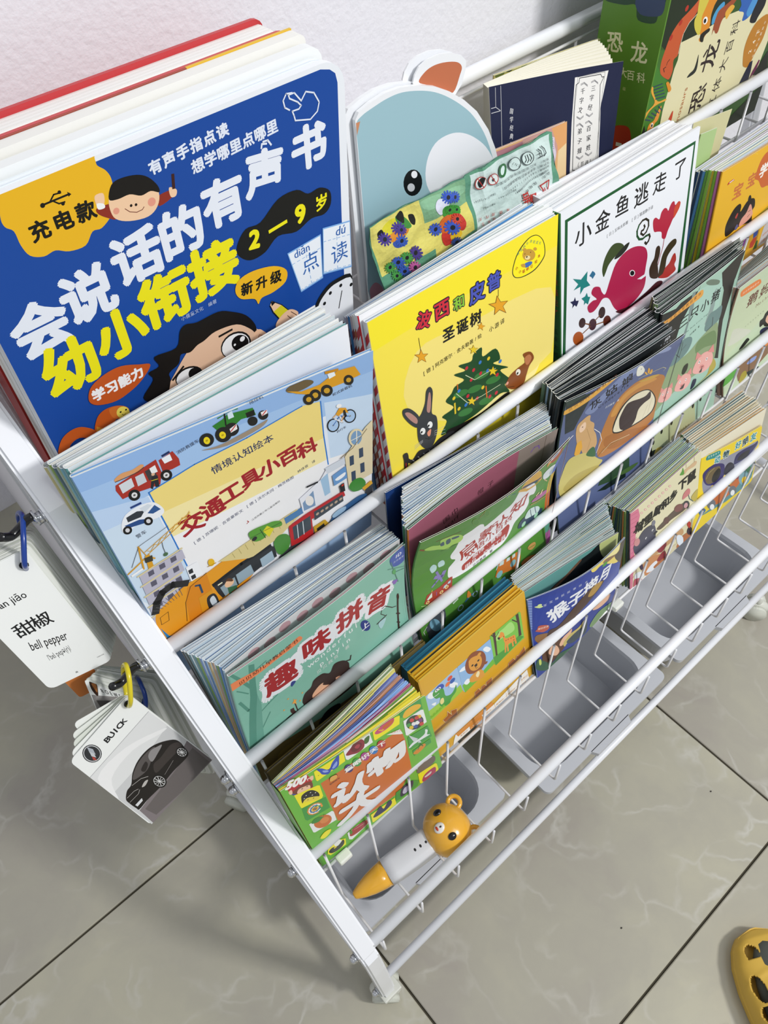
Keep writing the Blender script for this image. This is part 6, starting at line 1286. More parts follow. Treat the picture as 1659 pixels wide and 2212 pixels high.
COVERS['objects'] = ([(0.0445, 0.2445, 0.6169), (0.2051, 0.234, 0.5891), (0.2218, 0.2262, 0.3735), (0.0464, 0.2339, 0.3735)], 0, (0, 0), [
["p","#cf6d2a",[36.3,195.3,62,193.6,114.4,193.7,132.7,191.2,134.3,155.2,132.2,71.8,111.5,30.6,70.1,39.2,35.9,85.8,36.1,150.1]],
["p","#b8262c",[6.5,236.5,28.4,233.5,30.5,212.3,25.9,203.8,10.3,212.8,6.5,218.8]],
["w","#f4f2ee","500",[7.8,232.3,25.8,223.1],13.0,0.06,"line"],
["t","#f4f2ee","个",[28.5,219.1,28.6,219.2],6.5,0.01,"line"],
["s","#7a3a2a",[8,212.9,13.9,216.5,23.2,215.9,29,211.6,29,202.1,25.4,195.1,11,204]],
["s","#efc3a4",[12.8,205.9,15.6,212.3,21.9,210.2,26.4,206.2,24.6,198,18.3,200.2]],
["e","#1c1a18",[18.6,209.1,0.88,0,0,0.88]],
["e","#1c1a18",[23.7,207.4,0.89,0,0,0.89]],
["l","#2c50a0",1.39,[8.6,211,14,199.3]],
["s","#efc3a4",[29.5,221.4,33,220.7,31.8,213.3,29.5,213.9]],
["s","#efc3a4",[6.3,219.1,9.6,220,8.8,212.1,6.4,212.9]],
["p","#f2e720",[9.3,206.7,32.6,196.4,34.7,193,33.3,167,31.2,163.8,9.8,171.8,9.4,176]],
["s","#1c1a16",[14.2,194.2,17.7,197.9,23.1,197.3,27.5,191.8,30.6,180.1,29.6,171.7,23.6,180.2,16.1,184.4,12.5,180.6]],
["s","#e8d448",[14.5,180.5,17.7,185.1,23.6,180.2,29.6,171.7,27.2,167.3,20.7,173.4]],
["e","#f0f0e0",[19,191.1,0.73,0,0,0.73]],
["e","#f0f0e0",[23.9,191.2,0.73,0,0,0.73]],
["e","#f0f0e0",[28,184.4,0.74,0,0,0.74]],
["e","#f0f0e0",[16.1,187.7,0.73,0,0,0.73]],
["e","#f0f0e0",[24.4,183.8,0.74,0,0,0.74]],
["e","#202010",[18.7,180.2,0.74,0,0,0.74]],
["e","#202010",[24.1,176,0.75,0,0,0.75]],
["p","#3f9a42",[9.6,170.6,35.2,160.4,34.5,131.1,9.1,138.2,7.9,144]],
["l","#e8943c",1.96,[27.9,146.2,27.8,154,24.8,160.8,20.2,163.9,15.8,162.2,13.4,156.4,14,148.7,17.3,142.2,22.1,139.6]],
["l","#f2f2ee",1.94,[26.6,153.1,24.3,158.8,20.6,161.6,16.9,160.5,14.8,156,15.1,149.8,17.7,144.4,21.5,142,25,143.7]],
["l","#3a72b8",1.92,[23.6,156.9,20.8,159.3,18,158.7,16.3,155.4,16.3,150.7,18.2,146.4,21.1,144.4,23.9,145.5,25.3,149.2]],
["l","#f0d87c",1.91,[21,157,19,156.8,17.7,154.6,17.6,151.4,18.8,148.3,20.8,146.8,22.8,147.3,23.9,149.8,23.7,153.2]],
["l","#e8943c",1.92,[19.8,154.7,19,153.6,19,151.8,19.6,150.1,20.7,149.1,21.8,149.3,22.5,150.6,22.4,152.5,21.7,154.1]],
["e","#2c62a8",[20.7,152,0.96,0,0,0.96]],
["p","#eef0f0",[8.8,127.8,34.7,120.3,36,115.1,35.1,91.5,10.3,99.9,8.7,103.1]],
["e","#cf7030",[22,111.6,9.5,-4.6,-0.1,16.2]],
["s","#3f8a3a",[11.1,125.1,16,130.7,22.4,126,23.6,121.1,17.8,117.9]],
["l","#3f8a3a",0.81,[23.9,120.4,26.2,126.3]],
["e","#dd8a48",[24,111.6,4.9,-2.3,-0.1,7.5]],
["p","#f2e720",[35,226.8,64,226.7,68.5,227.8,66.7,207.2,34.4,204.7,33.7,209]],
["s","#2f4fb4",[38.3,228,42.7,224.4,47,215,50.3,213.8,54.7,222,62.9,228.2,61.2,215.5,58.7,206.6,52.9,206,51.3,208.5,46.9,204.2,41.3,211.2,40,219.4]],
["l","#151a3c",0.73,[45.5,211.1,54.6,214.5]],
["s","#8fa6e4",[42.8,218.2,47.3,213,47.9,209,43.7,212.3]],
["s","#8fa6e4",[52.8,212.5,59,218.8,57.9,211.1,53.4,208.4]],
["e","#202020",[37.6,214.4,0.54,0,0,0.54]],
["p","#eeefef",[68.9,231.2,99.6,232.8,99.8,207.3,69.8,205.7,68,210]],
["s","#8c2436",[69.8,219.8,76.8,226.6,82.4,233.9,89,230.7,91.7,220.7,88.9,209,81.9,206.6,75.5,211.5,71,214.9]],
["s","#6a1626",[75.9,221.8,80.2,229.4,85.6,227.8,88.5,219.1,84.4,212.5,78.6,213.1]],
["s","#a83a4a",[80.2,221.7,83.6,224.5,86.5,220.4,83.4,215.5]],
["s","#3f6a2c",[92.5,225.7,98.5,226.5,95.8,214.8,91.4,214.9]],
["p","#f2e720",[103,234.1,131.6,227.3,135.8,224.6,132.9,206,102.8,207.6,101.8,210.7]],
["s","#c84a78",[104.7,224,112.2,229,121.6,231.6,128.7,228.2,126.5,218.5,117.6,215.1,107.4,217.1]],
["s","#e8a848",[108.6,224.8,113.9,220.4,117.2,222.1,113.3,216.5]],
["s","#c8602a",[114.7,225.6,122.5,227.3,128.1,224.2,122.6,217.7,115.1,218.7]],
["p","#3f9a42",[135.5,228.1,141.3,236.1,163.3,231.8,162.9,202.6,136.3,217.4]],
["s","#e8b428",[138.7,217.4,143.8,226.3,153.1,226.3,160.9,218.8,160.7,210.8,151,209.7,141.6,210]],
["p","#eef0f0",[138,206.9,160.7,204.1,163.4,200.1,163.7,164.3,138,165.4,136.2,170]],
["e","#1c3c2a",[150.2,184.3,10.4,-4.9,-1.4,20.1]],
["e","#3f9a42",[142.6,188.2,2.6,-1.2,-0.3,5.1]],
["e","#c83a34",[147.5,194.6,2.6,-1.1,-0.4,5.2]],
["e","#f0f0f0",[152.8,179.5,2.7,-1.2,-0.3,5.4]],
["e","#7a2f7c",[157,180.2,2.6,-1.3,-0.4,5.4]],
["e","#2c4fa0",[149.7,173.8,2.6,-1.3,-0.4,5.4]],
["e","#e8b428",[156.7,191.2,2.6,-1.2,-0.4,5.2]],
["e","#e8e8e8",[148.4,182.9,2.6,-1.3,-0.4,5.2]],
["e","#e0c030",[144.6,178.2,2.6,-1.2,-0.4,5.3]],
["e","#c83a34",[157.3,169,2.7,-1.3,-0.4,5.5]],
["e","#c83a34",[153.6,192.3,2.6,-1.1,-0.4,5.2]],
["p","#3f9a42",[137.5,160.9,163.8,153.1,165.7,116.8,137.6,123,136,127.7]],
["s","#e8ecee",[135.7,134.1,142,138.5,150.1,136.2,157.9,138.2,159.8,148.2,162.5,141.9,160.5,131.8,164.1,125.6,154.3,128.9,142.8,131.4,136.8,130.2]],
["p","#cfd6da",[138.9,165.8,141.9,157.3,148.7,138.5,143.4,136.1]],
["p","#cfd6da",[149.7,133,151.7,121.6,147.3,127.4]],
["p","#3f9a42",[138.6,117.4,162.8,113.9,163.2,101,139.1,100.5]],
["s","#d88a2c",[138.5,109.6,147.4,113.5,154.2,113.3,154.9,104,144,99.4]],
["l","#2c6a2c",1.19,[145.2,109.4,149.9,120.8,152,109.2]],
["p","#dfe2e0",[135.4,69.8,159.1,62,162.4,41.9,140.5,37.4]],
["s","#6a6058",[136.6,49.9,141.5,62.1,151.7,59.1,162,56.1,162,38.1,150.8,34,139,40.4]],
["p","#f2e720",[137.2,39.7,161.3,30.4,163.3,23.7,163.5,-3.2,138.4,2,136.4,8.8]],
["s","#a8305c",[140.1,10,144,20.6,151.5,23.2,160.1,18.8,159.3,1.3,152.5,-2.9,141.9,1.3]],
["s","#d8d0c8",[144.3,15.2,150.7,15.5,154.2,14.8,152.7,8.6,145.6,10]],
["p","#3f9a42",[105.6,38.7,128,36.4,136.5,18,133.4,5.9,108.8,8.7,102.4,13.6]],
["s","#2c3050",[109.5,21.2,114.2,38.3,122.9,38,129.4,33.4,126.5,16.4,118,11.7,111.1,13]],
["s","#c8c0dc",[113.1,22.5,117,32.5,123.4,27.8,123,17,115.7,14.5]],
["p","#f2e720",[70.2,34.5,85.8,31.7,102.4,27.4,102.1,4.7,70.3,6.6,69,9.6]],
["s","#28264e",[71.7,22,77.2,30.4,83.9,36,86.2,21.9,92.5,30.7,97.5,29.1,96.7,16.9,88.3,12.4,76.7,15.4]],
["p","#eef0f0",[39.1,36.4,53,36.5,66.1,29.9,65.8,16.8,41,8.9,38,15.9]],
["s","#a83a38",[40.3,24.5,43.7,34.9,51.3,35.9,60.7,32.8,65.6,26.5,63.4,17.7,54.5,14.8,43.3,17.6]],
["l","#d88a94",1.4,[47.3,31.4,59.7,26.1]],
["s","#4a8a34",[41.1,34,44,36.5,44.7,28.1,42.1,25]],
["p","#f2e720",[10.9,24.1,15.1,41.6,24.7,42,35.1,27.4,32.8,9.5,13.1,14.2]],
["e","#ececec",[25.8,30.4,4.5,-1.1,-0.5,11.5]],
["s","#17171a",[13,26.2,17.8,30.8,24.7,24,32.2,29.5,31.6,17,25.8,12,16.6,15.3]],
["e","#e8c820",[21.3,25,2.06,0,0,2.06]],
["s","#f2e720",[12,78.2,18.7,84.7,25.6,80.5,22.5,72.5,15.8,70.1]],
["p","#eeeeec",[115.8,203.2,131.6,194.6,133.5,179.6,131.3,181.2]],
["t","#d07a34","大图大字",[122.1,198.8,131.1,191.2],3.9,0.0,"line"],
["e","#3c2a6e",[67.3,187.5,4.4,-2,-0.2,10.4]],
["t","#f4f2f0","童",[67.1,187.5,67.4,187.5],10.7,0.03,"line"],
["e","#3f9a4a",[77.2,188.4,4.5,-2,-0.3,10.5]],
["t","#f4f2f0","眼",[77.0,188.4,77.3,188.4],10.7,0.03,"line"],
["e","#a8408a",[87.1,188.8,4.6,-2,-0.3,10.7]],
["t","#f4f2f0","识",[87.0,188.8,87.3,188.8],10.8,0.03,"line"],
["e","#2c7ac0",[97.7,189.8,4.6,-2.1,-0.4,10.8]],
["t","#f4f2f0","天",[97.5,189.8,97.8,189.8],10.8,0.03,"line"],
["e","#b8383a",[107.6,189.9,4.7,-2.1,-0.5,11]],
["t","#f4f2f0","下",[107.5,189.9,107.8,189.9],10.8,0.03,"line"],
["c","#2c1a10",0.94,[45.5,193.6,48.1,196,53.4,194,53.8,190.1]],
["s","#e0a850",[45.2,187.5,46.7,194.9,50.7,195,53.7,191.9,52.5,185.6,48.8,185.1]],
["t","#201610","童眼图书",[44.9,181.4,53.8,181.2],3.0,0.01,"line"],
["t","#ecebec","认",[61.8,140.2,62.1,140.1],50.2,0.055,"line"],
["t","#ecebec","物",[107.9,145.9,108.2,145.9],50.2,0.055,"line"],
["t","#ecebec","大",[63.4,90.9,63.8,90.8],53.3,0.055,"line"],
])
COVERS['puzzle'] = ([(0.2217, 0.262, 0.5489), (0.385, 0.266, 0.5378), (0.3929, 0.234, 0.3735), (0.2255, 0.236, 0.3735)], 0, (0, 0), [
["p","#9fc0e4",[3.4,139,51.4,142.2,53.2,137.8,53.1,92.8,3.5,87.8,2.1,89.7]],
["p","#9ac83c",[2.9,108.6,15.4,107.4,32,103.9,51.7,106.6,52.9,91.7,3.3,86.8]],
["s","#eef2f6",[5.4,134.2,9.2,138.9,15.1,134.2,16.8,125,10.2,125.9]],
["s","#eef2f6",[36.8,122.1,42.1,122.9,48.4,113.1,45.2,109.7,39,114.7]],
["s","#eef2f6",[8.5,116.1,14.7,113.2,12.3,108.9]],
["s","#3f9a3c",[12.6,130.1,15.4,136.1,20.6,136.8,26.3,131.1,28.3,122.8,28.8,110.3,35.6,104.4,41.3,107.2,45.8,113.7,43.9,101.6,36,96.5,31.4,89.7,21.8,94.4,18.2,103.9,21,115,15.8,119.1]],
["s","#2c4fb0",[18,136.5,22.6,139,28,136.1,29.9,130.3,27.4,127.5,21.5,132.3]],
["e","#f4f4f4",[19,132.9,2.53,0,0,2.53]],
["e","#f4f4f4",[22.8,132.3,2.35,0,0,2.35]],
["e","#151515",[19,132.9,1.08,0,0,1.08]],
["e","#151515",[22.8,132.3,1.09,0,0,1.09]],
["l","#f4f4f4",0.73,[14.4,125.6,17.6,124.5,21,124.6]],
["s","#e8d88a",[19.6,107,22.1,111.3,25.2,109.8,25,101.5,21.1,100.3]],
["e","#d8503c",[39.4,134.3,3.83,0,0,3.83]],
["e","#2c5cb0",[42.1,126,4.06,0,0,4.06]],
["e","#e8783c",[34.9,127.2,3.67,0,0,3.67]],
["l","#555555",0.37,[38.5,129.5,34.7,119.9]],
["s","#7ab828",[0.7,91.5,3.5,97.8,5.9,92.2]],
["s","#7ab828",[5.5,91.7,8.3,97.7,10.8,92.5]],
["s","#7ab828",[10.4,92,13,97.6,15.6,92.8]],
["s","#7ab828",[15.2,92.3,17.8,97.5,20.5,93.1]],
["s","#7ab828",[20.1,92.6,22.6,97.4,25.4,93.4]],
["p","#8fb8e2",[52.3,142.4,103.7,142.1,105.9,138.6,105,92.7,55.4,84.9,53.5,89.8]],
["p","#6fb83a",[53.6,101.9,65.3,102.5,85.9,95.2,103.4,101.7,105.2,90,55.3,83.8]],
["s","#eef2f6",[53.5,130.6,58.7,133.9,66,130.1,61.8,125.7]],
["s","#eef2f6",[91.6,133.7,97.1,134.5,102.8,123.6,97.2,122.8]],
["s","#eef2f6",[56.5,103.3,62.3,106.1,66.5,98.7,60.7,95.8]],
["s","#8c4a2a",[63,133.5,67.9,141.8,75.4,144.7,83.6,140.6,91.1,130.7,93.7,117.4,91.2,106.1,83.1,100.9,72.9,105.6,65.2,113.5,62.4,123.8]],
["s","#dc9a3c",[67.8,128.1,70.5,136.5,77.5,135.6,85.5,129,87.4,117.5,83.2,108,75.2,108.9,69.3,117]],
["e","#dc9a3c",[71.5,133.6,3.17,0,0,3.17]],
["e","#dc9a3c",[84.9,131.4,3.2,0,0,3.2]],
["e","#151210",[72.8,122.4,1.7,0,0,1.7]],
["e","#151210",[82.3,122.1,1.71,0,0,1.71]],
["s","#2c1a12",[75.4,119.4,79.5,119.4,79.4,114.8,76.6,115.2]],
["l","#2c1a12",0.57,[76.2,115,77.4,111.2,80,110.6]],
["s","#dc9a3c",[65.3,102.5,72.9,105.6,83.3,102,87.2,91.3,85.2,83.8,73.9,87.4,65.9,94.5]],
["s","#efe0b0",[74.6,98.8,78.9,103.4,80.8,97.6,77.3,92]],
["e","#8c4a2a",[92.6,105.7,2.33,0,0,2.33]],
["l","#dc9a3c",1.93,[66.2,96.6,77.6,87.9]],
["p","#7cc24a",[104.4,147,153.4,145.5,154.9,142.4,155,88.8,152.1,89.5,106.7,84.6,104.4,88.4]],
["p","#4c9a3c",[103.7,103.7,123.8,100.3,147.1,103.4,154.5,93,105.7,84.4]],
["s","#a8dc7a",[112.6,140.5,125.5,140.3,138.5,140.2,141.7,120.9,123.3,124.4,112.8,128.9]],
["p","#4a3430",[109,147.6,113.1,146.7,112.2,124.9,110.9,101.7,108.2,102.3,108.7,126.4]],
["l","#4a3430",1.5,[107,146.4,112,136.5,118.2,141.2]],
["p","#4a3430",[146.7,145.2,151.4,144.9,151.4,122.2,151.5,99.9,146.8,101.3,147.8,123.7]],
["l","#4a3430",1.54,[140.7,142.4,147.7,130.7]],
["s","#e8943c",[119.3,135.6,121.4,137.8,125.2,131.6,126.4,119.9,133.3,114.8,140.5,111.7,141.5,104.7,139,100.3,131.8,103.4,127.3,104.9,123.8,114.5,122.8,127.3]],
["l","#e8943c",2.36,[125.2,110.7,123,94]],
["l","#e8943c",2.37,[127.7,108,127.4,91.5]],
["l","#e8943c",2.39,[135.7,103.9,136.1,92.6]],
["l","#e8943c",2.4,[140.5,104.6,141,93.3]],
["s","#e8943c",[115.9,131.3,118.2,134.5,122.5,132.2,122.8,127.3,118.2,127.7]],
["s","#3a2a22",[114.9,130.7,115.7,133,118.8,129.3,117.1,126.5]],
["e","#9a4a18",[124.4,125.6,0.97,0,0,0.97]],
["e","#9a4a18",[130.3,113.4,0.99,0,0,0.99]],
["e","#9a4a18",[134.7,110.9,0.99,0,0,0.99]],
["e","#9a4a18",[138.3,109.4,0.99,0,0,0.99]],
["e","#9a4a18",[126.7,114.9,0.98,0,0,0.98]],
["e","#9a4a18",[138.4,103.3,1,0,0,1]],
["p","#a8642a",[17.6,69.3,24.8,70.3,26.1,78.8,30.9,64.8,30.7,74.2,39.4,68.1,38.3,55.2,19.8,61.4]],
["c","#e8d8b0",0.48,[17.6,69.3,24.8,70.3,26.1,78.8,30.9,64.8,30.7,74.2,39.4,68.1,38.3,55.2,19.8,61.4]],
["p","#a8642a",[67,55.2,68.4,68.9,75,69.8,77.5,61.6,79.3,68.2,83.9,67.8,86.8,61.7,86.9,69.2,96.7,68.8,95.7,56,69.2,55]],
["c","#e8d8b0",0.5,[67,55.2,68.4,68.9,75,69.8,77.5,61.6,79.3,68.2,83.9,67.8,86.8,61.7,86.9,69.2,96.7,68.8,95.7,56,69.2,55]],
["p","#a8642a",[123.4,56.1,124.3,67.8,133.1,68.9,136.1,61.7,138.9,68.6,141.4,65.7,153,72.6,153.3,58.4,125.7,56]],
["c","#e8d8b0",0.52,[123.4,56.1,124.3,67.8,133.1,68.9,136.1,61.7,138.9,68.6,141.4,65.7,153,72.6,153.3,58.4,125.7,56]],
["p","#f2f0ea",[29.5,17.8,51.1,9.3,51.1,-10.8,30.2,-7.7,23.1,-6.3,25.3,8]],
["p","#d88a2c",[29.7,19,90,19.1,91.3,14.6,91.6,-5.3,73,-9,70.4,0.2,51.9,-11.9,51.1,9.3,32.7,9.1]],
["p","#f2f0ea",[71.7,9.7,90.7,9.9,142.4,20.2,151.5,21.3,152.7,-3.3,129.9,-2.7,92.6,-5.2,73.2,-7.8]],
["l","#c8882c",0.43,[71.6,1.5,152.8,6.2]],
["l","#c8882c",0.43,[92.9,12.5,93.8,-8.2]],
["l","#c8882c",0.43,[113.2,12.9,113.5,-8.4]],
["l","#c8882c",0.43,[133.5,10.8,134.7,-8.8]],
["l","#c8882c",0.42,[50.7,-0.2,27.9,1.4]],
["t","#c8882c","童眼识",[76.4,5.4,84.7,4.7],4.2,0.0,"line"],
["t","#c8882c","童眼识",[97.3,4.7,105.7,3.9],4.2,0.0,"line"],
["t","#c8882c","童眼识",[117.7,5.0,126.2,4.2],4.3,0.0,"line"],
["t","#c8882c","童眼识",[140.9,9.9,149.5,9.1],4.3,0.0,"line"],
["t","#c8882c","童眼识",[37.4,6.0,45.4,5.2],4.0,0.0,"line"],
["t","#c8882c","拼图书",[78.8,-5.6,86.9,-7.4],3.6,0.0,"line"],
["t","#c8882c","拼图书",[98.9,-5.3,107.2,-7.1],3.6,0.0,"line"],
["t","#c8882c","拼图书",[119.4,-5.0,127.8,-6.8],3.6,0.0,"line"],
["t","#c8882c","拼图书",[141.6,-0.9,150.2,-2.7],3.5,0.0,"line"],
["t","#c8882c","拼图书",[37.6,-5.3,45.5,-7.0],3.7,0.0,"line"],
["t","#f2e8d0","专注力",[56.9,4.2,64.4,4.0],3.8,0.0,"line"],
["t","#f2e8d0","拼图书",[56.2,-7.7,64.8,-6.5],3.6,0.0,"line"],
])
COVERS['monkey'] = ([(0.3861, 0.261, 0.5236), (0.5384, 0.243, 0.5164), (0.5396, 0.2311, 0.3735), (0.3867, 0.2262, 0.3735)], 0.012, (0, 0), [
["p","#28409a",[6.2,146.1,44.4,137.6,83.8,142,98.2,148.8,155.5,96.3,159.8,80.5,103.7,110.4,58.8,96.2,6,84.4]],
["p","#7d93c8",[0.3,148.1,5.6,145.7,1.8,95.9,-1,97.9]],
["l","#3a52a0",0.75,[0.3,144.7,5.5,142.2]],
["l","#3a52a0",0.76,[0.2,140.5,5.1,138]],
["l","#3a52a0",0.77,[0.1,136.1,4.8,133.8]],
["l","#3a52a0",0.77,[0.1,131.8,4.5,129.6]],
["l","#3a52a0",0.77,[0,127.5,4.1,125.3]],
["l","#3a52a0",0.78,[-0.1,123.1,3.8,121]],
["l","#3a52a0",0.79,[-0.1,118.7,3.4,116.8]],
["l","#3a52a0",0.8,[-0.2,114.3,3,112.5]],
["l","#3a52a0",0.82,[-0.3,109.8,2.7,108.1]],
["l","#3a52a0",0.83,[-0.4,105.3,2.3,103.8]],
["l","#3a52a0",0.84,[-0.5,100.8,1.9,99.5]],
["s","#e9d36a",[86.4,145.1,86.2,159.2,96,164.8,112.3,163.9,132,155.6,149.1,149.3,154.1,114.9,141.3,109.2,107.8,139.8,93.2,139]],
["s","#efe49c",[104.5,160.7,122.2,158.1,141.8,145.8,136.6,132.9,116,142.7]],
["s","#8a6a4a",[107.1,144.1,115.6,144.9,136.6,132.9,147.3,129.3,149.6,123.2,133.1,131,113.6,135.9]],
["s","#4a4238",[133.5,128.7,142.2,134.5,142.9,150.1,153.9,144.6,157.7,130.6,159.3,102.7,154,95.8]],
["s","#4a9a3a",[106.8,135.3,111.1,140.2,117.1,136.1,114.3,131.5]],
["t","#cfd6ea","宝",[20.6,128.3,20.9,128.3],4.6,0.0,"line"],
["t","#cfd6ea","宝",[28.4,129.5,28.6,129.5],4.6,0.0,"line"],
["t","#cfd6ea","睡",[36.2,130.6,36.4,130.6],4.7,0.0,"line"],
["t","#cfd6ea","前",[44.1,131.4,44.4,131.4],4.8,0.0,"line"],
["t","#cfd6ea","故",[52.4,131.8,52.6,131.8],4.8,0.0,"line"],
["t","#cfd6ea","事",[60.9,131.8,61.1,131.8],4.9,0.0,"line"],
["t","#cfd6ea","绘",[69.8,131.2,70.1,131.2],4.9,0.0,"line"],
["t","#cfd6ea","本",[79.3,129.8,79.6,129.8],5.0,0.0,"line"],
["t","#cfd6ea","系",[89.5,127.4,89.8,127.3],5.0,0.0,"line"],
["s","#cfe09a",[7.4,132.9,13,132,18.4,127.8,13.8,127.4]],
["e","#cfe09a",[14.1,132.1,2.8,-0.2,-0.4,2.5]],
["t","#eceef4","猴",[38.1,104.7,38.4,104.8],29.5,0.035,"line"],
["t","#eceef4","子",[65.0,109.6,65.2,109.6],26.5,0.035,"line"],
["t","#eceef4","捞",[89.2,113.2,89.5,113.2],26.5,0.035,"line"],
["t","#eceef4","月",[116.5,112.3,116.9,112.2],27.8,0.035,"line"],
["s","#b85a4a",[7.9,91.6,10.7,96.3,19.2,92.2,24.1,87.3,23.9,81.3,17.3,80.2,11.1,84.4,5.3,90.1]],
["t","#f0dcd0","睡前故事",[10.9,90.6,22.1,87.0],3.8,0.0,"line"],
["s","#8a6238",[3.4,76.1,5.8,81.2,13.3,78.9,22.3,73.6,34.3,61.5,31.3,49.1,17.3,54.2,7.2,66.2]],
["s","#4a3020",[20.4,62.4,25,76.7,39.9,75.3,67.5,96,87.7,107.3,106.5,103.8,116.6,97.1,107.2,87.5,60.5,66.1,31.4,52.9]],
["s","#b08a3c",[86.1,93.6,95.8,106.9,112.3,100.6,110,92.3,96.9,86.6]],
["s","#5a3824",[12.3,21.4,12.4,43.8,17.3,54.2,40.1,44.7,52.5,40.4,50,18.5,37.1,11.9,24.1,7.6]],
["s","#e8b898",[21.9,31.2,26.8,41.9,35.6,35.4,40.3,18.6,33.9,15.3]],
["s","#e8b898",[40.2,32.8,46.2,42.6,55.4,45.4,61.6,47.1,60.5,38.1,52.8,31.9,45,25.9]],
["s","#c9b86a",[47.3,29.5,58.9,37.7,75.5,36.5,86.8,42.6,90.3,28.1,80.3,22.6,66.6,21.2,54.8,21.5,50,18.5]],
["s","#3c4a54",[53,25.5,65.9,30.3,86.5,30.4,90.9,38.1,93.2,5.1,78.2,7.7,63.8,11.5]],
["s","#2f5a44",[0.1,20.1,4.6,36.1,12.6,25,27.3,6.2,40.3,12.5,64.4,2.2,87.2,-7.6,93,-24.1,66.9,-31.9,30.2,-9.3,11.2,5.3]],
["s","#4a7a5a",[47.2,0.7,61,2,79.5,-4.8,73.2,-17.3,54.6,-12.2]],
["s","#c4d46a",[5.7,31.5,8.7,32.4,9.4,22.4,6.3,21.6]],
["s","#7a9a6a",[99.7,12.7,117.1,24.6,145.4,12.3,158.1,8.4,154.2,-14.1,126.1,-6.5,107.4,-1.2]],
["s","#e8b898",[100.3,48.4,113.3,48.2,129.1,46.7,140.4,39.9,136.1,30,115.4,35.2]],
])
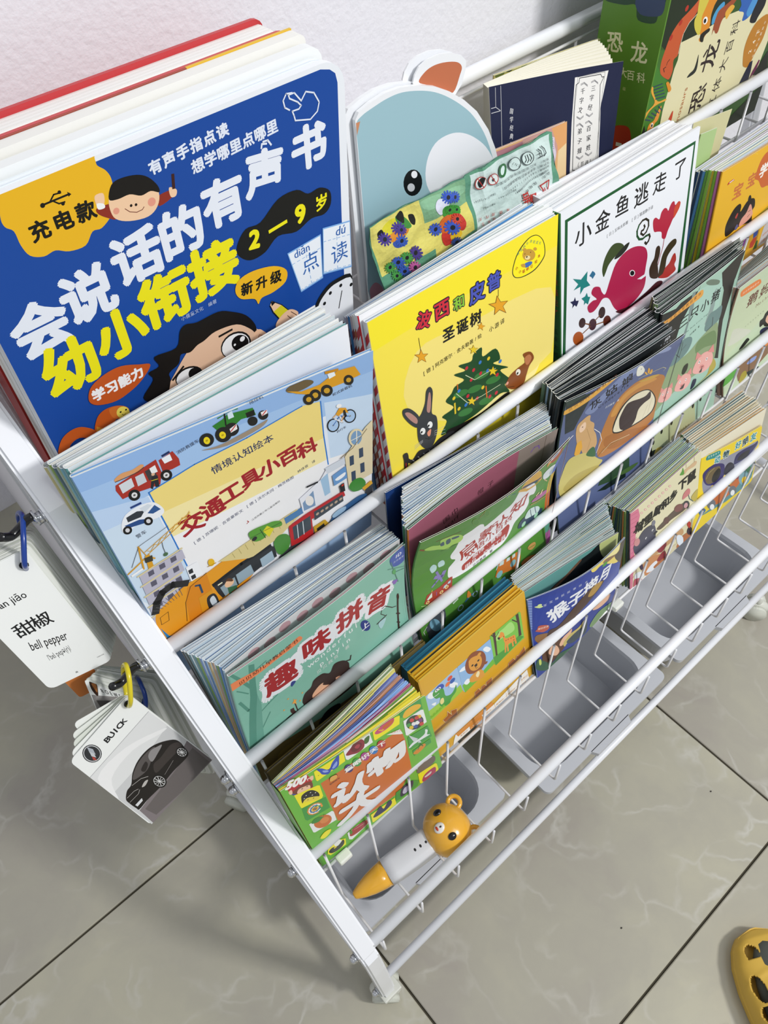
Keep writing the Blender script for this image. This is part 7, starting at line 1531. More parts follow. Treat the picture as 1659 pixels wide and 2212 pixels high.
COVERS['mouse'] = ([(0.5663, 0.259, 0.5224), (0.7058, 0.259, 0.5286), (0.7126, 0.2278, 0.3735), (0.5727, 0.2285, 0.3735)], 0, (0, 0), [
["p","#d27a92",[0,155.3,15,152.2,18.5,136.2,10.8,108,7.9,67.4,5.1,-9.6,-0.1,-23.7]],
["l","#b85a76",0.78,[0.8,150,13.5,146.6]],
["l","#b85a76",0.79,[0.9,142.2,13.5,139]],
["l","#b85a76",0.79,[0.9,134.4,13.4,131.2]],
["l","#b85a76",0.8,[0.9,126.5,13.4,123.4]],
["l","#b85a76",0.81,[1,118.4,13.3,115.5]],
["l","#b85a76",0.81,[1,110.3,13.3,107.5]],
["l","#b85a76",0.82,[1,102.1,13.2,99.4]],
["l","#b85a76",0.83,[1.1,93.8,13.2,91.2]],
["l","#b85a76",0.84,[1.1,85.4,13.1,82.9]],
["l","#b85a76",0.84,[1.2,76.9,13.1,74.5]],
["l","#b85a76",0.85,[1.2,68.3,13,66]],
["l","#b85a76",0.86,[1.2,59.6,12.9,57.5]],
["l","#b85a76",0.87,[1.3,50.8,12.9,48.8]],
["l","#b85a76",0.88,[1.3,41.9,12.8,40]],
["l","#b85a76",0.88,[1.4,32.9,12.8,31.1]],
["l","#b85a76",0.89,[1.4,23.8,12.7,22.1]],
["e","#d894a2",[21.7,138.1,2.1,-0.7,-1.1,2.7]],
["e","#ecdcc0",[21.7,138.1,1.3,-0.4,-0.7,1.6]],
["e","#d894a2",[28.5,138.5,2.1,-0.7,-1.1,2.6]],
["e","#ecdcc0",[28.5,138.5,1.2,-0.4,-0.7,1.6]],
["e","#d894a2",[35.3,138.8,2.1,-0.6,-1.2,2.7]],
["e","#ecdcc0",[35.3,138.8,1.3,-0.4,-0.7,1.7]],
["e","#d894a2",[42.1,139.2,2.2,-0.7,-1.1,2.7]],
["e","#ecdcc0",[42.1,139.2,1.3,-0.4,-0.7,1.6]],
["e","#d894a2",[49,139.6,2.1,-0.7,-1.2,2.7]],
["e","#ecdcc0",[49,139.6,1.3,-0.4,-0.7,1.6]],
["e","#d894a2",[55.9,139.9,2.2,-0.6,-1.2,2.7]],
["e","#ecdcc0",[55.9,139.9,1.3,-0.4,-0.8,1.7]],
["e","#d894a2",[62.8,140.3,2.2,-0.6,-1.2,2.7]],
["e","#ecdcc0",[62.8,140.3,1.3,-0.4,-0.8,1.7]],
["e","#d894a2",[69.7,140.7,2.2,-0.7,-1.2,2.7]],
["e","#ecdcc0",[69.7,140.7,1.4,-0.4,-0.7,1.6]],
["e","#d894a2",[76.7,141.1,2.2,-0.7,-1.2,2.6]],
["e","#ecdcc0",[76.7,141.1,1.3,-0.4,-0.7,1.6]],
["s","#d0b088",[102.8,139.8,103.9,146.3,115.9,145.8,127.9,145.4,131.5,140.5,127,137.3,112.9,140.8,108,138.7]],
["s","#5a9a3c",[96.4,144.7,100.3,149,101.6,153.9,105,144,104.5,140]],
["l","#a89070",0.49,[125.8,145.5,124.6,160.8]],
["l","#a89070",0.49,[108.8,148.3,108.2,158.9]],
["t","#17150f","城",[17.1,116.9,17.4,116.8],20.0,0.045,"line"],
["t","#17150f","里",[35.5,115.1,35.8,115.1],18.9,0.045,"line"],
["t","#17150f","鼠",[53.0,116.1,53.3,116.0],17.3,0.045,"line"],
["t","#17150f","和",[69.0,116.0,69.3,116.0],17.3,0.045,"line"],
["t","#17150f","乡",[85.6,117.1,85.9,117.1],18.0,0.045,"line"],
["t","#17150f","下",[103.9,123.8,104.3,123.8],19.9,0.045,"line"],
["t","#17150f","鼠",[122.3,122.3,122.6,122.3],19.9,0.045,"line"],
["s","#4a4a58",[6.1,85.9,12.7,90,20.8,99.1,30.7,101.8,42.6,98,47.8,93.5,51.9,76.8,49.1,60.8,42.4,53.1,32,55.6,18.2,58,9.6,69.2]],
["e","#c88a8a",[13,89.7,5.1,-6.5,2.8,5.2]],
["e","#7a7a88",[46,98.3,3.3,-4,1.9,3.8]],
["e","#efefef",[31.3,81.6,1.7,0,0,1.7]],
["e","#111111",[31.8,81.2,0.85,0,0,0.85]],
["e","#efefef",[44.4,85.8,1.7,0,0,1.7]],
["e","#111111",[44.7,85.2,0.85,0,0,0.85]],
["s","#1c1c20",[46.7,78,53.6,77,54.6,73.6,48.6,73]],
["s","#5a4a3c",[53.5,80.4,65.4,83.3,77.4,86.2,100.1,86.6,116.6,81.3,121.1,71.3,108.8,68.3,83.5,72.9,62.5,72.6]],
["e","#7a4a44",[98.7,83.1,8.1,-0.5,-5.3,9.1]],
["e","#5e4038",[73.4,79.8,5.7,-6.6,2.4,4.8]],
["e","#2a2a2e",[115.3,76,7.2,-7.9,2.5,5.2]],
["e","#c8989c",[114.5,75,4.1,-4.5,1.7,3.7]],
["s","#c87a7a",[105.8,93.2,107.6,102.6,116.2,105.1,121.1,99.7,121,92,113.9,91.4]],
["l","#3a5a5a",1.04,[118.2,92.6,121.9,81.8,131.3,69.6]],
["s","#b9a94a",[125.5,82.1,139.5,86.9,143,71.5,134.3,67.2]],
["s","#c49a6c",[28.6,51.8,49.4,53.8,85.2,46.5,107.8,35.8,112.9,19.6,86.6,24.6,50.4,28.7]],
["s","#d6cfae",[65.3,15.3,87.4,13.4,125.4,5.5,140.7,5,140.6,-12.6,100.6,-16]],
["s","#c98a5a",[23.9,28,41.4,33.4,65.2,19,77.1,1.2,51.5,0.7,33.4,0.9]],
["s","#8f2c38",[56.4,12.6,61.6,18.7,72.4,19.7,76.8,5,65.9,4]],
["s","#3a2440",[18.6,36.6,23.8,37.1,26.7,23.7,22.3,24.2]],
["s","#e6ecf2",[8.4,21,11.8,26.8,22.3,20.5,29.7,8.1,24.4,3.8,13.7,10.3]],
["s","#bb5a6a",[6.7,7.8,10.2,15.6,24.4,3.8,21.1,-6,8.7,-11]],
["s","#e8ecf4",[33.2,8.5,42,14.9,54.5,14.3,56.7,5,46.1,0.2]],
["s","#b06a3a",[49.5,6.2,65.8,5.9,78.9,1.4,73.6,-2.9,55.3,-2.7]],
["s","#b06a3c",[99.2,3.1,109.5,15.5,124.7,13.1,131.3,4.1,126.8,-9.9,111.7,-11.3]],
["s","#2c1c2c",[122.3,18.6,127.6,22.8,135.5,9.3,135.4,0.6,125.1,8.4]],
["s","#b83a2c",[121.1,31.5,124.5,35.5,129.9,27.7,127.9,19.1]],
["s","#dfe8f2",[98.4,26.6,105,24.5,113.5,12.1,114.6,-1.3,107,0,100.4,12.7]],
["s","#8f2c3c",[55.5,34.5,60.4,44.1,73.2,38.1,75.6,27.3,65,22.5]],
])
COVERS['animals'] = ([(0.7161, 0.259, 0.5044), (0.8451, 0.245, 0.4821), (0.85, 0.2256, 0.3735), (0.705, 0.2265, 0.3735)], 0, (0, 0), [
["s","#8d8fa0",[9.2,80.6,12.5,92.1,21.7,101.1,47.1,103.2,75.7,101.4,105.5,97.5,131.9,93.3,134.5,81.2,111.4,69.3,72.6,69.7,35.6,66.8,18.8,57.9]],
["s","#332c66",[7.6,94.4,16.3,100.8,32.7,101.5,50.9,93.7,56.5,84.5,57.6,69.1,45.7,62.6,28,68.2,15.2,77.6]],
["s","#6a5a3a",[14.3,87.3,20.9,96.2,37.6,95.2,46.1,89.7,47.1,74.9,35,70,21.3,74.5]],
["s","#17150f",[30.3,75.3,32.1,85.4,42.3,90.2,48.7,81.3,45.9,71.2,37.1,68.8]],
["l","#a89a6a",0.98,[16.7,84.2,21.7,91.8,32.1,95]],
["s","#22202e",[56.9,72.5,58.2,85,67.1,87.8,78.5,78.7,80.6,68.2,67.6,66.4]],
["s","#2a2858",[78.5,78.7,81,94.3,100,95.4,126.4,91.2,132.6,94.6,131.8,84.6,116.1,74.9,90.7,75]],
["s","#1a1a20",[85.7,81,91.8,88.7,107.4,88.3,116.3,83.3,108.3,74.5]],
["s","#2f8a86",[11.3,115.8,12.3,121.7,25,121.9,38.1,120.7,41,115.5,38.1,111.3,23,113.6]],
["t","#e8f2e8","宝宝故事书",[16.1,119.0,35.8,118.3],3.2,0.0,"line"],
["t","#e8f0e4","动",[35.9,107.4,36.3,107.4],12.6,0.1,"line"],
["t","#2f8a96","动",[35.9,107.4,36.3,107.4],12.6,0.04,"line"],
["t","#e8f0e4","物",[54.3,108.3,54.7,108.3],13.8,0.1,"line"],
["t","#1c4a56","物",[54.3,108.3,54.7,108.3],13.8,0.04,"line"],
["t","#e8f0e4","好",[80.9,112.4,81.3,112.4],13.9,0.1,"line"],
["t","#2f8a96","好",[80.9,112.4,81.3,112.4],13.9,0.04,"line"],
["t","#e8f0e4","朋",[98.0,111.3,98.4,111.4],15.3,0.1,"line"],
["t","#1c3c40","朋",[98.0,111.3,98.4,111.4],15.3,0.04,"line"],
["t","#e8f0e4","友",[118.3,109.6,118.7,109.6],16.1,0.1,"line"],
["t","#2f8a96","友",[118.3,109.6,118.7,109.6],16.1,0.04,"line"],
["p","#5a8c92",[36.3,22.5,85.7,42.4,110.9,52.5,139.9,65.1,134.7,12.6,120.5,3.7,74.7,8.9,12,24.1]],
["s","#c26a34",[34.5,32.7,39.9,44,59.2,40.8,82.3,39.8,96.8,44.9,105.9,28,92,19.4,74.8,18.8,53.7,19.6]],
["s","#8a3a50",[90.8,45.6,103.8,48.6,107.7,39,96.1,38.6]],
["e","#7fa8b4",[114.4,25.2,16.2,-16.3,1.5,12.4]],
["e","#f0c820",[116.1,21.1,8.1,-8.1,0.9,6.8]],
["e","#6a7078",[87.9,20.8,10.6,-10.2,1.3,8.5]],
["e","#e8ecee",[88.8,15.8,5.6,-5.3,0.8,5.1]],
["e","#6a7078",[37.6,30.6,10.8,-9.3,1.6,7.9]],
["e","#e8ecee",[40.9,23.2,5.6,-5,0.8,4.4]],
["s","#2f6a4a",[111.7,48.4,124.2,45,133.9,26.6,128.1,25.5]],
["s","#2c6a9c",[10,35.2,19.2,35.2,26.3,26.2,15.6,24.6]],
])
COVERS['navy'] = ([(0.5508, 0.512, 0.9496), (0.7282, 0.492, 0.9204), (0.7222, 0.478, 0.769), (0.5369, 0.4704, 0.769)], -0.004, (0, 0), [
["p","#eceae6",[117.2,161.4,163.3,162.2,156.9,126.2,161.7,62.3,159.8,56.3,115.3,59.7,115.2,117.9]],
["c","#22242c",0.77,[123.5,160,152.8,159.7,155,156.6,157.8,156.7,153.3,148.9,155.2,126.6,159.3,69.6,157.8,62.3,154.5,62.1,154.1,58.3,124,62.3,122.9,65.8,119.3,67,117.8,128.5,119.2,154.2,123,155.8]],
["c","#22242c",0.38,[121.1,161.4,158.7,161.4,156.8,120.3,156.8,58.7,120.5,61,118.6,128.3]],
["t","#22242c","三",[143.9,147.0,144.2,147.0],6.4,0.02,"line"],
["t","#22242c","字",[142.5,137.7,142.8,137.7],6.5,0.02,"line"],
["t","#22242c","经",[141.0,128.3,141.4,128.2],6.6,0.02,"line"],
["t","#22242c","千",[129.0,146.7,129.3,146.7],6.3,0.02,"line"],
["t","#22242c","字",[128.0,137.5,128.3,137.5],6.4,0.02,"line"],
["t","#22242c","文",[127.0,128.3,127.3,128.2],6.5,0.02,"line"],
["t","#22242c","百",[141.1,106.0,141.5,106.0],6.8,0.02,"line"],
["t","#22242c","家",[142.0,95.5,142.4,95.5],7.0,0.02,"line"],
["t","#22242c","姓",[142.9,84.8,143.3,84.8],7.1,0.02,"line"],
["t","#22242c","弟",[127.7,106.3,128.1,106.3],6.7,0.02,"line"],
["t","#22242c","子",[128.4,95.9,128.7,95.8],6.8,0.02,"line"],
["t","#22242c","规",[129.1,85.2,129.4,85.2],6.9,0.02,"line"],
["l","#77777c",0.53,[140.3,153,144.9,154.3,150,150.6]],
["l","#77777c",0.53,[140.2,154,144.7,155.3,149.8,151.7]],
["l","#77777c",0.55,[135.7,122.7,140.9,119.5,145.7,121.5]],
["l","#77777c",0.55,[135.8,121.6,141.1,118.4,145.8,120.4]],
["l","#77777c",0.52,[125.9,152.8,130.4,154,135.4,150.4]],
["l","#77777c",0.52,[125.8,153.8,130.3,155.1,135.3,151.5]],
["l","#77777c",0.55,[122.2,122.7,127.3,119.6,132.1,121.5]],
["l","#77777c",0.55,[122.3,121.7,127.4,118.5,132.2,120.4]],
["l","#77777c",0.56,[135.7,112.4,140.6,113.4,146,109]],
["l","#77777c",0.56,[135.6,113.5,140.5,114.5,145.9,110.2]],
["l","#77777c",0.6,[138.4,80.3,144,76.3,149.1,78]],
["l","#77777c",0.6,[138.5,79.1,144.1,75.1,149.2,76.8]],
["l","#77777c",0.56,[122.4,112.6,127.3,113.5,132.7,109.3]],
["l","#77777c",0.55,[122.4,113.7,127.2,114.7,132.6,110.4]],
["l","#77777c",0.59,[124.4,80.6,130,76.7,135.1,78.3]],
["l","#77777c",0.59,[124.5,79.4,130.1,75.5,135.2,77.1]],
["t","#22242c","（节选）",[127.0,70.0,149.4,67.5],5.7,0.0,"line"],
["t","#d8d8dc","国",[28.6,145.6,28.9,145.5],5.0,0.02,"line"],
["t","#d8d8dc","学",[28.2,138.6,28.5,138.6],5.0,0.02,"line"],
["t","#d8d8dc","经",[27.8,131.6,28.1,131.5],5.1,0.02,"line"],
["t","#d8d8dc","典",[27.4,124.5,27.7,124.4],5.2,0.02,"line"],
["t","#d8d8dc","诵",[27.0,117.3,27.3,117.2],5.2,0.02,"line"],
["t","#d8d8dc","读",[26.6,110.0,26.9,109.9],5.3,0.02,"line"],
["l","#c8c8cc",0.57,[15.4,167.9,13.4,115.1]],
["l","#c8c8cc",0.56,[8.2,167.5,7.5,152.3,13.5,148.6]],
["l","#c8c8cc",0.57,[1.4,152.2,7.5,152.3]],
["l","#c8c8cc",0.57,[1.4,148.4,13.5,148.4]],
])
COVERS['dinosaur'] = ([(0.7704, 0.478, 1.045), (1.0254, 0.478, 1.051), (1.0207, 0.478, 0.769), (0.7657, 0.478, 0.769)], 0, (0, 0), [
["p","#1d2a17",[-5.6,202.9,67.2,203.8,140.1,175.6,80.3,145.1,37.2,150.7,33.2,139.6,10.2,151.4,-4.6,159.5,-4.6,172.2,-5.2,191.6]],
["s","#3c6a26",[-0.2,153.2,10.2,151.4,19.9,151.4,17,140.8,11.4,125.8,-0.6,131.7]],
["p","#3f7a2a",[-4.1,141.3,13,125.3,32.8,111.4,36,99.6,29.7,64.8,-5.6,63.2,-8,79.2,-7.7,123.9]],
["p","#ded7ae",[37.6,149.8,64,148.7,87.2,149.6,122.7,151,155.4,147.8,197.9,146.2,231.3,90.7,225.7,52.8,191.8,50.6,125.1,48.7,34.8,53.1,32.8,80.6,36.5,124.1,39.3,131.7]],
["s","#c2562c",[11.5,127.5,7.9,138.9,10.2,151.4,14.8,164.4,24.8,173.8,39.1,179.5,51.7,185.7,55.8,192.1,67.2,188.8,60.7,181.5,52.4,171.6,42.4,165.2,37.7,156.2,36.2,146.1,36.9,137.5,30.9,134.5,34,123.2,31.2,115.5,24.5,117.8]],
["l","#f0ead0",0.68,[56.5,171.9,44.5,166.9,38.2,158.5,37.1,145.8,37.7,138.9]],
["l","#2a1a14",0.94,[19.2,133.4,20.2,136.4,23.1,137.9]],
["l","#2a1a14",0.95,[18.1,126.9,15,131.4,19.1,131.7]],
["e","#b0301e",[33.2,183.7,2.87,0,0,2.87]],
["e","#b0301e",[27.6,172.2,2.91,0,0,2.91]],
["e","#b0301e",[15.9,161.6,2.93,0,0,2.93]],
["s","#d88a24",[57.3,160.5,59,169.6,57.4,179.4,55.8,189.1,89.8,180.7,85.8,170.9,84.3,161.8,87.2,149.6,82.1,141.2,76.1,138.1,71.3,142.2,72.6,145.9]],
["s","#cfc04a",[58.5,156.1,53.6,165.7,55.7,172.1,54.1,180.4,55,187.8,71.4,183,69.8,174.2,66.5,165.7,70.4,154,69.1,147]],
["s","#1d1a14",[74.8,139.4,72.6,145.9,79,148,87.8,148.1,89.4,144.7,81.7,142.2,81.3,136.5]],
["e","#f4f4f0",[75.2,159.4,4.6,-2,0.1,3.7]],
["e","#15130f",[74.6,159.2,2.6,-1.1,0,2.3]],
["s","#4a9ac8",[90.1,151.1,88.7,158.9,94,166.1,103,169,106.6,164.7,100.3,159.4,95.4,151.2]],
["s","#9a4a28",[96.2,138.5,95,148.8,95.6,156.8,98.9,162.2,115.3,165.4,127.4,168.2,128.6,163,114.1,152.8,109.1,147.7,107.7,138.2,103.3,137.9,97.8,143]],
["s","#e0a83a",[112.7,155.7,120.8,160.5,129,156.5,122.7,151,118.4,147.4]],
["s","#2d5fae",[140.7,148.9,142.6,154.1,136.4,165.6,163.8,160.9,171.2,142.3,167.3,135.1,154.7,134.6,153,143.5]],
["s","#4a90cc",[159.3,140.8,161.3,148.5,167.1,155.1,175.9,150.9,175.1,141.1,167.3,135.1]],
["s","#16171c",[172.6,128.3,172.1,137.8,175.5,146,178.6,151.7,192.9,149.2,196.2,138.3,188.8,128.6,185,123.7]],
["t","#2b1c1c","恐",[102.1,68.6,102.11,69.1],30.1,0.012,"line"],
["t","#2b1c1c","龙",[104.2,113.5,104.21000000000001,114.0],31.9,0.012,"line"],
["t","#2c2420","立",[136.7,50.4,136.70999999999998,50.9],17.8,0.0,"line"],
["t","#2c2420","体",[138.3,71.7,138.31,72.2],17.1,0.0,"line"],
["t","#2c2420","大",[139.9,92.3,139.91,92.8],16.5,0.0,"line"],
["t","#2c2420","百",[141.5,112.2,141.51,112.7],16.0,0.0,"line"],
["t","#2c2420","科",[143.0,131.4,143.01,131.9],15.4,0.0,"line"],
["w","#b0622c","Dinosaurs",[68.8,44.0,70.8,91.8],6.4,0,"line"],
["s","#1f2420",[67.2,103.9,70.3,107.3,76.9,109.5,78.6,115.9,79,124.5,82.2,114.7,82.8,106.6,77.9,103.8]],
["s","#b87a20",[185.6,79.5,178.8,96.4,179.3,110.6,186.2,121.6,198.8,125.6,210.9,124.6,216.6,115,216.8,98,208.2,83.3,201.1,71.5,191.2,73.9]],
["t","#f0e8d0","2",[194.4,89.6,194.41,90.1],7.8,0.02,"line"],
["t","#f0e8d0","4",[197.0,99.2,197.01,99.7],7.7,0.02,"line"],
["t","#f0e8d0","下",[199.6,108.7,199.60999999999999,109.2],7.6,0.02,"line"],
["t","#f0e8d0","立",[204.9,81.6,204.91,82.1],3.7,0.0,"line"],
["t","#f0e8d0","体",[205.6,87.4,205.60999999999999,87.9],3.7,0.0,"line"],
["t","#f0e8d0","机",[206.4,93.3,206.41,93.8],3.6,0.0,"line"],
["t","#f0e8d0","关",[207.1,99.0,207.10999999999999,99.5],3.6,0.0,"line"],
["t","#f0e8d0","翻",[207.9,104.7,207.91,105.2],3.6,0.0,"line"],
["t","#f0e8d0","翻",[208.6,110.4,208.60999999999999,110.9],3.5,0.0,"line"],
["t","#f0e8d0","书",[209.3,116.0,209.31,116.5],3.5,0.0,"line"],
["p","#1d1f34",[191.4,54.6,197.1,66.2,202,75.9,208.1,75.8,211.4,62.4,211.7,52.6]],
["p","#6a1f4a",[213.2,53.1,215.7,61,223.5,71.8,226.4,69.9,222.9,57.6]],
["p","#1c1e10",[219.1,55,230.7,68.5,239.6,77,257.8,47]],
["p","#16200f",[163.4,3.8,265.3,34.5,293.5,-11.7,211.8,-21]],
["s","#e2923a",[11.6,56.5,9.5,66.8,11.6,73.6,18.6,74.7,21.9,81.9,27.8,88,27.3,73.3,21.9,69.7,21.7,62.1,32.6,53,29.3,49.5]],
["e","#f0f0ec",[17.3,70,2.5,-1.3,0.2,2.5]],
["e","#101010",[17.2,69.6,1.6,-0.8,0.1,1.6]],
["s","#e2a23a",[2.3,109.9,-1.1,117.3,2.6,116.8,6,109.5,18.1,96.1,32.3,93.7,34,91.3,18,92.5,5.8,89.7,-1.4,81.4,-0.1,90.1,12.2,96.5]],
["l","#2c4358",1.19,[3.4,116.5,19.3,114.4]],
["l","#2c4358",1.25,[1.2,82.3,11.7,77.3]],
["l","#2c4358",1.2,[5.6,112.6,22.1,110.1]],
["l","#2c4358",1.25,[6.4,84,16.5,78.3]],
["l","#2c4358",1.21,[7.7,108.7,24.9,105.7]],
["l","#2c4358",1.25,[11.7,85.7,21.4,79.3]],
["l","#2c4358",1.22,[9.9,104.7,27.8,101.3]],
["l","#2c4358",1.25,[16.9,87.4,26.2,80.3]],
["l","#2c4358",1.23,[12.1,100.7,30.7,96.8]],
["l","#2c4358",1.25,[22.2,89.2,31.1,81.3]],
["s","#d88a24",[30.1,107.1,26.4,112.8,31.1,112,39.5,102,36,99.6]],
["s","#c2452c",[40.3,53,46.8,60.2,54.1,72.7,55.9,60.6,50.3,51.1]],
["s","#f0e8dc",[45.3,52,47.2,59.1,50.3,55,50.3,51.1]],
["p","#1c2018",[-7.4,68.6,2.1,75.4,11.6,56.5,-5.6,63.2]],
])
COVERS['dinosaur_spine'] = ([(0.7704, 0.5565, 1.045), (0.7704, 0.478, 1.045), (0.7657, 0.478, 0.769), (0.7657, 0.5565, 0.769)], 0, (0, 0), [
["t","#e3e2b4","恐",[23.0,146.3,23.6,146.4],21.4,0.02,"line"],
["t","#e3e2b4","龙",[55.4,144.9,56.0,145.0],22.0,0.02,"line"],
["t","#e3e2b4","大",[40.6,120.4,41.2,120.5],10.7,0.01,"line"],
["t","#e3e2b4","百",[50.5,120.5,51.1,120.6],10.7,0.01,"line"],
["t","#e3e2b4","科",[64.0,121.9,64.5,122.0],11.0,0.01,"line"],
['t', '#c8cf8e', '小周 编', [33.5, 104.1, 46.0, 105.0], 4.2, 0.0, 'line'],
["s","#2c4a34",[2.8,181.1,12.9,189.9,35.2,195,70.9,203.3,73.7,193.8,69.4,184.5,66.4,175.3,46.6,173.5,40.5,185.8,26.6,182.5]],
["s","#3a4a6a",[39.4,189.8,54.5,197.5,71.5,201.4,74.1,187.7,67.4,181.9,48,179.2]],
["s","#b8351e",[41.3,57.9,52.3,67,63.9,65.8,68.9,46.2,58.4,28.5,47.5,24.4]],
["p","#e8e4d8",[49,46.6,57,47.8,57.3,44.1,49.3,42.3]],
])
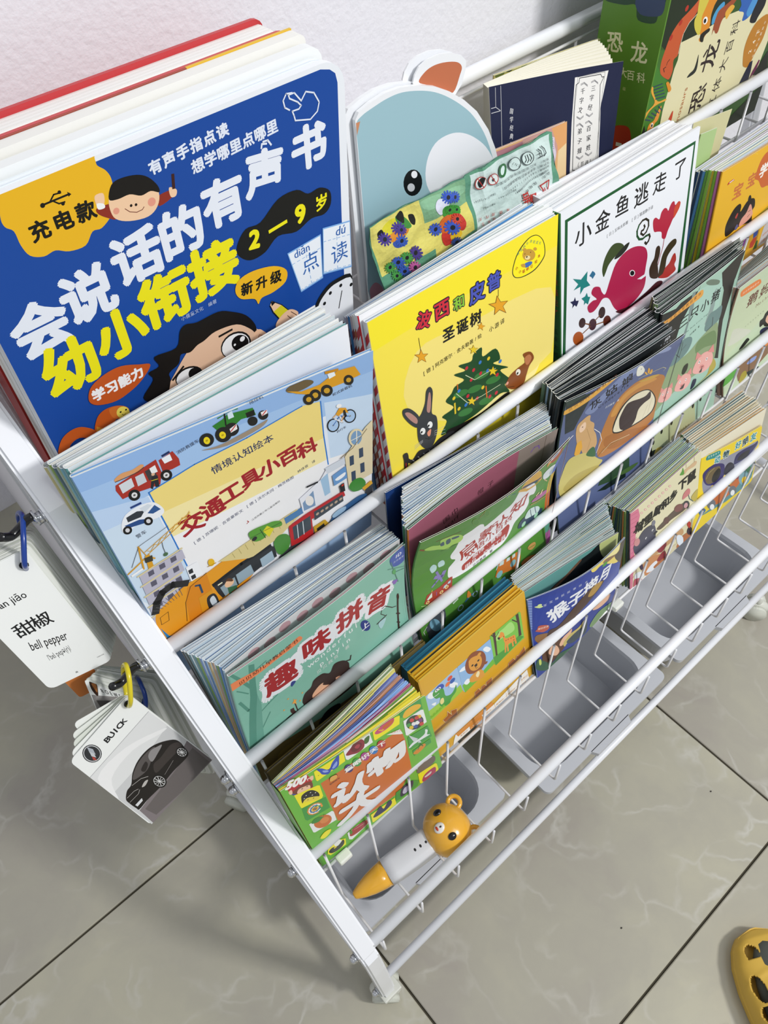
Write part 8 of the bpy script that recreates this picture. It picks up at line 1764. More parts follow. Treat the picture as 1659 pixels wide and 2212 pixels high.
COVERS['package'] = ([(0.3633, 0.47, 0.9148), (0.5871, 0.462, 0.9118), (0.6348, 0.459, 0.8), (0.3757, 0.4558, 0.8)], 0, (0, 0), [
["p","#e3d873",[1.1,115.2,10,116,62.1,117.1,62.6,85.2,62.4,48,2.1,62.2,-1.1,95.2]],
["p","#7fae86",[61.7,117,71.9,116.5,119.6,115.7,116.9,88.2,63,86.5]],
["p","#e3d873",[61.9,91.4,118.3,89.9,116.5,57.8,62.4,48]],
["p","#5f9a7e",[119.6,118.6,132.1,122.2,240.9,118.9,225.4,44.3,118.1,53.6,117.3,89.6]],
["p","#5f9a7e",[2.1,62.2,66.2,61.9,63.1,37.8,0.6,51]],
["s","#8fc09a",[62.8,114,78,114.6,114.6,110.5,115.4,101.2,91.2,101.6,68.3,104.5]],
["s","#cfe3df",[125.9,113,135.7,116.3,230.6,116.8,235.9,111.3,224.8,54,213.8,45.2,123.6,54,120.5,59]],
["s","#d88a2a",[18.7,105.5,30.4,109.9,41.5,103.6,42.2,94.8,31,90,20.3,92.2]],
["s","#d8cf30",[14.4,107.4,28,112.4,35.8,106.2,29.3,100.7,19.3,99.7]],
["s","#3f8a3a",[33,112.9,42.6,107.4,46.9,96.9,39.7,97.4,32.5,106.2]],
["s","#3a58b0",[21.7,91.5,33.8,88.7,36.3,83.1,27.2,82.5,21.8,86.5]],
["s","#15150f",[32.6,111.7,40,114.7,42.7,110.1,39.7,103,35.8,106.2]],
["s","#15150f",[47.4,106.7,52.8,105.7,53.5,99.7,50.7,95.9,46.9,99.8]],
["s","#15150f",[7.8,106.2,13.7,107.7,15.1,101.6,9.4,98.6]],
["l","#4a3a8c",1.93,[16.3,96.9,20.5,95]],
["l","#4a3a8c",1.93,[15.7,96.1,18.8,92.5]],
["l","#4a3a8c",1.93,[14.6,95.7,15.8,91.5]],
["l","#4a3a8c",1.93,[13.4,96,12.3,92.3]],
["l","#4a3a8c",1.93,[12.4,96.8,9.3,94.6]],
["l","#4a3a8c",1.92,[11.7,97.9,7.6,97.7]],
["l","#4a3a8c",1.92,[11.7,99,7.6,100.9]],
["l","#4a3a8c",1.92,[12.3,99.8,9.3,103.3]],
["l","#4a3a8c",1.92,[13.4,100.2,12.2,104.2]],
["l","#4a3a8c",1.92,[14.6,99.9,15.7,103.5]],
["l","#4a3a8c",1.93,[15.6,99.1,18.7,101.3]],
["l","#4a3a8c",1.93,[16.2,98,20.4,98.2]],
["e","#4a3a8c",[14,97.9,3.98,0,0,3.98]],
["e","#20222a",[14,97.9,2.18,0,0,2.18]],
["l","#4a3a8c",1.96,[34.1,100,38.4,98]],
["l","#4a3a8c",1.96,[33.5,99.1,36.6,95.5]],
["l","#4a3a8c",1.96,[32.4,98.8,33.6,94.5]],
["l","#4a3a8c",1.96,[31.2,99,30.1,95.3]],
["l","#4a3a8c",1.95,[30.1,99.8,27,97.6]],
["l","#4a3a8c",1.95,[29.5,100.9,25.3,100.7]],
["l","#4a3a8c",1.95,[29.5,102,25.2,103.9]],
["l","#4a3a8c",1.95,[30.1,102.9,27,106.4]],
["l","#4a3a8c",1.95,[31.2,103.2,30,107.3]],
["l","#4a3a8c",1.95,[32.4,103,33.5,106.7]],
["l","#4a3a8c",1.95,[33.5,102.2,36.5,104.4]],
["l","#4a3a8c",1.96,[34.1,101.1,38.3,101.3]],
["e","#4a3a8c",[31.8,101,4.04,0,0,4.04]],
["e","#20222a",[31.8,101,2.21,0,0,2.21]],
["l","#3a5ab8",1.82,[33.4,87.4,37.3,85.5]],
["l","#3a5ab8",1.82,[32.9,86.6,35.8,83.2]],
["l","#3a5ab8",1.81,[31.9,86.3,33,82.3]],
["l","#3a5ab8",1.81,[30.8,86.6,29.8,83.1]],
["l","#3a5ab8",1.81,[29.8,87.3,27,85.3]],
["l","#3a5ab8",1.81,[29.2,88.4,25.4,88.2]],
["l","#3a5ab8",1.8,[29.2,89.4,25.3,91.3]],
["l","#3a5ab8",1.8,[29.8,90.2,26.9,93.5]],
["l","#3a5ab8",1.8,[30.7,90.5,29.7,94.4]],
["l","#3a5ab8",1.81,[31.9,90.3,32.9,93.7]],
["l","#3a5ab8",1.81,[32.8,89.5,35.7,91.6]],
["l","#3a5ab8",1.81,[33.4,88.5,37.3,88.6]],
["e","#3a5ab8",[31.3,88.4,3.74,0,0,3.74]],
["e","#20222a",[31.3,88.4,2.05,0,0,2.05]],
["l","#4a3a8c",1.46,[36,97.7,39.2,96.2]],
["l","#4a3a8c",1.46,[35.5,97,37.9,94.4]],
["l","#4a3a8c",1.46,[34.7,96.8,35.6,93.7]],
["l","#4a3a8c",1.45,[33.8,97,33,94.2]],
["l","#4a3a8c",1.45,[33,97.6,30.8,95.9]],
["l","#4a3a8c",1.45,[32.6,98.4,29.4,98.3]],
["l","#4a3a8c",1.45,[32.6,99.2,29.4,100.7]],
["l","#4a3a8c",1.45,[33,99.9,30.7,102.5]],
["l","#4a3a8c",1.45,[33.8,100.1,32.9,103.2]],
["l","#4a3a8c",1.45,[34.7,99.9,35.5,102.7]],
["l","#4a3a8c",1.45,[35.5,99.4,37.8,101]],
["l","#4a3a8c",1.45,[36,98.5,39.1,98.7]],
["e","#4a3a8c",[34.3,98.5,3,0,0,3]],
["e","#20222a",[34.3,98.5,1.65,0,0,1.65]],
["s","#dfe2f2",[76.8,102.2,83.3,109.5,91.9,104.2,92.7,95,81.7,92.6]],
["s","#3f9a3a",[84.3,95.8,90.4,99,104.1,92.7,103.4,83.8,87,87.1]],
["s","#d86a2a",[79,83.3,87.3,88.4,96.8,85.4,89.6,71.9,80.5,70.2]],
["s","#cf3a34",[93.8,86.9,103.4,83.8,108,72.1,103.3,64.8,96.4,71.5]],
["s","#cf3a34",[79.4,72.3,88,66.3,87.2,57.1,80.2,56.8,77.1,64.1]],
["s","#e8c02a",[86.5,67.1,98.7,67.2,99.5,60.3,89.1,57.7]],
["l","#3a5ac0",2.07,[96.6,105.8,101.1,103.8]],
["l","#3a5ac0",2.07,[95.9,104.9,99.3,101.2]],
["l","#3a5ac0",2.07,[94.8,104.6,96.1,100.1]],
["l","#3a5ac0",2.06,[93.5,104.8,92.3,100.9]],
["l","#3a5ac0",2.06,[92.3,105.6,89.1,103.3]],
["l","#3a5ac0",2.06,[91.7,106.8,87.2,106.6]],
["l","#3a5ac0",2.05,[91.7,108,87.1,109.9]],
["l","#3a5ac0",2.05,[92.3,108.9,88.9,112.5]],
["l","#3a5ac0",2.05,[93.4,109.2,92.1,113.5]],
["l","#3a5ac0",2.06,[94.7,109,95.9,112.8]],
["l","#3a5ac0",2.06,[95.9,108.2,99.1,110.5]],
["l","#3a5ac0",2.06,[96.5,107,101.1,107.2]],
["e","#3a5ac0",[94.1,106.9,4.26,0,0,4.26]],
["e","#20222a",[94.1,106.9,2.33,0,0,2.33]],
["l","#3a5ac0",1.82,[105,102.1,109,100.3]],
["l","#3a5ac0",1.82,[104.4,101.3,107.4,98]],
["l","#3a5ac0",1.82,[103.4,101,104.5,97.1]],
["l","#3a5ac0",1.82,[102.3,101.2,101.3,97.8]],
["l","#3a5ac0",1.81,[101.3,101.9,98.4,99.9]],
["l","#3a5ac0",1.81,[100.7,103,96.7,102.8]],
["l","#3a5ac0",1.81,[100.7,104,96.7,105.8]],
["l","#3a5ac0",1.81,[101.2,104.8,98.3,108]],
["l","#3a5ac0",1.81,[102.2,105.1,101.1,108.9]],
["l","#3a5ac0",1.81,[103.4,104.9,104.4,108.3]],
["l","#3a5ac0",1.81,[104.4,104.2,107.2,106.2]],
["l","#3a5ac0",1.82,[104.9,103.1,108.9,103.3]],
["e","#3a5ac0",[102.8,103.1,3.75,0,0,3.75]],
["e","#20222a",[102.8,103.1,2.06,0,0,2.06]],
["l","#3f9a3a",1.55,[95.1,92,98.5,90.4]],
["l","#3f9a3a",1.55,[94.6,91.3,97.1,88.5]],
["l","#3f9a3a",1.55,[93.8,91.1,94.7,87.7]],
["l","#3f9a3a",1.55,[92.8,91.3,92,88.3]],
["l","#3f9a3a",1.55,[92,91.9,89.6,90.2]],
["l","#3f9a3a",1.54,[91.5,92.8,88.2,92.7]],
["l","#3f9a3a",1.54,[91.5,93.7,88.1,95.3]],
["l","#3f9a3a",1.54,[91.9,94.4,89.5,97.2]],
["l","#3f9a3a",1.54,[92.8,94.7,91.8,98]],
["l","#3f9a3a",1.54,[93.7,94.4,94.6,97.4]],
["l","#3f9a3a",1.55,[94.6,93.8,97,95.6]],
["l","#3f9a3a",1.55,[95.1,92.9,98.4,93]],
["e","#3f9a3a",[93.3,92.9,3.2,0,0,3.2]],
["e","#20222a",[93.3,92.9,1.75,0,0,1.75]],
["l","#3f9a3a",1.29,[102.7,89,105.5,87.7]],
["l","#3f9a3a",1.29,[102.3,88.5,104.4,86.1]],
["l","#3f9a3a",1.29,[101.6,88.3,102.4,85.4]],
["l","#3f9a3a",1.29,[100.8,88.4,100.1,86]],
["l","#3f9a3a",1.29,[100.1,89,98.1,87.5]],
["l","#3f9a3a",1.29,[99.7,89.7,97,89.6]],
["l","#3f9a3a",1.29,[99.7,90.5,96.9,91.8]],
["l","#3f9a3a",1.29,[100.1,91,98,93.4]],
["l","#3f9a3a",1.29,[100.8,91.3,100,94]],
["l","#3f9a3a",1.29,[101.6,91.1,102.3,93.5]],
["l","#3f9a3a",1.29,[102.3,90.5,104.3,92]],
["l","#3f9a3a",1.29,[102.7,89.8,105.5,89.9]],
["e","#3f9a3a",[101.2,89.8,2.66,0,0,2.66]],
["e","#20222a",[101.2,89.8,1.46,0,0,1.46]],
["l","#3a5ac0",2.09,[75.1,79.1,79.6,76.9]],
["l","#3a5ac0",2.09,[74.5,78.2,77.8,74.2]],
["l","#3a5ac0",2.09,[73.4,77.8,74.6,73.2]],
["l","#3a5ac0",2.09,[72.1,78.1,71,74.1]],
["l","#3a5ac0",2.08,[71,79,67.8,76.6]],
["l","#3a5ac0",2.08,[70.3,80.2,65.9,80.1]],
["l","#3a5ac0",2.07,[70.3,81.4,65.9,83.6]],
["l","#3a5ac0",2.07,[70.9,82.4,67.7,86.2]],
["l","#3a5ac0",2.08,[72,82.7,70.8,87.2]],
["l","#3a5ac0",2.08,[73.3,82.4,74.5,86.4]],
["l","#3a5ac0",2.08,[74.4,81.5,77.7,83.9]],
["l","#3a5ac0",2.09,[75.1,80.3,79.5,80.4]],
["e","#3a5ac0",[72.7,80.3,4.3,0,0,4.3]],
["e","#20222a",[72.7,80.3,2.36,0,0,2.36]],
["l","#3a5ac0",2.33,[93.3,73.1,98.3,70.6]],
["l","#3a5ac0",2.33,[92.6,72.1,96.3,67.6]],
["l","#3a5ac0",2.33,[91.4,71.7,92.8,66.5]],
["l","#3a5ac0",2.32,[90,72,88.7,67.5]],
["l","#3a5ac0",2.32,[88.7,73,85.2,70.4]],
["l","#3a5ac0",2.31,[88,74.4,83.1,74.3]],
["l","#3a5ac0",2.31,[88,75.8,83.1,78.2]],
["l","#3a5ac0",2.31,[88.7,76.8,85,81.1]],
["l","#3a5ac0",2.31,[89.9,77.2,88.5,82.2]],
["l","#3a5ac0",2.31,[91.3,76.9,92.6,81.3]],
["l","#3a5ac0",2.32,[92.6,75.9,96.1,78.5]],
["l","#3a5ac0",2.32,[93.3,74.5,98.2,74.6]],
["e","#3a5ac0",[90.6,74.5,4.79,0,0,4.79]],
["e","#20222a",[90.6,74.5,2.63,0,0,2.63]],
["l","#2f4890",1.81,[94.2,54.9,98,52.9]],
["l","#2f4890",1.81,[93.7,54.1,96.5,50.6]],
["l","#2f4890",1.81,[92.8,53.8,93.8,49.7]],
["l","#2f4890",1.81,[91.7,54.1,90.7,50.6]],
["l","#2f4890",1.8,[90.7,54.9,88,52.9]],
["l","#2f4890",1.8,[90.2,56,86.5,56]],
["l","#2f4890",1.8,[90.2,57.1,86.4,59.1]],
["l","#2f4890",1.8,[90.7,57.9,87.9,61.4]],
["l","#2f4890",1.8,[91.6,58.2,90.6,62.2]],
["l","#2f4890",1.8,[92.7,57.9,93.7,61.4]],
["l","#2f4890",1.8,[93.7,57.1,96.4,59.2]],
["l","#2f4890",1.81,[94.2,56,98,56]],
["e","#2f4890",[92.2,56,3.72,0,0,3.72]],
["e","#20222a",[92.2,56,2.04,0,0,2.04]],
["l","#cf4a34",1.67,[100.1,79.9,103.7,78.2]],
["l","#cf4a34",1.67,[99.6,79.2,102.3,76]],
["l","#cf4a34",1.67,[98.7,78.9,99.7,75.2]],
["l","#cf4a34",1.67,[97.7,79.2,96.8,75.9]],
["l","#cf4a34",1.67,[96.8,79.9,94.2,78]],
["l","#cf4a34",1.67,[96.3,80.8,92.7,80.7]],
["l","#cf4a34",1.66,[96.2,81.8,92.7,83.5]],
["l","#cf4a34",1.66,[96.8,82.5,94.1,85.6]],
["l","#cf4a34",1.66,[97.6,82.8,96.6,86.4]],
["l","#cf4a34",1.67,[98.7,82.6,99.6,85.8]],
["l","#cf4a34",1.67,[99.6,81.9,102.1,83.8]],
["l","#cf4a34",1.67,[100.1,80.9,103.7,81]],
["e","#cf4a34",[98.2,80.9,3.45,0,0,3.45]],
["e","#20222a",[98.2,80.9,1.89,0,0,1.89]],
["l","#4a3a8c",2.15,[45.5,68,50.1,65.7]],
["l","#4a3a8c",2.15,[44.9,67.1,48.2,62.9]],
["l","#4a3a8c",2.15,[43.8,66.7,45,61.9]],
["l","#4a3a8c",2.14,[42.5,67.1,41.3,62.9]],
["l","#4a3a8c",2.14,[41.3,68,38.1,65.6]],
["l","#4a3a8c",2.13,[40.7,69.3,36.2,69.2]],
["l","#4a3a8c",2.13,[40.7,70.5,36.2,72.8]],
["l","#4a3a8c",2.13,[41.3,71.5,38,75.5]],
["l","#4a3a8c",2.13,[42.4,71.8,41.2,76.5]],
["l","#4a3a8c",2.13,[43.7,71.5,44.9,75.6]],
["l","#4a3a8c",2.14,[44.8,70.6,48.1,73]],
["l","#4a3a8c",2.14,[45.5,69.3,50,69.4]],
["e","#4a3a8c",[43.1,69.3,4.42,0,0,4.42]],
["e","#20222a",[43.1,69.3,2.42,0,0,2.42]],
["l","#4a9a4a",1.86,[34.1,68.6,38,66.6]],
["l","#4a9a4a",1.86,[33.5,67.8,36.4,64.2]],
["l","#4a9a4a",1.86,[32.6,67.5,33.7,63.3]],
["l","#4a9a4a",1.85,[31.4,67.8,30.4,64.2]],
["l","#4a9a4a",1.85,[30.5,68.6,27.6,66.5]],
["l","#4a9a4a",1.85,[29.9,69.7,26,69.6]],
["l","#4a9a4a",1.84,[29.9,70.8,26,72.8]],
["l","#4a9a4a",1.84,[30.4,71.6,27.6,75.1]],
["l","#4a9a4a",1.84,[31.4,71.9,30.3,76]],
["l","#4a9a4a",1.85,[32.5,71.6,33.5,75.2]],
["l","#4a9a4a",1.85,[33.5,70.8,36.4,72.9]],
["l","#4a9a4a",1.85,[34.1,69.7,38,69.8]],
["e","#4a9a4a",[32,69.7,3.82,0,0,3.82]],
["e","#20222a",[32,69.7,2.1,0,0,2.1]],
["l","#3a5ab8",1.84,[24.5,67.6,28.4,65.6]],
["l","#3a5ab8",1.84,[23.9,66.8,26.8,63.2]],
["l","#3a5ab8",1.84,[23,66.5,24,62.3]],
["l","#3a5ab8",1.84,[21.9,66.7,20.9,63.2]],
["l","#3a5ab8",1.83,[20.9,67.5,18.1,65.5]],
["l","#3a5ab8",1.83,[20.3,68.6,16.5,68.6]],
["l","#3a5ab8",1.83,[20.3,69.7,16.5,71.7]],
["l","#3a5ab8",1.83,[20.9,70.5,18,74]],
["l","#3a5ab8",1.83,[21.8,70.8,20.8,74.9]],
["l","#3a5ab8",1.83,[22.9,70.6,23.9,74.1]],
["l","#3a5ab8",1.83,[23.9,69.8,26.7,71.9]],
["l","#3a5ab8",1.84,[24.5,68.7,28.3,68.7]],
["e","#3a5ab8",[22.4,68.7,3.79,0,0,3.79]],
["e","#20222a",[22.4,68.7,2.08,0,0,2.08]],
["l","#4a9a4a",1.74,[15.1,66.5,18.8,64.5]],
["l","#4a9a4a",1.74,[14.6,65.7,17.3,62.3]],
["l","#4a9a4a",1.74,[13.7,65.4,14.7,61.5]],
["l","#4a9a4a",1.74,[12.7,65.7,11.7,62.3]],
["l","#4a9a4a",1.73,[11.7,66.4,9.1,64.5]],
["l","#4a9a4a",1.73,[11.2,67.5,7.6,67.4]],
["l","#4a9a4a",1.73,[11.2,68.5,7.6,70.4]],
["l","#4a9a4a",1.73,[11.7,69.3,9,72.5]],
["l","#4a9a4a",1.73,[12.6,69.6,11.6,73.4]],
["l","#4a9a4a",1.73,[13.7,69.3,14.6,72.6]],
["l","#4a9a4a",1.73,[14.6,68.5,17.3,70.5]],
["l","#4a9a4a",1.74,[15.1,67.5,18.8,67.5]],
["e","#4a9a4a",[13.2,67.5,3.58,0,0,3.58]],
["e","#20222a",[13.2,67.5,1.96,0,0,1.96]],
["l","#3a5ab8",1.69,[27.9,56.2,31.5,54.3]],
["l","#3a5ab8",1.69,[27.4,55.4,30,52.1]],
["l","#3a5ab8",1.69,[26.6,55.1,27.5,51.3]],
["l","#3a5ab8",1.69,[25.6,55.4,24.6,52.1]],
["l","#3a5ab8",1.69,[24.7,56.2,22.1,54.3]],
["l","#3a5ab8",1.68,[24.2,57.2,20.7,57.2]],
["l","#3a5ab8",1.68,[24.1,58.2,20.6,60.1]],
["l","#3a5ab8",1.68,[24.6,59,22.1,62.2]],
["l","#3a5ab8",1.68,[25.5,59.2,24.6,63]],
["l","#3a5ab8",1.68,[26.5,59,27.4,62.3]],
["l","#3a5ab8",1.69,[27.4,58.2,30,60.1]],
["l","#3a5ab8",1.69,[27.9,57.2,31.4,57.2]],
["e","#3a5ab8",[26,57.2,3.49,0,0,3.49]],
["e","#20222a",[26,57.2,1.91,0,0,1.91]],
["l","#b85a9a",1.89,[39.2,55.6,43.2,53.5]],
["l","#b85a9a",1.89,[38.7,54.8,41.6,51.1]],
["l","#b85a9a",1.89,[37.7,54.5,38.8,50.2]],
["l","#b85a9a",1.89,[36.6,54.8,35.6,51.1]],
["l","#b85a9a",1.89,[35.6,55.6,32.7,53.5]],
["l","#b85a9a",1.88,[35,56.8,31.1,56.8]],
["l","#b85a9a",1.88,[35,57.9,31.1,60]],
["l","#b85a9a",1.88,[35.6,58.8,32.7,62.4]],
["l","#b85a9a",1.88,[36.5,59.1,35.4,63.3]],
["l","#b85a9a",1.88,[37.7,58.8,38.7,62.4]],
["l","#b85a9a",1.89,[38.6,57.9,41.5,60.1]],
["l","#b85a9a",1.89,[39.2,56.8,43.2,56.8]],
["e","#b85a9a",[37.1,56.8,3.9,0,0,3.9]],
["e","#20222a",[37.1,56.8,2.14,0,0,2.14]],
["l","#4a9a4a",1.5,[19,55.3,22.1,53.6]],
["l","#4a9a4a",1.5,[18.5,54.7,20.9,51.7]],
["l","#4a9a4a",1.5,[17.8,54.4,18.6,51]],
["l","#4a9a4a",1.5,[16.9,54.7,16.1,51.7]],
["l","#4a9a4a",1.5,[16.1,55.4,13.8,53.7]],
["l","#4a9a4a",1.5,[15.6,56.3,12.5,56.3]],
["l","#4a9a4a",1.49,[15.6,57.2,12.5,58.8]],
["l","#4a9a4a",1.49,[16.1,57.8,13.8,60.7]],
["l","#4a9a4a",1.49,[16.8,58.1,16,61.4]],
["l","#4a9a4a",1.5,[17.7,57.8,18.6,60.8]],
["l","#4a9a4a",1.5,[18.5,57.2,20.8,58.9]],
["l","#4a9a4a",1.5,[19,56.3,22.1,56.3]],
["e","#4a9a4a",[17.3,56.3,3.1,0,0,3.1]],
["e","#20222a",[17.3,56.3,1.7,0,0,1.7]],
["e","#b8322c",[135.5,104.7,5.4,-4.6,4.7,5.3]],
["e","#e6efec",[135.5,104.7,4.6,-3.9,4.1,4.6]],
["s","#1a1a18",[132,106.7,137.5,110.3,140.8,108.1,137.7,101.8,133.6,99.8]],
["l","#b8322c",0.92,[133.2,110.7,138,98.3]],
["e","#b8322c",[152.1,101.6,5,-4.2,4.3,4.8]],
["e","#e6efec",[152.1,101.6,4.2,-3.5,3.7,4.2]],
["e","#3a4244",[151.9,100.9,1.6,-0.7,0.6,1.9]],
["l","#b8322c",0.94,[150,106.9,154.6,95.7]],
["e","#2a6a3a",[167.3,104.7,4.4,-3.6,4.9,5.5]],
["e","#cfe3df",[167.3,104.7,2.2,-1.8,3.3,3.7]],
["e","#3a4244",[184.1,105,5.9,-4.9,4.9,5.6]],
["e","#cfe3df",[184.1,105,5.2,-4.3,4.4,5]],
["t","#3a4244","EN71",[188.1,100.7,179.7,108.8],4.2,0.0,"line"],
["e","#3a4244",[201.2,104.4,5.8,-4.8,4.9,5.7]],
["e","#cfe3df",[201.2,104.4,5,-4.2,4.4,5.1]],
["l","#3a4244",1.14,[196.4,101.4,199.2,103,199.2,108]],
["l","#3a4244",1.15,[199.3,100.1,202.2,102.2,201.8,108]],
["l","#3a4244",1.15,[203.3,100.1,205.7,102.9,204.5,107.9]],
["l","#3a4244",1.16,[213.2,100.1,217.8,101,218.3,106.4,215.6,109.8]],
["l","#3a4244",1.17,[219.9,100,224.3,101.7,224.3,106.6,221.7,110.5]],
["l","#3a4244",0.87,[213.4,104.6,217.4,104.5]],
["t","#3a4244","地址:浙江省金华市经济开发区",[223.9,93.9,154.8,94.0],3.5,0.015,"line"],
["t","#3a4244","生产商:金华市金兰玩具有限公司",[223.7,89.3,162.5,87.4],3.6,0.015,"line"],
["t","#3a4244","执行标准:GB6675.1-2014",[223.5,84.6,170.2,80.5],3.1,0.015,"line"],
["t","#3a4244","3C证书编号:2017152203018084",[223.3,79.9,178.0,73.5],3.3,0.015,"line"],
["t","#3a4244","品名:齿轮积木",[223.0,75.2,185.9,66.2],3.8,0.015,"line"],
["t","#3a4244","型号:CLJM-001",[175.9,77.5,152.4,79.8],2.4,0.02,"line"],
["t","#3a4244","适龄:3岁以上",[146.2,74.4,131.4,77.5],2.5,0.02,"line"],
["t","#3a4244","GB6675.4-2014",[149.3,85.5,126.2,86.9],3.1,0.0,"line"],
["t","#b8322c","下儿童使用内含",[179.6,54.6,125.3,66.5],4.3,0.01,"line"],
["t","#b8322c","小零件以免发生",[175.0,51.9,127.0,59.3],4.3,0.01,"line"],
["t","#b8322c","危险请成人监护",[170.4,49.2,128.8,51.9],4.3,0.01,"line"],
["t","#b8322c","使用并保留包装",[165.8,46.6,130.6,44.3],4.4,0.01,"line"],
["t","#b8322c","警",[196.8,55.7,196.2,55.8],12.4,0.03,"line"],
["t","#b8322c","告",[187.1,61.8,186.5,61.9],12.4,0.03,"line"],
["c","#b8322c",1.51,[208.6,66.3,221.4,67.5,213.5,49.7]],
["l","#b8322c",1.22,[212.8,61.7,213.9,55.5]],
["s","#dde0e8",[203.9,45.2,213.5,44.4,216.6,40.8,210.2,38.8,200.6,39.6]],
])
PACKAGE_OUTLINE = [(0.6, 116.0), (5.4, 116.4), (34.4, 117.5), (62.1, 117.3), (85.5, 117.1), (118.3, 117.0), (121.6, 119.3), (127.8, 119.6), (153.0, 120.3), (185.8, 119.6), (221.6, 119.2), (237.4, 120.4), (242.5, 117.5), (237.4, 99.0), (235.3, 75.8), (235.0, 42.7), (236.4, 14.3), (122.1, 19.9), (1.2, 41.4), (-0.0, 63.3), (-1.8, 87.2)]
COVERS['notebook'] = ([(0.5377, 0.492, 0.9004), (0.6348, 0.482, 0.8969), (0.6411, 0.4688, 0.769), (0.5421, 0.4595, 0.769)], 0, (0, 0), [
["p","#b8808a",[2.1,130.5,30.5,130.3,68.6,131.8,83.4,112.4,66,76.1,4.9,98.8]],
["s","#c99a92",[39.3,131.9,68.7,133.9,91.1,132.8,83.3,100.8,74.4,72.8,51.4,100.3]],
["p","#e2a468",[77.6,131.3,98.2,133.1,98,95.5,97.1,63.6,89.9,66.5,85,111.9]],
["p","#ecd0a0",[86.5,105.5,98,109.9,98,63.2,83,69.4]],
["s","#d9cfe0",[75,120.9,80.4,121.4,81.1,113.2,83.3,103.1,79.1,92.8,75.3,103.5]],
["p","#dfd6e6",[74.3,122.2,81.2,121.4,81,109.8,75.5,111.6]],
["w","#6a5a9a","LIGHT",[78.6,120.9,79.4,109.1],2.6,0,"line"],
])
COVERS['bearfan'] = ([(0.32, 0.487, 1.02), (0.6, 0.487, 1.02), (0.6, 0.487, 0.769), (0.32, 0.487, 0.769)], 0, (0, 0), [
["s","#9cc0cb",[17.4,175.2,33.4,204.1,47.7,220.5,60.6,225.2,72.3,227.4,87,229,102.7,228.2,121.2,223.2,138.2,216.2,154.3,206.4,171.1,193.3,185.4,179.3,200.2,158.7,210.8,137.3,219.8,111.9,223.7,81.7,211.2,42.7,179.8,21,135.9,16.7,86.5,26.8,43,52.4,18.6,99.8,13,145.3]],
["s","#eef0f6",[144.8,109.6,128.6,137.6,128.9,159.3,139.1,172.1,155.9,173.9,173.1,168.5,191.3,156,207.7,138.6,222.5,110.8,223.7,81.7,210.7,51.1,177.1,56.6]],
["e","#15171a",[111.9,146.9,11,-5.5,1.8,11.8]],
["e","#f0f2f6",[113.8,154,3.6,-1.5,0.1,3.4]],
["e","#c8ccd2",[109.6,143.5,4.4,-1.9,0.1,3.9]],
["s","#c08898",[39.1,53.5,48.8,64.2,61.8,67.7,70.2,55.2,70,36.1,51.9,35.2]],
["p","#c98a66",[44.5,217.3,43.9,212.3,47.2,211.8,58.3,221.6,52.1,221.8]],
])
BEARFAN_OUTLINE = [(15.4, 178.1), (31.8, 206.6), (46.3, 224.0), (57.6, 228.8), (69.8, 231.9), (84.4, 233.8), (101.4, 232.5), (121.3, 227.5), (139.3, 220.2), (156.4, 210.2), (173.8, 197.1), (189.9, 181.7), (206.2, 159.0), (217.1, 137.1), (227.1, 109.8), (231.4, 78.3), (218.6, 36.4), (185.5, 13.4), (138.5, 9.4), (87.4, 20.6), (41.3, 46.8), (14.1, 98.2), (8.4, 147.6)]
BEARFAN_EAR = [(117.8, 228.7), (120.0, 234.4), (125.1, 239.4), (134.3, 242.1), (147.1, 241.8), (160.1, 238.7), (172.5, 232.9), (178.7, 226.6), (177.9, 219.1), (173.9, 209.1), (163.7, 200.7), (139.3, 215.4)]
BEARFAN_EARART = [['s', '#c2704e', [(124.4, 227.9), (131.6, 233.4), (141.9, 235.0), (154.9, 233.2), (167.8, 229.0), (173.4, 223.5), (171.4, 217.5), (163.6, 205.8), (149.9, 214.0), (135.1, 221.7)]]]
COVERS['card_pepper'] = ([(-0.0615, 0.452, 0.8258), (-0.006, 0.455, 0.8138), (-0.0016, 0.418, 0.675), (-0.055, 0.415, 0.6968)], 0, (0, 0), [
['w', '#1b1c1e', 'tián jiāo', [11.1, 102.0, 36.9, 101.7], 9.9, 0.008, 'line'],
["t","#1b1c1e","甜",[18.2,72.1,18.4,72.1],15.9,0.012,"line"],
["t","#1b1c1e","椒",[32.9,72.6,33.1,72.6],15.9,0.012,"line"],
['w', '#1b1c1e', 'bell pepper', [12.0, 51.1, 40.2, 45.7], 13.1, 0.006, 'line'],
['w', '#2a2b2e', "/'bel pepə(r)/", [16.4, 32.5, 35.9, 32.5], 8.9, 0.0, 'line'],
["t","#2a2b2e","扫码听读音",[48.6,10.2,54.0,10.3],1.4,0.0,"line"],
["t","#3a3a3c","蔬",[26.2,5.2,26.9,5.2],2.2,0.02,"line"],
])
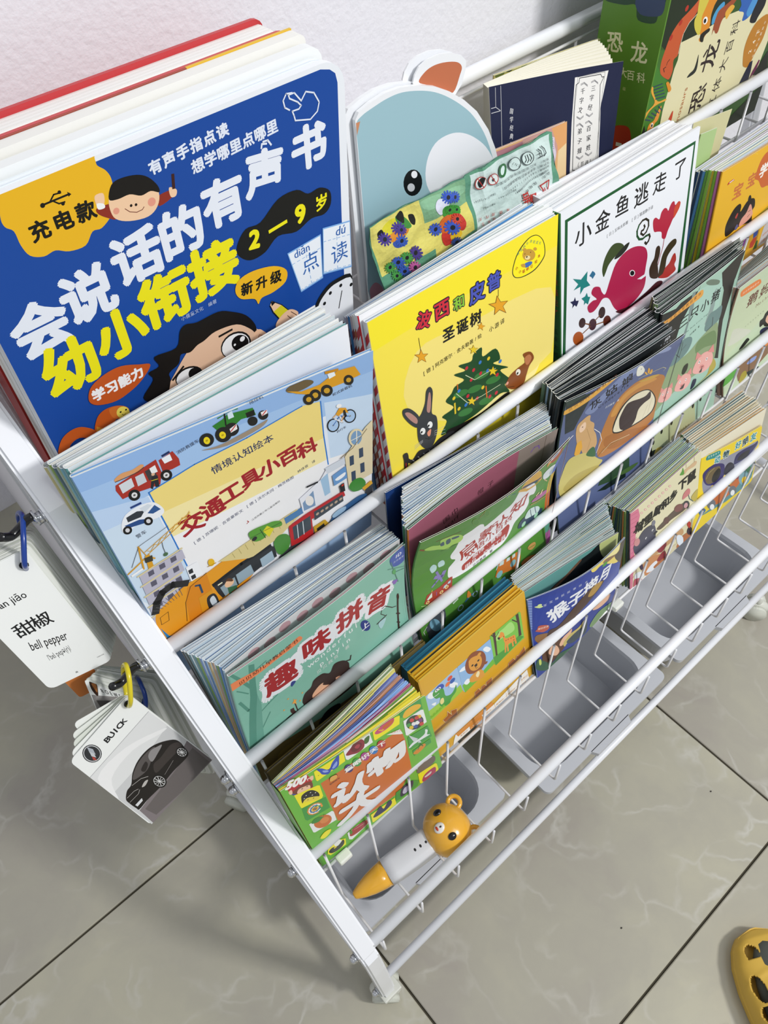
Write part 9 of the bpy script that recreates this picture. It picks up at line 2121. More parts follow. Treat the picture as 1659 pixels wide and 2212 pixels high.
COVERS['card_buick'] = ([(-0.0749, 0.364, 0.6687), (-0.0074, 0.37, 0.6896), (0.0189, 0.347, 0.5304), (-0.0606, 0.33, 0.5393)], 0, (0, 0), [
["p","#c9cacb",[-1.1,115,75.2,116.6,75.3,60.3,75.6,-1,72.6,-5.8,3.7,-7.5,0.9,-0.8]],
["p","#dfe0e0",[-1.1,115,75.2,116.6,75.6,85.7,34,76.8,-0.5,75.9]],
["s","#ececec",[3.4,106.4,38.2,106.7,72.1,85.9,66,84.8,39.9,97.2,10.4,92.2,0.3,64.3]],
["p","#7d7577",[3.6,29.4,52.1,39.2,75.3,50.1,75.2,-0.1,72.6,-5.8,28.7,-7.4,10.7,-9.6,2.5,-0.9]],
["p","#66605f",[7.3,24.5,47.3,31.8,73.4,36.6,72.7,1.7,36.6,0.4,9.2,5.2]],
["l","#8a8a8c",0.44,[-1.1,115,75.2,116.6]],
["t","#181a1e","B",[34.0,131.6,34.3,131.6],9.1,0.03,"line"],
["t","#181a1e","U",[39.2,131.6,39.6,131.7],9.1,0.03,"line"],
["t","#181a1e","I",[44.5,131.7,44.9,131.7],9.0,0.03,"line"],
["t","#181a1e","C",[49.8,131.7,50.2,131.7],9.0,0.03,"line"],
["t","#181a1e","K",[55.1,131.7,55.5,131.7],8.9,0.03,"line"],
["e","#2a2c30",[17,134,2.5,-11.7,7.2,4.2]],
["e","#c8cacc",[17,134,2.2,-10.7,6.5,3.9]],
["e","#2e3034",[17,134,2,-9.7,5.8,3.5]],
["p","#aab0b8",[18.7,144.5,20.4,137.1,18.1,129.6,16.3,137.3]],
["p","#c2c6ca",[16.8,138.2,18,132.6,16.5,126.6,14.9,132.4]],
["p","#b0463c",[14.9,131.8,15.7,128.1,15,123.6,13.4,127.5]],
["s","#1c1817",[4,56.3,10,63.8,16.2,65.6,24.8,75.9,36.1,82.3,48.8,83,59,77.6,68.6,66.2,70.6,56.2,68.7,42.9,67.3,35.4,61.9,32.6,46.6,33.3,29.7,31.1,15,31.9,4.5,30.9,3.5,34.8,3.2,47.8]],
["s","#55504f",[20.3,68.7,27.7,76.5,37.7,80.8,48.2,81,53.9,77.8,45.2,70.5,35.5,63.8,27.2,64.3]],
["s","#8d8a8a",[43.7,75.3,49.3,78.8,55.8,75.6,59,72.6,51,68.8,42.4,66.4]],
["s","#2a2524",[31,69.9,38.8,73.7,38.3,68,32.2,64]],
["s","#3a3432",[41.2,62.1,49.6,61.6,63.4,63.8,69.8,57.7,68.4,50.4,50.4,49.8,36.9,50.5]],
["e","#121010",[32.9,38.3,1.3,-11.1,5.3,3.2]],
["e","#d4d4d4",[32.9,38.3,1.1,-9,4.1,2.5]],
["e","#1a1817",[32.9,38.3,1,-8.2,3.8,2.3]],
["l","#d8d8d8",0.54,[32.9,38.3,35.8,31.9]],
["l","#d8d8d8",0.54,[32.9,38.3,33.4,30.2]],
["l","#d8d8d8",0.54,[32.9,38.3,30.8,31.7]],
["l","#d8d8d8",0.54,[32.9,38.3,29,35.7]],
["l","#d8d8d8",0.54,[32.9,38.3,28.7,40.7]],
["l","#d8d8d8",0.54,[32.9,38.3,29.9,44.7]],
["l","#d8d8d8",0.54,[32.9,38.3,32.3,46.3]],
["l","#d8d8d8",0.54,[32.9,38.3,34.9,44.9]],
["l","#d8d8d8",0.54,[32.9,38.3,36.7,41]],
["l","#d8d8d8",0.54,[32.9,38.3,37.1,36]],
["e","#121010",[64.5,43.9,1.2,-8.8,4.4,2.4]],
["e","#d4d4d4",[64.5,43.9,1,-7.2,3.4,1.9]],
["e","#1a1817",[64.5,43.9,0.9,-6.5,3.1,1.7]],
["l","#d8d8d8",0.55,[64.5,43.9,67,38.8]],
["l","#d8d8d8",0.55,[64.5,43.9,65,37.5]],
["l","#d8d8d8",0.55,[64.5,43.9,62.9,38.7]],
["l","#d8d8d8",0.55,[64.5,43.9,61.4,41.9]],
["l","#d8d8d8",0.55,[64.5,43.9,61.1,45.8]],
["l","#d8d8d8",0.55,[64.5,43.9,62.1,48.9]],
["l","#d8d8d8",0.55,[64.5,43.9,64,50.1]],
["l","#d8d8d8",0.55,[64.5,43.9,66.2,49]],
["l","#d8d8d8",0.55,[64.5,43.9,67.7,45.9]],
["l","#d8d8d8",0.55,[64.5,43.9,68,42]],
["l","#c8c4c0",0.46,[5.4,56.6,13.5,56.2,17,53.8]],
["l","#b8b4b0",0.47,[4.1,49.2,13.8,48.7,17.2,51.5]],
["p","#d8dadc",[5,40.4,12.8,40.5,11.6,36.7,5.2,36.3]],
["l","#8f8a88",0.48,[40.3,39.8,54.2,45.1]],
["l","#c8c4c0",0.46,[16.1,64.2,25.3,61.5,30.3,56.1]],
["s","#b8b4b0",[20.1,52.1,25.2,54.8,28,52.5,22.8,49.8]],
])
COVERS['card_roewe'] = ([(-0.0294, 0.412, 0.685), (-0.0043, 0.408, 0.6041), (-0.0177, 0.386, 0.4904), (-0.0441, 0.388, 0.6134)], 0, (0, 0), [
["p","#9a9694",[1.9,74.1,75.7,95.6,79.6,60.6,21,-5.9,0.1,47.5]],
["p","#5a5654",[6.8,67.6,58.4,85.7,69.3,65.3,15.5,32.2]],
["s","#3a2418",[9.4,96.7,22.3,98,16.2,79.5,11.2,76.6,6.8,84.4]],
["s","#a86a38",[11.9,94.5,20.7,95.8,16.1,82.6,12.4,88.5]],
["t","#1c1c1e","R",[27.7,89.3,28.3,89.4],8.0,0.03,"line"],
["t","#1c1c1e","O",[36.3,90.2,36.8,90.3],7.9,0.03,"line"],
["t","#1c1c1e","E",[44.9,91.1,45.5,91.2],7.8,0.03,"line"],
["t","#1c1c1e","W",[53.8,92.0,54.3,92.1],7.7,0.03,"line"],
["t","#1c1c1e","E",[62.8,92.9,63.4,92.9],7.6,0.03,"line"],
])
COVERS['songs'] = ([(0.8256, 0.4, 0.7962), (1.02, 0.398, 0.797), (1.02, 0.3821, 0.6395), (0.8189, 0.3811, 0.6395)], 0.003, (0, 0), [
["s","#c8642c",[84,115.1,73.7,121.3,73.6,129.4,78,142.8,88.8,148.6,105.8,142.2,126.9,97.6,107.8,99,95.8,101.9]],
["l","#e8c040",1.37,[66.7,154,57.7,160.2]],
["t","#c8703c","宝",[41.1,119.9,41.4,119.9],19.7,0.03,"line"],
["t","#c8703c","宝",[67.0,122.8,67.3,122.8],18.7,0.03,"line"],
["t","#f2ece4","学",[90.3,125.9,90.7,125.9],17.7,0.04,"line"],
["t","#f2ece4","儿",[119.3,124.8,119.6,124.8],17.7,0.04,"line"],
["s","#b83028",[15.6,136.6,16.2,139.3,22.9,140.2,26,139.9,27.6,137.9,20.7,137.6]],
["l","#efefef",1.07,[18.9,138.3,26.4,139]],
["s","#1c1816",[35.7,64.7,31.7,78.6,36,89.6,43.1,97.3,52.3,99.2,57.5,94.4,59,86.3,67.7,94.4,75.7,95.9,86.2,91.4,91,80.2,87.8,74.9,92.5,59.5,81,61.2,60.3,64.8,44.3,61.9]],
["s","#d99a88",[63.5,65.6,65.6,73.6,73.9,78.7,77.6,87,81.8,85.2,90,71.7,90.4,68.8,84.8,65.1,71.4,63.2]],
["l","#2a1a18",0.77,[79,70.4,83.6,72.4]],
["l","#2a1a18",0.76,[77.6,78.2,82.9,78.1]],
["s","#1c1816",[70.8,95.2,70.2,100.8,73.3,101.6,76.9,96.9,77,92.6]],
["s","#b04038",[49.3,82.9,51.9,87.1,54.5,85.5,52.8,80.3]],
["s","#5a5a8a",[54.7,66.2,58.3,70.2,61.9,65.2,57.7,62.6]],
["p","#b09a30",[95.8,60.3,127,64.5,154.4,63.9,168.4,34.6,106.3,44.1]],
["p","#7a3a8c",[83.6,30.5,87.8,36.7,100.1,36.5,98.7,32.4,93.8,24.9,83.9,26.8]],
["p","#c89a28",[98.6,35.6,106.4,36.3,109.7,26.9,106.8,15.9,88.9,14,82.9,17,87.6,25]],
["p","#2a4a9c",[106.9,36.4,117.7,36.2,118.7,31,117.6,27.5,109.7,26.9]],
["p","#b8402a",[109.7,26.9,118.1,26.5,118.4,18.4,114.5,12.6,106.1,14.6,104.5,23]],
["p","#3a6a2c",[116.9,7,121.3,19,125.3,17.1,126.4,5.6,120.2,6.6]],
["p","#c7c6cc",[129.3,6.3,130.4,25.9,131.8,34.4,139.9,36.2,159.9,27,174.1,-4.1,154.8,3.1]],
["t","#c06a3a","国学启蒙",[135.7,19.9,146.5,21.6],3.6,0.02,"line"],
["t","#c06a3a","儿歌大全",[136.5,10.6,152.3,8.8],5.1,0.02,"line"],
])

# ================================================================ BOOKS
def cov(k): c, b, s, art = COVERS[k]; return [Vector(p) for p in c], b, s[0], art
def bowof(k): return COVERS[k][2][1]
def put(name, label, cat, pa, group=None): return thing(name, label, cat, pa.org, group)
ORD = ['second', 'third', 'fourth', 'fifth', 'sixth', 'seventh', 'eighth', 'ninth', 'tenth', 'eleventh', 'twelfth', 'thirteenth', 'fourteenth', 'fifteenth', 'sixteenth', 'seventeenth', 'eighteenth', 'nineteenth', 'twentieth', 'twenty-first', 'twenty-second', 'twenty-third', 'twenty-fourth', 'twenty-fifth', 'twenty-sixth']
CN = {}
def cname(h):
    """plain colour word for a hex colour"""
    r, g, b = [int(h[i:i+2], 16) for i in (1, 3, 5)]; mx, mn = max(r, g, b), min(r, g, b)
    if mx - mn < 26: return 'black' if mx < 60 else 'dark grey' if mx < 120 else 'grey' if mx < 195 else 'white'
    import colorsys
    hh, l, s = colorsys.rgb_to_hls(r/255, g/255, b/255); hh *= 360
    base = 'red' if hh < 14 or hh > 345 else 'orange' if hh < 38 else 'yellow' if hh < 64 else 'green' if hh < 160 else 'teal' if hh < 195 else 'blue' if hh < 255 else 'purple' if hh < 300 else 'pink'
    if base == 'orange' and l < .42: base = 'brown'
    return ('dark ' if l < .28 else 'pale ' if l > .72 else '') + base
def stack(front, back, n, depth, what, behind, group, colors, th=0.7, bulge=(0, 0), leaves=4, tint=TINT, r=0.0, jit=.0015, hjit=.0013, f0=0.0, kind='booklet', xj=.0, lcol=None, art=None, dbv=0.0, widths=None, name=None, bow=0.0):
    """n books between the front cover's corners (moved back by its own thickness) and the back corners"""
    rng = random.Random(len(behind)*7 + n)
    F = [Vector(p) + Vector((0, depth, 0)) for p in front]; B = [Vector(p) for p in back]
    for i in range(n):
        fr = f0 + (1-f0)*i/max(1, n-1) if n > 1 else f0; C = [a.lerp(b, fr) for a, b in zip(F, B)]
        gap = sum((b-a).length*(1-f0) for a, b in zip(F, B))/4/max(1, n-1) if n > 1 else (B[0]-F[0]).length
        dz = rng.uniform(-hjit, hjit); dx = rng.uniform(-jit, jit); dw = rng.uniform(-xj, 0) + (widths[i % len(widths)] if widths else 0)
        C = [C[0] + Vector((dx, 0, dz)), C[1] + Vector((dx + dw, 0, dz)), C[2] + Vector((dx + dw, 0, 0)), C[3] + Vector((dx, 0, 0))]
        bl = bulge[0] + (bulge[1] - bulge[0])*(i/max(1, n-1))
        pa = Patch(*C, bulge=bl, bow=bow*(1-fr)**1.5 if fr < .9 else 0); col = colors[i % len(colors)]; t = max(.0009, min(gap*th, .006 if kind == 'booklet' else .02))
        t_ = put(name or 'booklet' if kind == 'booklet' else (name or 'book'), f'{ORD[i]} {what} behind the {behind}, {cname(col)} spine', 'booklet' if kind == 'booklet' else 'book', pa, group)
        if kind == 'booklet': booklet(t_, pa, t, rng.choice(tint[:3]), col, back=rng.choice(tint), leaves=leaves, tint=tint, r=r, rng=rng, lcol=lcol[i % len(lcol)] if lcol else None, db=dbv, art=art(i, pa) if art else ())
        elif kind == 'paper': booklet(t_, pa, t, col, col, leaves=max(2, int(t/.0007)), tint=tint, r=r, rng=rng)
        else: hardbook(t_, pa, t, col, col, tint=tint, lines=max(2, int(t/.0012)), r=r, board=min(.0018, t*.25), inset=.002)
def stripes(pa, a, b, w=7.0): return []
# ---- tier 1, vehicles
c, b, s, art = cov('vehicles'); pa = Patch(*c, bulge=b); t = put('picture_book', 'large picture book with a yellow panel, vehicles and a red title, nearest the left frame', 'book', pa)
booklet(t, pa, 0.0035, '#a8c6ea', '#7fa9d8', art=art, leaves=6, inner='#f4f4f4')
# blank white sheet of the next book standing up behind it
B2 = [(0.048, 0.4135, 0.897), (0.2915, 0.413, 0.8835), (0.282, 0.3995, 0.6395), (0.0402, 0.390, 0.6395)]
pa = Patch(*B2); t = put('picture_book', 'picture book with a blank white page showing above the vehicles book', 'book', pa); booklet(t, pa, 0.003, '#f2f3f6', '#6fa3a4', leaves=4)
stack(B2, STACK_BACK['vehicles'], 6, 0.005, 'thin picture book', 'vehicles picture book', 'picture books behind the vehicles book', ['#5e9a9c', '#7cb2c4', '#a8b87a', '#55707e', '#8fae5c', '#c9c08a', '#6a9a6c'], th=.72, leaves=6, bulge=(0, 0), jit=.0012)
# ---- tier 1, yellow
c, b, s, art = cov('yellow'); pa = Patch(*c, bulge=b); t = put('picture_book', 'bright yellow picture book with a decorated tree, a rabbit and a mouse on its cover', 'book', pa)
def redspine(mbname, root, pa, th, cols):
    """flat spine with slanting red and white stripes"""
    mb = MB(); n = 26
    for i in range(n):
        z0, z1 = pa.H*i/n, pa.H*(i+1)/n; k = pa.H/n*.9; cc = LC(cols[i % 2]); x = -.0008
        mb.face([pa.P(x, max(0, z0-k), th), pa.P(x, max(0, z0), 0), pa.P(x, z1, 0), pa.P(x, max(0, z1-k), th)], cc) if i < n-1 else mb.face([pa.P(x, z0-k, th), pa.P(x, z0, 0), pa.P(x, pa.H, 0), pa.P(x, pa.H, th)], cc)
    mb.build('spine', GLOSS, root)
booklet(t, pa, 0.0052, '#f5e03c', '#f2f2f0', art=art, r=.010, leaves=9, inner='#f6f6f6', back='#eef0f2'); redspine('', t, pa, 0.0054, ('#c4202c', '#f2f2f0'))
F = [Vector(p) + Vector((0, .0075, 0)) for p in c]; F[0].z += .004; F[1].z += .006; Bk = [Vector(p) for p in STACK_BACK['yellow']]
for i in range(6):
    C = [a.lerp(q, i/5.0*.97) for a, q in zip(F, Bk)]; C[0].x -= .003; C[3].x -= .003; pa = Patch(*C); gap = .0062
    col = ['#f4f4f6', '#f2f2f2', '#e9edf0', '#4a90cc', '#e8eef0', '#f0f0ee'][i]; sp = [('#c4202c', '#f2f2f0'), ('#b8582c', '#efe9e0'), ('#8c2a34', '#d8c8c8'), ('#4a90cc', '#4a90cc'), ('#6a4a4a', '#c8bcc0'), ('#e8eef0', '#dfe4ea')][i]
    t = put('picture_book', ['first', 'second', 'third', 'fourth', 'fifth', 'sixth'][i] + ' picture book behind the yellow tree book, ' + ['red and white striped spine', 'orange and white striped spine', 'dark red striped spine', 'blue cover showing as a stripe', 'brown striped spine', 'white spine'][i], 'book', pa, 'picture books behind the yellow tree book')
    booklet(t, pa, .0048, col, sp[0], leaves=8, r=.006, back='#5a9ad0' if i == 3 else '#eef0f2', lcol=['#4a98d4', '#5aa0d8', '#e8eef2'] if i == 3 else None); redspine('', t, pa, .005, sp)
# ---- tier 1, goldfish
c, b, s, art = cov('goldfish'); pa = Patch(*c); t = put('picture_book', 'white square picture book with a green border and a crimson goldfish', 'book', pa)
sa = [['t', '#b8382c', ch, [6.0, 178 - i*13, 6.01, 178 - i*13], 9, .01, 'u'] for i, ch in enumerate('小金鱼逃走了')] + [['t', '#16381c', ch, [6.0, 88 - i*11, 6.01, 88 - i*11], 8, .0, 'u'] for i, ch in enumerate('五味太郎著')]
hardbook(t, pa, .0125, '#eceff5', '#2c6a30', art=art, spine_art=sa, edge='#f0f2f6', board=.0026, lines=8)
gb = [(0.5655, 0.443, 0.858), (0.790, 0.443, 0.850), (0.788, 0.443, 0.6395), (0.566, 0.443, 0.6395)]
stack(c, gb, 2, .0145, 'white board book', 'goldfish picture book', 'board books behind the goldfish book', ['#f1f2f4', '#e6e9ee'], kind='hard', th=.5, f0=0.0, tint=['#f4f4f4', '#e4e6ea'], r=.004)
# ---- tier 1, songs booklets
c, b, s, art = cov('songs'); pa = Patch(*c, bulge=b); t = put('booklet', 'yellow-orange songs booklet with a black-haired child, at the right end of the upper pocket', 'booklet', pa)
booklet(t, pa, .0022, '#e6b32c', '#e0a828', art=art, leaves=4)
sb = [Vector(p) for p in STACK_BACK['songs']]; sb[1] = Vector((1.012, .430, .79)); sb[2] = Vector((1.012, .430, .6395))
stack(c, sb, 9, .0035, 'thin booklet', 'yellow-orange songs booklet', 'booklets behind the songs booklet', ['#c87ab0', '#7fb53c', '#d8c030', '#8ac04a', '#6aa84a', '#5a96cc', '#2c4a70', '#24405f', '#c0c8b0'], th=.8, leaves=4, bulge=(.002, 0), jit=.002, tint=['#e9ecdf', '#cfd8c4', '#dcd3c8', '#bcd0dc', '#e8e4f0', '#f0f0ec'])
pa = Patch((0.822, .4365, .828), (0.8615, .4400, .8195), (.872, .4385, .6395), (.826, .4385, .6395)); t = put('booklet', 'pale green card folder standing between the goldfish book and the thin booklets', 'booklet', pa); booklet(t, pa, .0010, '#b3cf8e', '#a8c684', leaves=1, inner='#c8d8a8', tint=['#d8d4b0'])
pa = Patch((0.813, .4440, .8415), (0.899, .4475, .825), (.885, .4435, .70), (.826, .4435, .6395)); t = put('paper_sheet', 'folded cream paper sheet standing behind the pale green card folder', 'paper', pa); mb = MB(); mb.plate(pa, rrect(0, 0, pa.W, pa.H, 0), 0, .0004, LC('#d2cda0'), LC('#efeedd')); mb.build('sheet', MATTE, t)
# ---- tier 2, pinyin
c, b, s, art = cov('pinyin'); bw = bowof('pinyin'); pa = Patch(*c, bulge=b, bow=bw); t = put('booklet', 'sea-green booklet with a dark red title and bare trees, front left of the middle pocket', 'booklet', pa)
booklet(t, pa, .0030, '#86bba9', '#7fb3a2', art=art, leaves=3, inner='#eef0f0', lcol=['#ead2d4', '#f0eef0'])
C = [Vector(p) + Vector((0, .0075 if i < 2 else .0048, 0)) for i, p in enumerate(c)]; pa = Patch(*C, bulge=-.004, bow=bw); t = put('booklet', 'booklet with pink stone pattern on white, open just behind the sea-green booklet', 'booklet', pa)
pk = [['s', '#cfa3ac', [(x + dx*.9, y + dy*.9) for dx, dy in ((-6, -4), (0, -7), (7, -3), (6, 4), (-1, 7), (-7, 3))]] for x, y in ((14, 172), (32, 178), (50, 174), (68, 180), (88, 176), (106, 178), (126, 174), (146, 179), (166, 175), (186, 178))]
booklet(t, pa, .0026, '#e6e2e6', '#9ab8d0', art=pk, leaves=3)
F = [p + Vector((0, .0045, 0)) for p in C]
stack(F, STACK_BACK['pinyin'], 11, .0, 'thin booklet', 'sea-green booklet', 'thin booklets behind the sea-green booklet', ['#5f92cf', '#7a9c5a', '#b89a86', '#c8b07a', '#5c84b8', '#7a98c8', '#7aa054', '#6a98a0', '#567a86', '#3a4a44', '#26292b'], bow=bw, th=.66, leaves=5, bulge=(-.004, .001), jit=.0006, tint=['#d5dfe5', '#b7c8d6', '#c9d6de', '#eef1f2', '#8fa9c6', '#5f84b8', '#dfe3da', '#7f95a6', '#a9bccb'])
# ---- tier 2, bilingual
c, b, s, art = cov('bilingual'); bw = bowof('bilingual'); pa = Patch(*c, bulge=b, bow=bw); t = put('booklet', 'grass-green picture dictionary with coloured index tabs and a white cloud panel', 'booklet', pa)
booklet(t, pa, .0020, '#55903a', '#4c8434', art=art, leaves=2, inner='#a86a7c', tint=['#b8788a'], r=.004)
mb = MB(); W_ = pa.W; hs = pa.H
for i, (cc, y0, y1, tx) in enumerate((('#2c3f94', .80, .985, '服饰'), ('#4a66b8', .62, .80, '食物'), ('#c8a83a', .44, .62, '用品'), ('#c8682c', .25, .44, '交通'), ('#5a9a86', .10, .25, '动物'), ('#b05a9a', .0, .10, ''))):
    mb.plate(pa, rrect(W_ - .008, hs*y0, W_ + .009, hs*y1, .004 if i == 0 else 0, (0, 0, 1, 0)), .0004, .0009, LC(cc), LC('#e8e8e8'))
    if tx: paint(mb, pa, [['t', '#dfe4f0', tx, [W_*1000 - 2, hs*1000*(y0+y1)/2 - 6, W_*1000 - 2, hs*1000*(y0+y1)/2 + 6], 6, .0, 'line']], d0=.0004)
mb.build('index_tabs', GLOSS, t)
C = [Vector(p) + Vector((.001, .018 if i < 2 else .0045, .0)) for i, p in enumerate(c)]; pa = Patch(*C, bulge=-.006, bow=bw*.4); t = put('booklet', 'booklet opened to a dusty pink page behind the grass-green dictionary', 'booklet', pa)
booklet(t, pa, .0022, '#b0657c', '#c87a34', leaves=3, r=.010, art=[['p', '#9c8c86', [(150, 0), (pa.W*1000, 0), (pa.W*1000, 200), (150, 200)]], ['t', '#3a2028', '围巾', [52, 166, 64, 168], 10, .0, 'line'], ['w', '#3a2028', 'scarf', [50, 154, 70, 156], 7, .0, 'line'], ['t', '#3a2028', '帽子', [100, 170, 114, 171], 9, .0, 'line'], ['l', '#8a6ab0', 1.6, [(168, 182), (172, 187), (178, 186), (180, 180)]], ['l', '#5a4640', .5, [(187, 100), (187, 196)]]], back='#3a7a50')
F = [p + Vector((0, .0055, 0)) for p in C]
stack(F, STACK_BACK['bilingual'], 14, .0, 'thin booklet', 'grass-green dictionary', 'thin booklets behind the grass-green dictionary', ['#3f7a58', '#6f88a8', '#5c84b8', '#c8b48a', '#b87a5a', '#8fa6c0', '#3a5a9c', '#7a9ab8', '#5a9aa8', '#b8c2a8', '#3c5ca0', '#87a6c8', '#4a5aa0', '#a8b8c8'], bow=bw*.4, th=.7, leaves=5, bulge=(-.006, .001), jit=.0014, xj=.006, tint=['#dfe7ea', '#c7d6df', '#a8bccb', '#eef1f0', '#93add0', '#5f7fb0', '#c8d09a', '#e9dcc8', '#7f97ae', '#b87a5a'])
pa = Patch(*[Vector(p) + Vector((-.002, -.0005, 0)) for p in STACK_BACK['navyblue']]); t = put('booklet', 'navy blue booklet lying flat against the wires behind the thin booklets', 'booklet', pa); booklet(t, pa, .0016, '#1d3f7c', '#1d3f7c', leaves=2, r=.003)
# ---- tier 2, cinderella
c, b, s, art = cov('cinderella'); bw = bowof('cinderella'); pa = Patch(*c, bulge=b, sag=s, bow=bw); t = put('booklet', 'dusk-blue fairy tale booklet with a huge open mouth on an orange shape', 'booklet', pa)
booklet(t, pa, .0024, '#5d6a92', '#3a4a44', art=art, leaves=3, inner='#30343a', tint=['#2b2f35', '#e6e8ea', '#3a4048'])
stack(c, STACK_BACK['cinderella'], 8, .0062, 'dark story booklet', 'dusk-blue fairy tale booklet', 'story booklets behind the dusk-blue booklet', ['#2b3236', '#3a3a3c', '#23282c', '#a8b4c8', '#2f3a36', '#8fb0d8', '#3c4a44', '#6a8a7a'], bow=bw, th=.8, leaves=4, bulge=(.003, -.001), jit=.001, tint=['#23272b', '#1a1c20', '#3b4148', '#e3e6e8', '#2a2d30', '#c9cfd2', '#1a1c20', '#5f6f6a'])
# ---- tier 2, three pigs
c, b, s, art = cov('pigs'); bw = bowof('pigs'); pa = Patch(*c, bow=bw); t = put('booklet', 'pale green booklet with three pink pigs and a dark tree trunk', 'booklet', pa)
booklet(t, pa, .0028, '#a3c4b2', '#2e2e2c', art=art, leaves=3, inner='#2c3030', tint=['#3a4040', '#e3e6e8'])
stack(c, STACK_BACK['pigs'], 5, .0050, 'story booklet', 'booklet with three pigs', 'story booklets behind the three pigs', ['#2c3a34', '#39443c', '#6f8a5a', '#3c4a3c', '#7a8a5a'], bow=bw, th=.75, leaves=4, bulge=(.001, 0), jit=.001, tint=['#3a4444', '#2c3434', '#6f7c74', '#dfe4e2', '#a8b0a8'])
# ---- tier 2, goose
c, b, s, art = cov('goose'); bw = bowof('goose'); pa = Patch(*c, bow=bw); t = put('booklet', 'pale green nursery rhyme booklet with brown title, right end of the middle pocket', 'booklet', pa)
booklet(t, pa, .0026, '#c3d3b4', '#8a6a5a', art=art, leaves=4)
gb = [Vector(p) for p in STACK_BACK['goose']]; gb[1] = Vector((1.0, .358, .675)); gb[2] = Vector((1.0, .358, .5085))
stack(c, gb, 8, .0045, 'thin booklet', 'pale green rhyme booklet', 'booklets behind the rhyme booklet', ['#b89a8a', '#8fa8a8', '#c8c0a0', '#7a98a8', '#a8b890', '#d0c8b8', '#8898a8', '#6a7a70'], bow=bw, th=.8, leaves=4, bulge=(.001, 0), jit=.001, tint=['#dfe6e4', '#c9d6d4', '#eef1ea', '#a8c0c0', '#dcc8b4'])
# ---- tier 3, 500 objects
c, b, s, art = cov('objects'); pa = Patch(*c, bulge=.001); t = put('picture_book', 'thick well-thumbed green picture book of objects with an orange panel', 'book', pa)
bandc = ['#e6d84a']*5 + ['#e9dd52', '#6f9a3a', '#e6d84a', '#efe27a', '#7fb05a', '#8fae62', '#b86a90', '#c77a9c', '#a8c4e8', '#9abfee', '#b4cdea', '#6a80b8', '#5a6aa8', '#d6a584', '#cf9c80', '#c49a8c', '#8a92c4', '#9aa2d0', '#7480c0', '#e0d880', '#e6dd7a', '#a8bc88', '#8fa680', '#b8c4a8']
mb = MB(); mb.plate(pa, rrect(0, 0, pa.W, pa.H, .003, (0, 1, 1, 0)), 0, .0004, LC('#6cb83e'), LC('#dfe8d0'), LC('#e8e8e0')); paint(mb, pa, art); mb.build('cover', GLOSS, t)
F = [Vector(p) for p in c]; Bk = [Vector(p) for p in STACK_BACK['objects']]; Bk[0] = Vector((.0445, .2600, .606)); Bk[3] = Vector((.0445, .2575, .3735)); Bk[1] = Vector((.197, .272, .610)); Bk[2] = Vector((.208, .262, .3735))
mb = MB()
for i, (y0, y1) in enumerate(((0, .5), (.5, 1))):
    q0 = F[3].lerp(Bk[3], y0) - pa.org; q1 = F[3].lerp(Bk[3], y1) - pa.org; p0 = F[0].lerp(Bk[0], y0) - pa.org; p1 = F[0].lerp(Bk[0], y1) - pa.org
    k = Vector((-.0012, 0, 0)); mb.face([q1 + k, q0 + k, p0 + k, p1 + k], LC('#79b848'))
mb.build('spine', GLOSS, t)
rng = random.Random(5); mb = MB(); nl = 58
for i in range(nl):
    f = (i + 2.0)/(nl + 2); C = [a.lerp(q, f) for a, q in zip(F, Bk)]; C[0].z -= rng.uniform(0, .0022); C[1].z -= rng.uniform(0, .0022); C[1].x -= rng.uniform(.001, .004)
    lp = Patch(*C, bulge=.001 + .003*math.sin(math.pi*f)*min(1, f*3) + .0012*math.sin(i*1.3)*min(1, f*4)); lp.nu, lp.nv = 8, 2; off = lp.org - pa.org; cc = LC(bandc[int(f*len(bandc))]) if rng.random() > .12 else LC('#f0efe0')
    m2 = MB(); sheet_strip(m2, lp, 0, .00042, lp.W, lp.H, .001, cc, cc, 10)
    for fc, c2 in zip(m2.f, m2.c): mb.face([Vector(m2.v[j]) + off for j in fc], c2)
mb.build('pages', MATTE, t)
lp = Patch(*Bk); off = lp.org - pa.org; m2 = MB(); m2.plate(lp, rrect(0, 0, lp.W, lp.H, 0), .0003, .0008, LC('#8a9a70'), LC('#a8b088')); mb = MB()
for fc, c2 in zip(m2.f, m2.c): mb.face([Vector(m2.v[j]) + off for j in fc], c2)
mb.build('back_cover', GLOSS, t)
pa = Patch((.050, .2915, .548), (.258, .2915, .548), (.258, .2895, .3735), (.050, .2895, .3735)); t = put('picture_book', 'dark olive picture book at the back, behind the thick green picture book', 'book', pa)
hardbook(t, pa, .004, '#6d5c2c', '#4a3e20', board=.0012, lines=2, art=[['s', '#8f7c42', [(20, 90), (60, 150), (100, 160), (140, 140), (150, 90), (90, 80)]], ['s', '#1a1a18', [(52, 100), (60, 128), (78, 122), (90, 134), (104, 126), (98, 96), (74, 88)]], ['s', '#c07a34', [(60, 140), (80, 150), (96, 142), (80, 134)]], ['p', '#241f14', [(120, 0), (208, 0), (208, 130), (160, 120), (130, 60)]]])
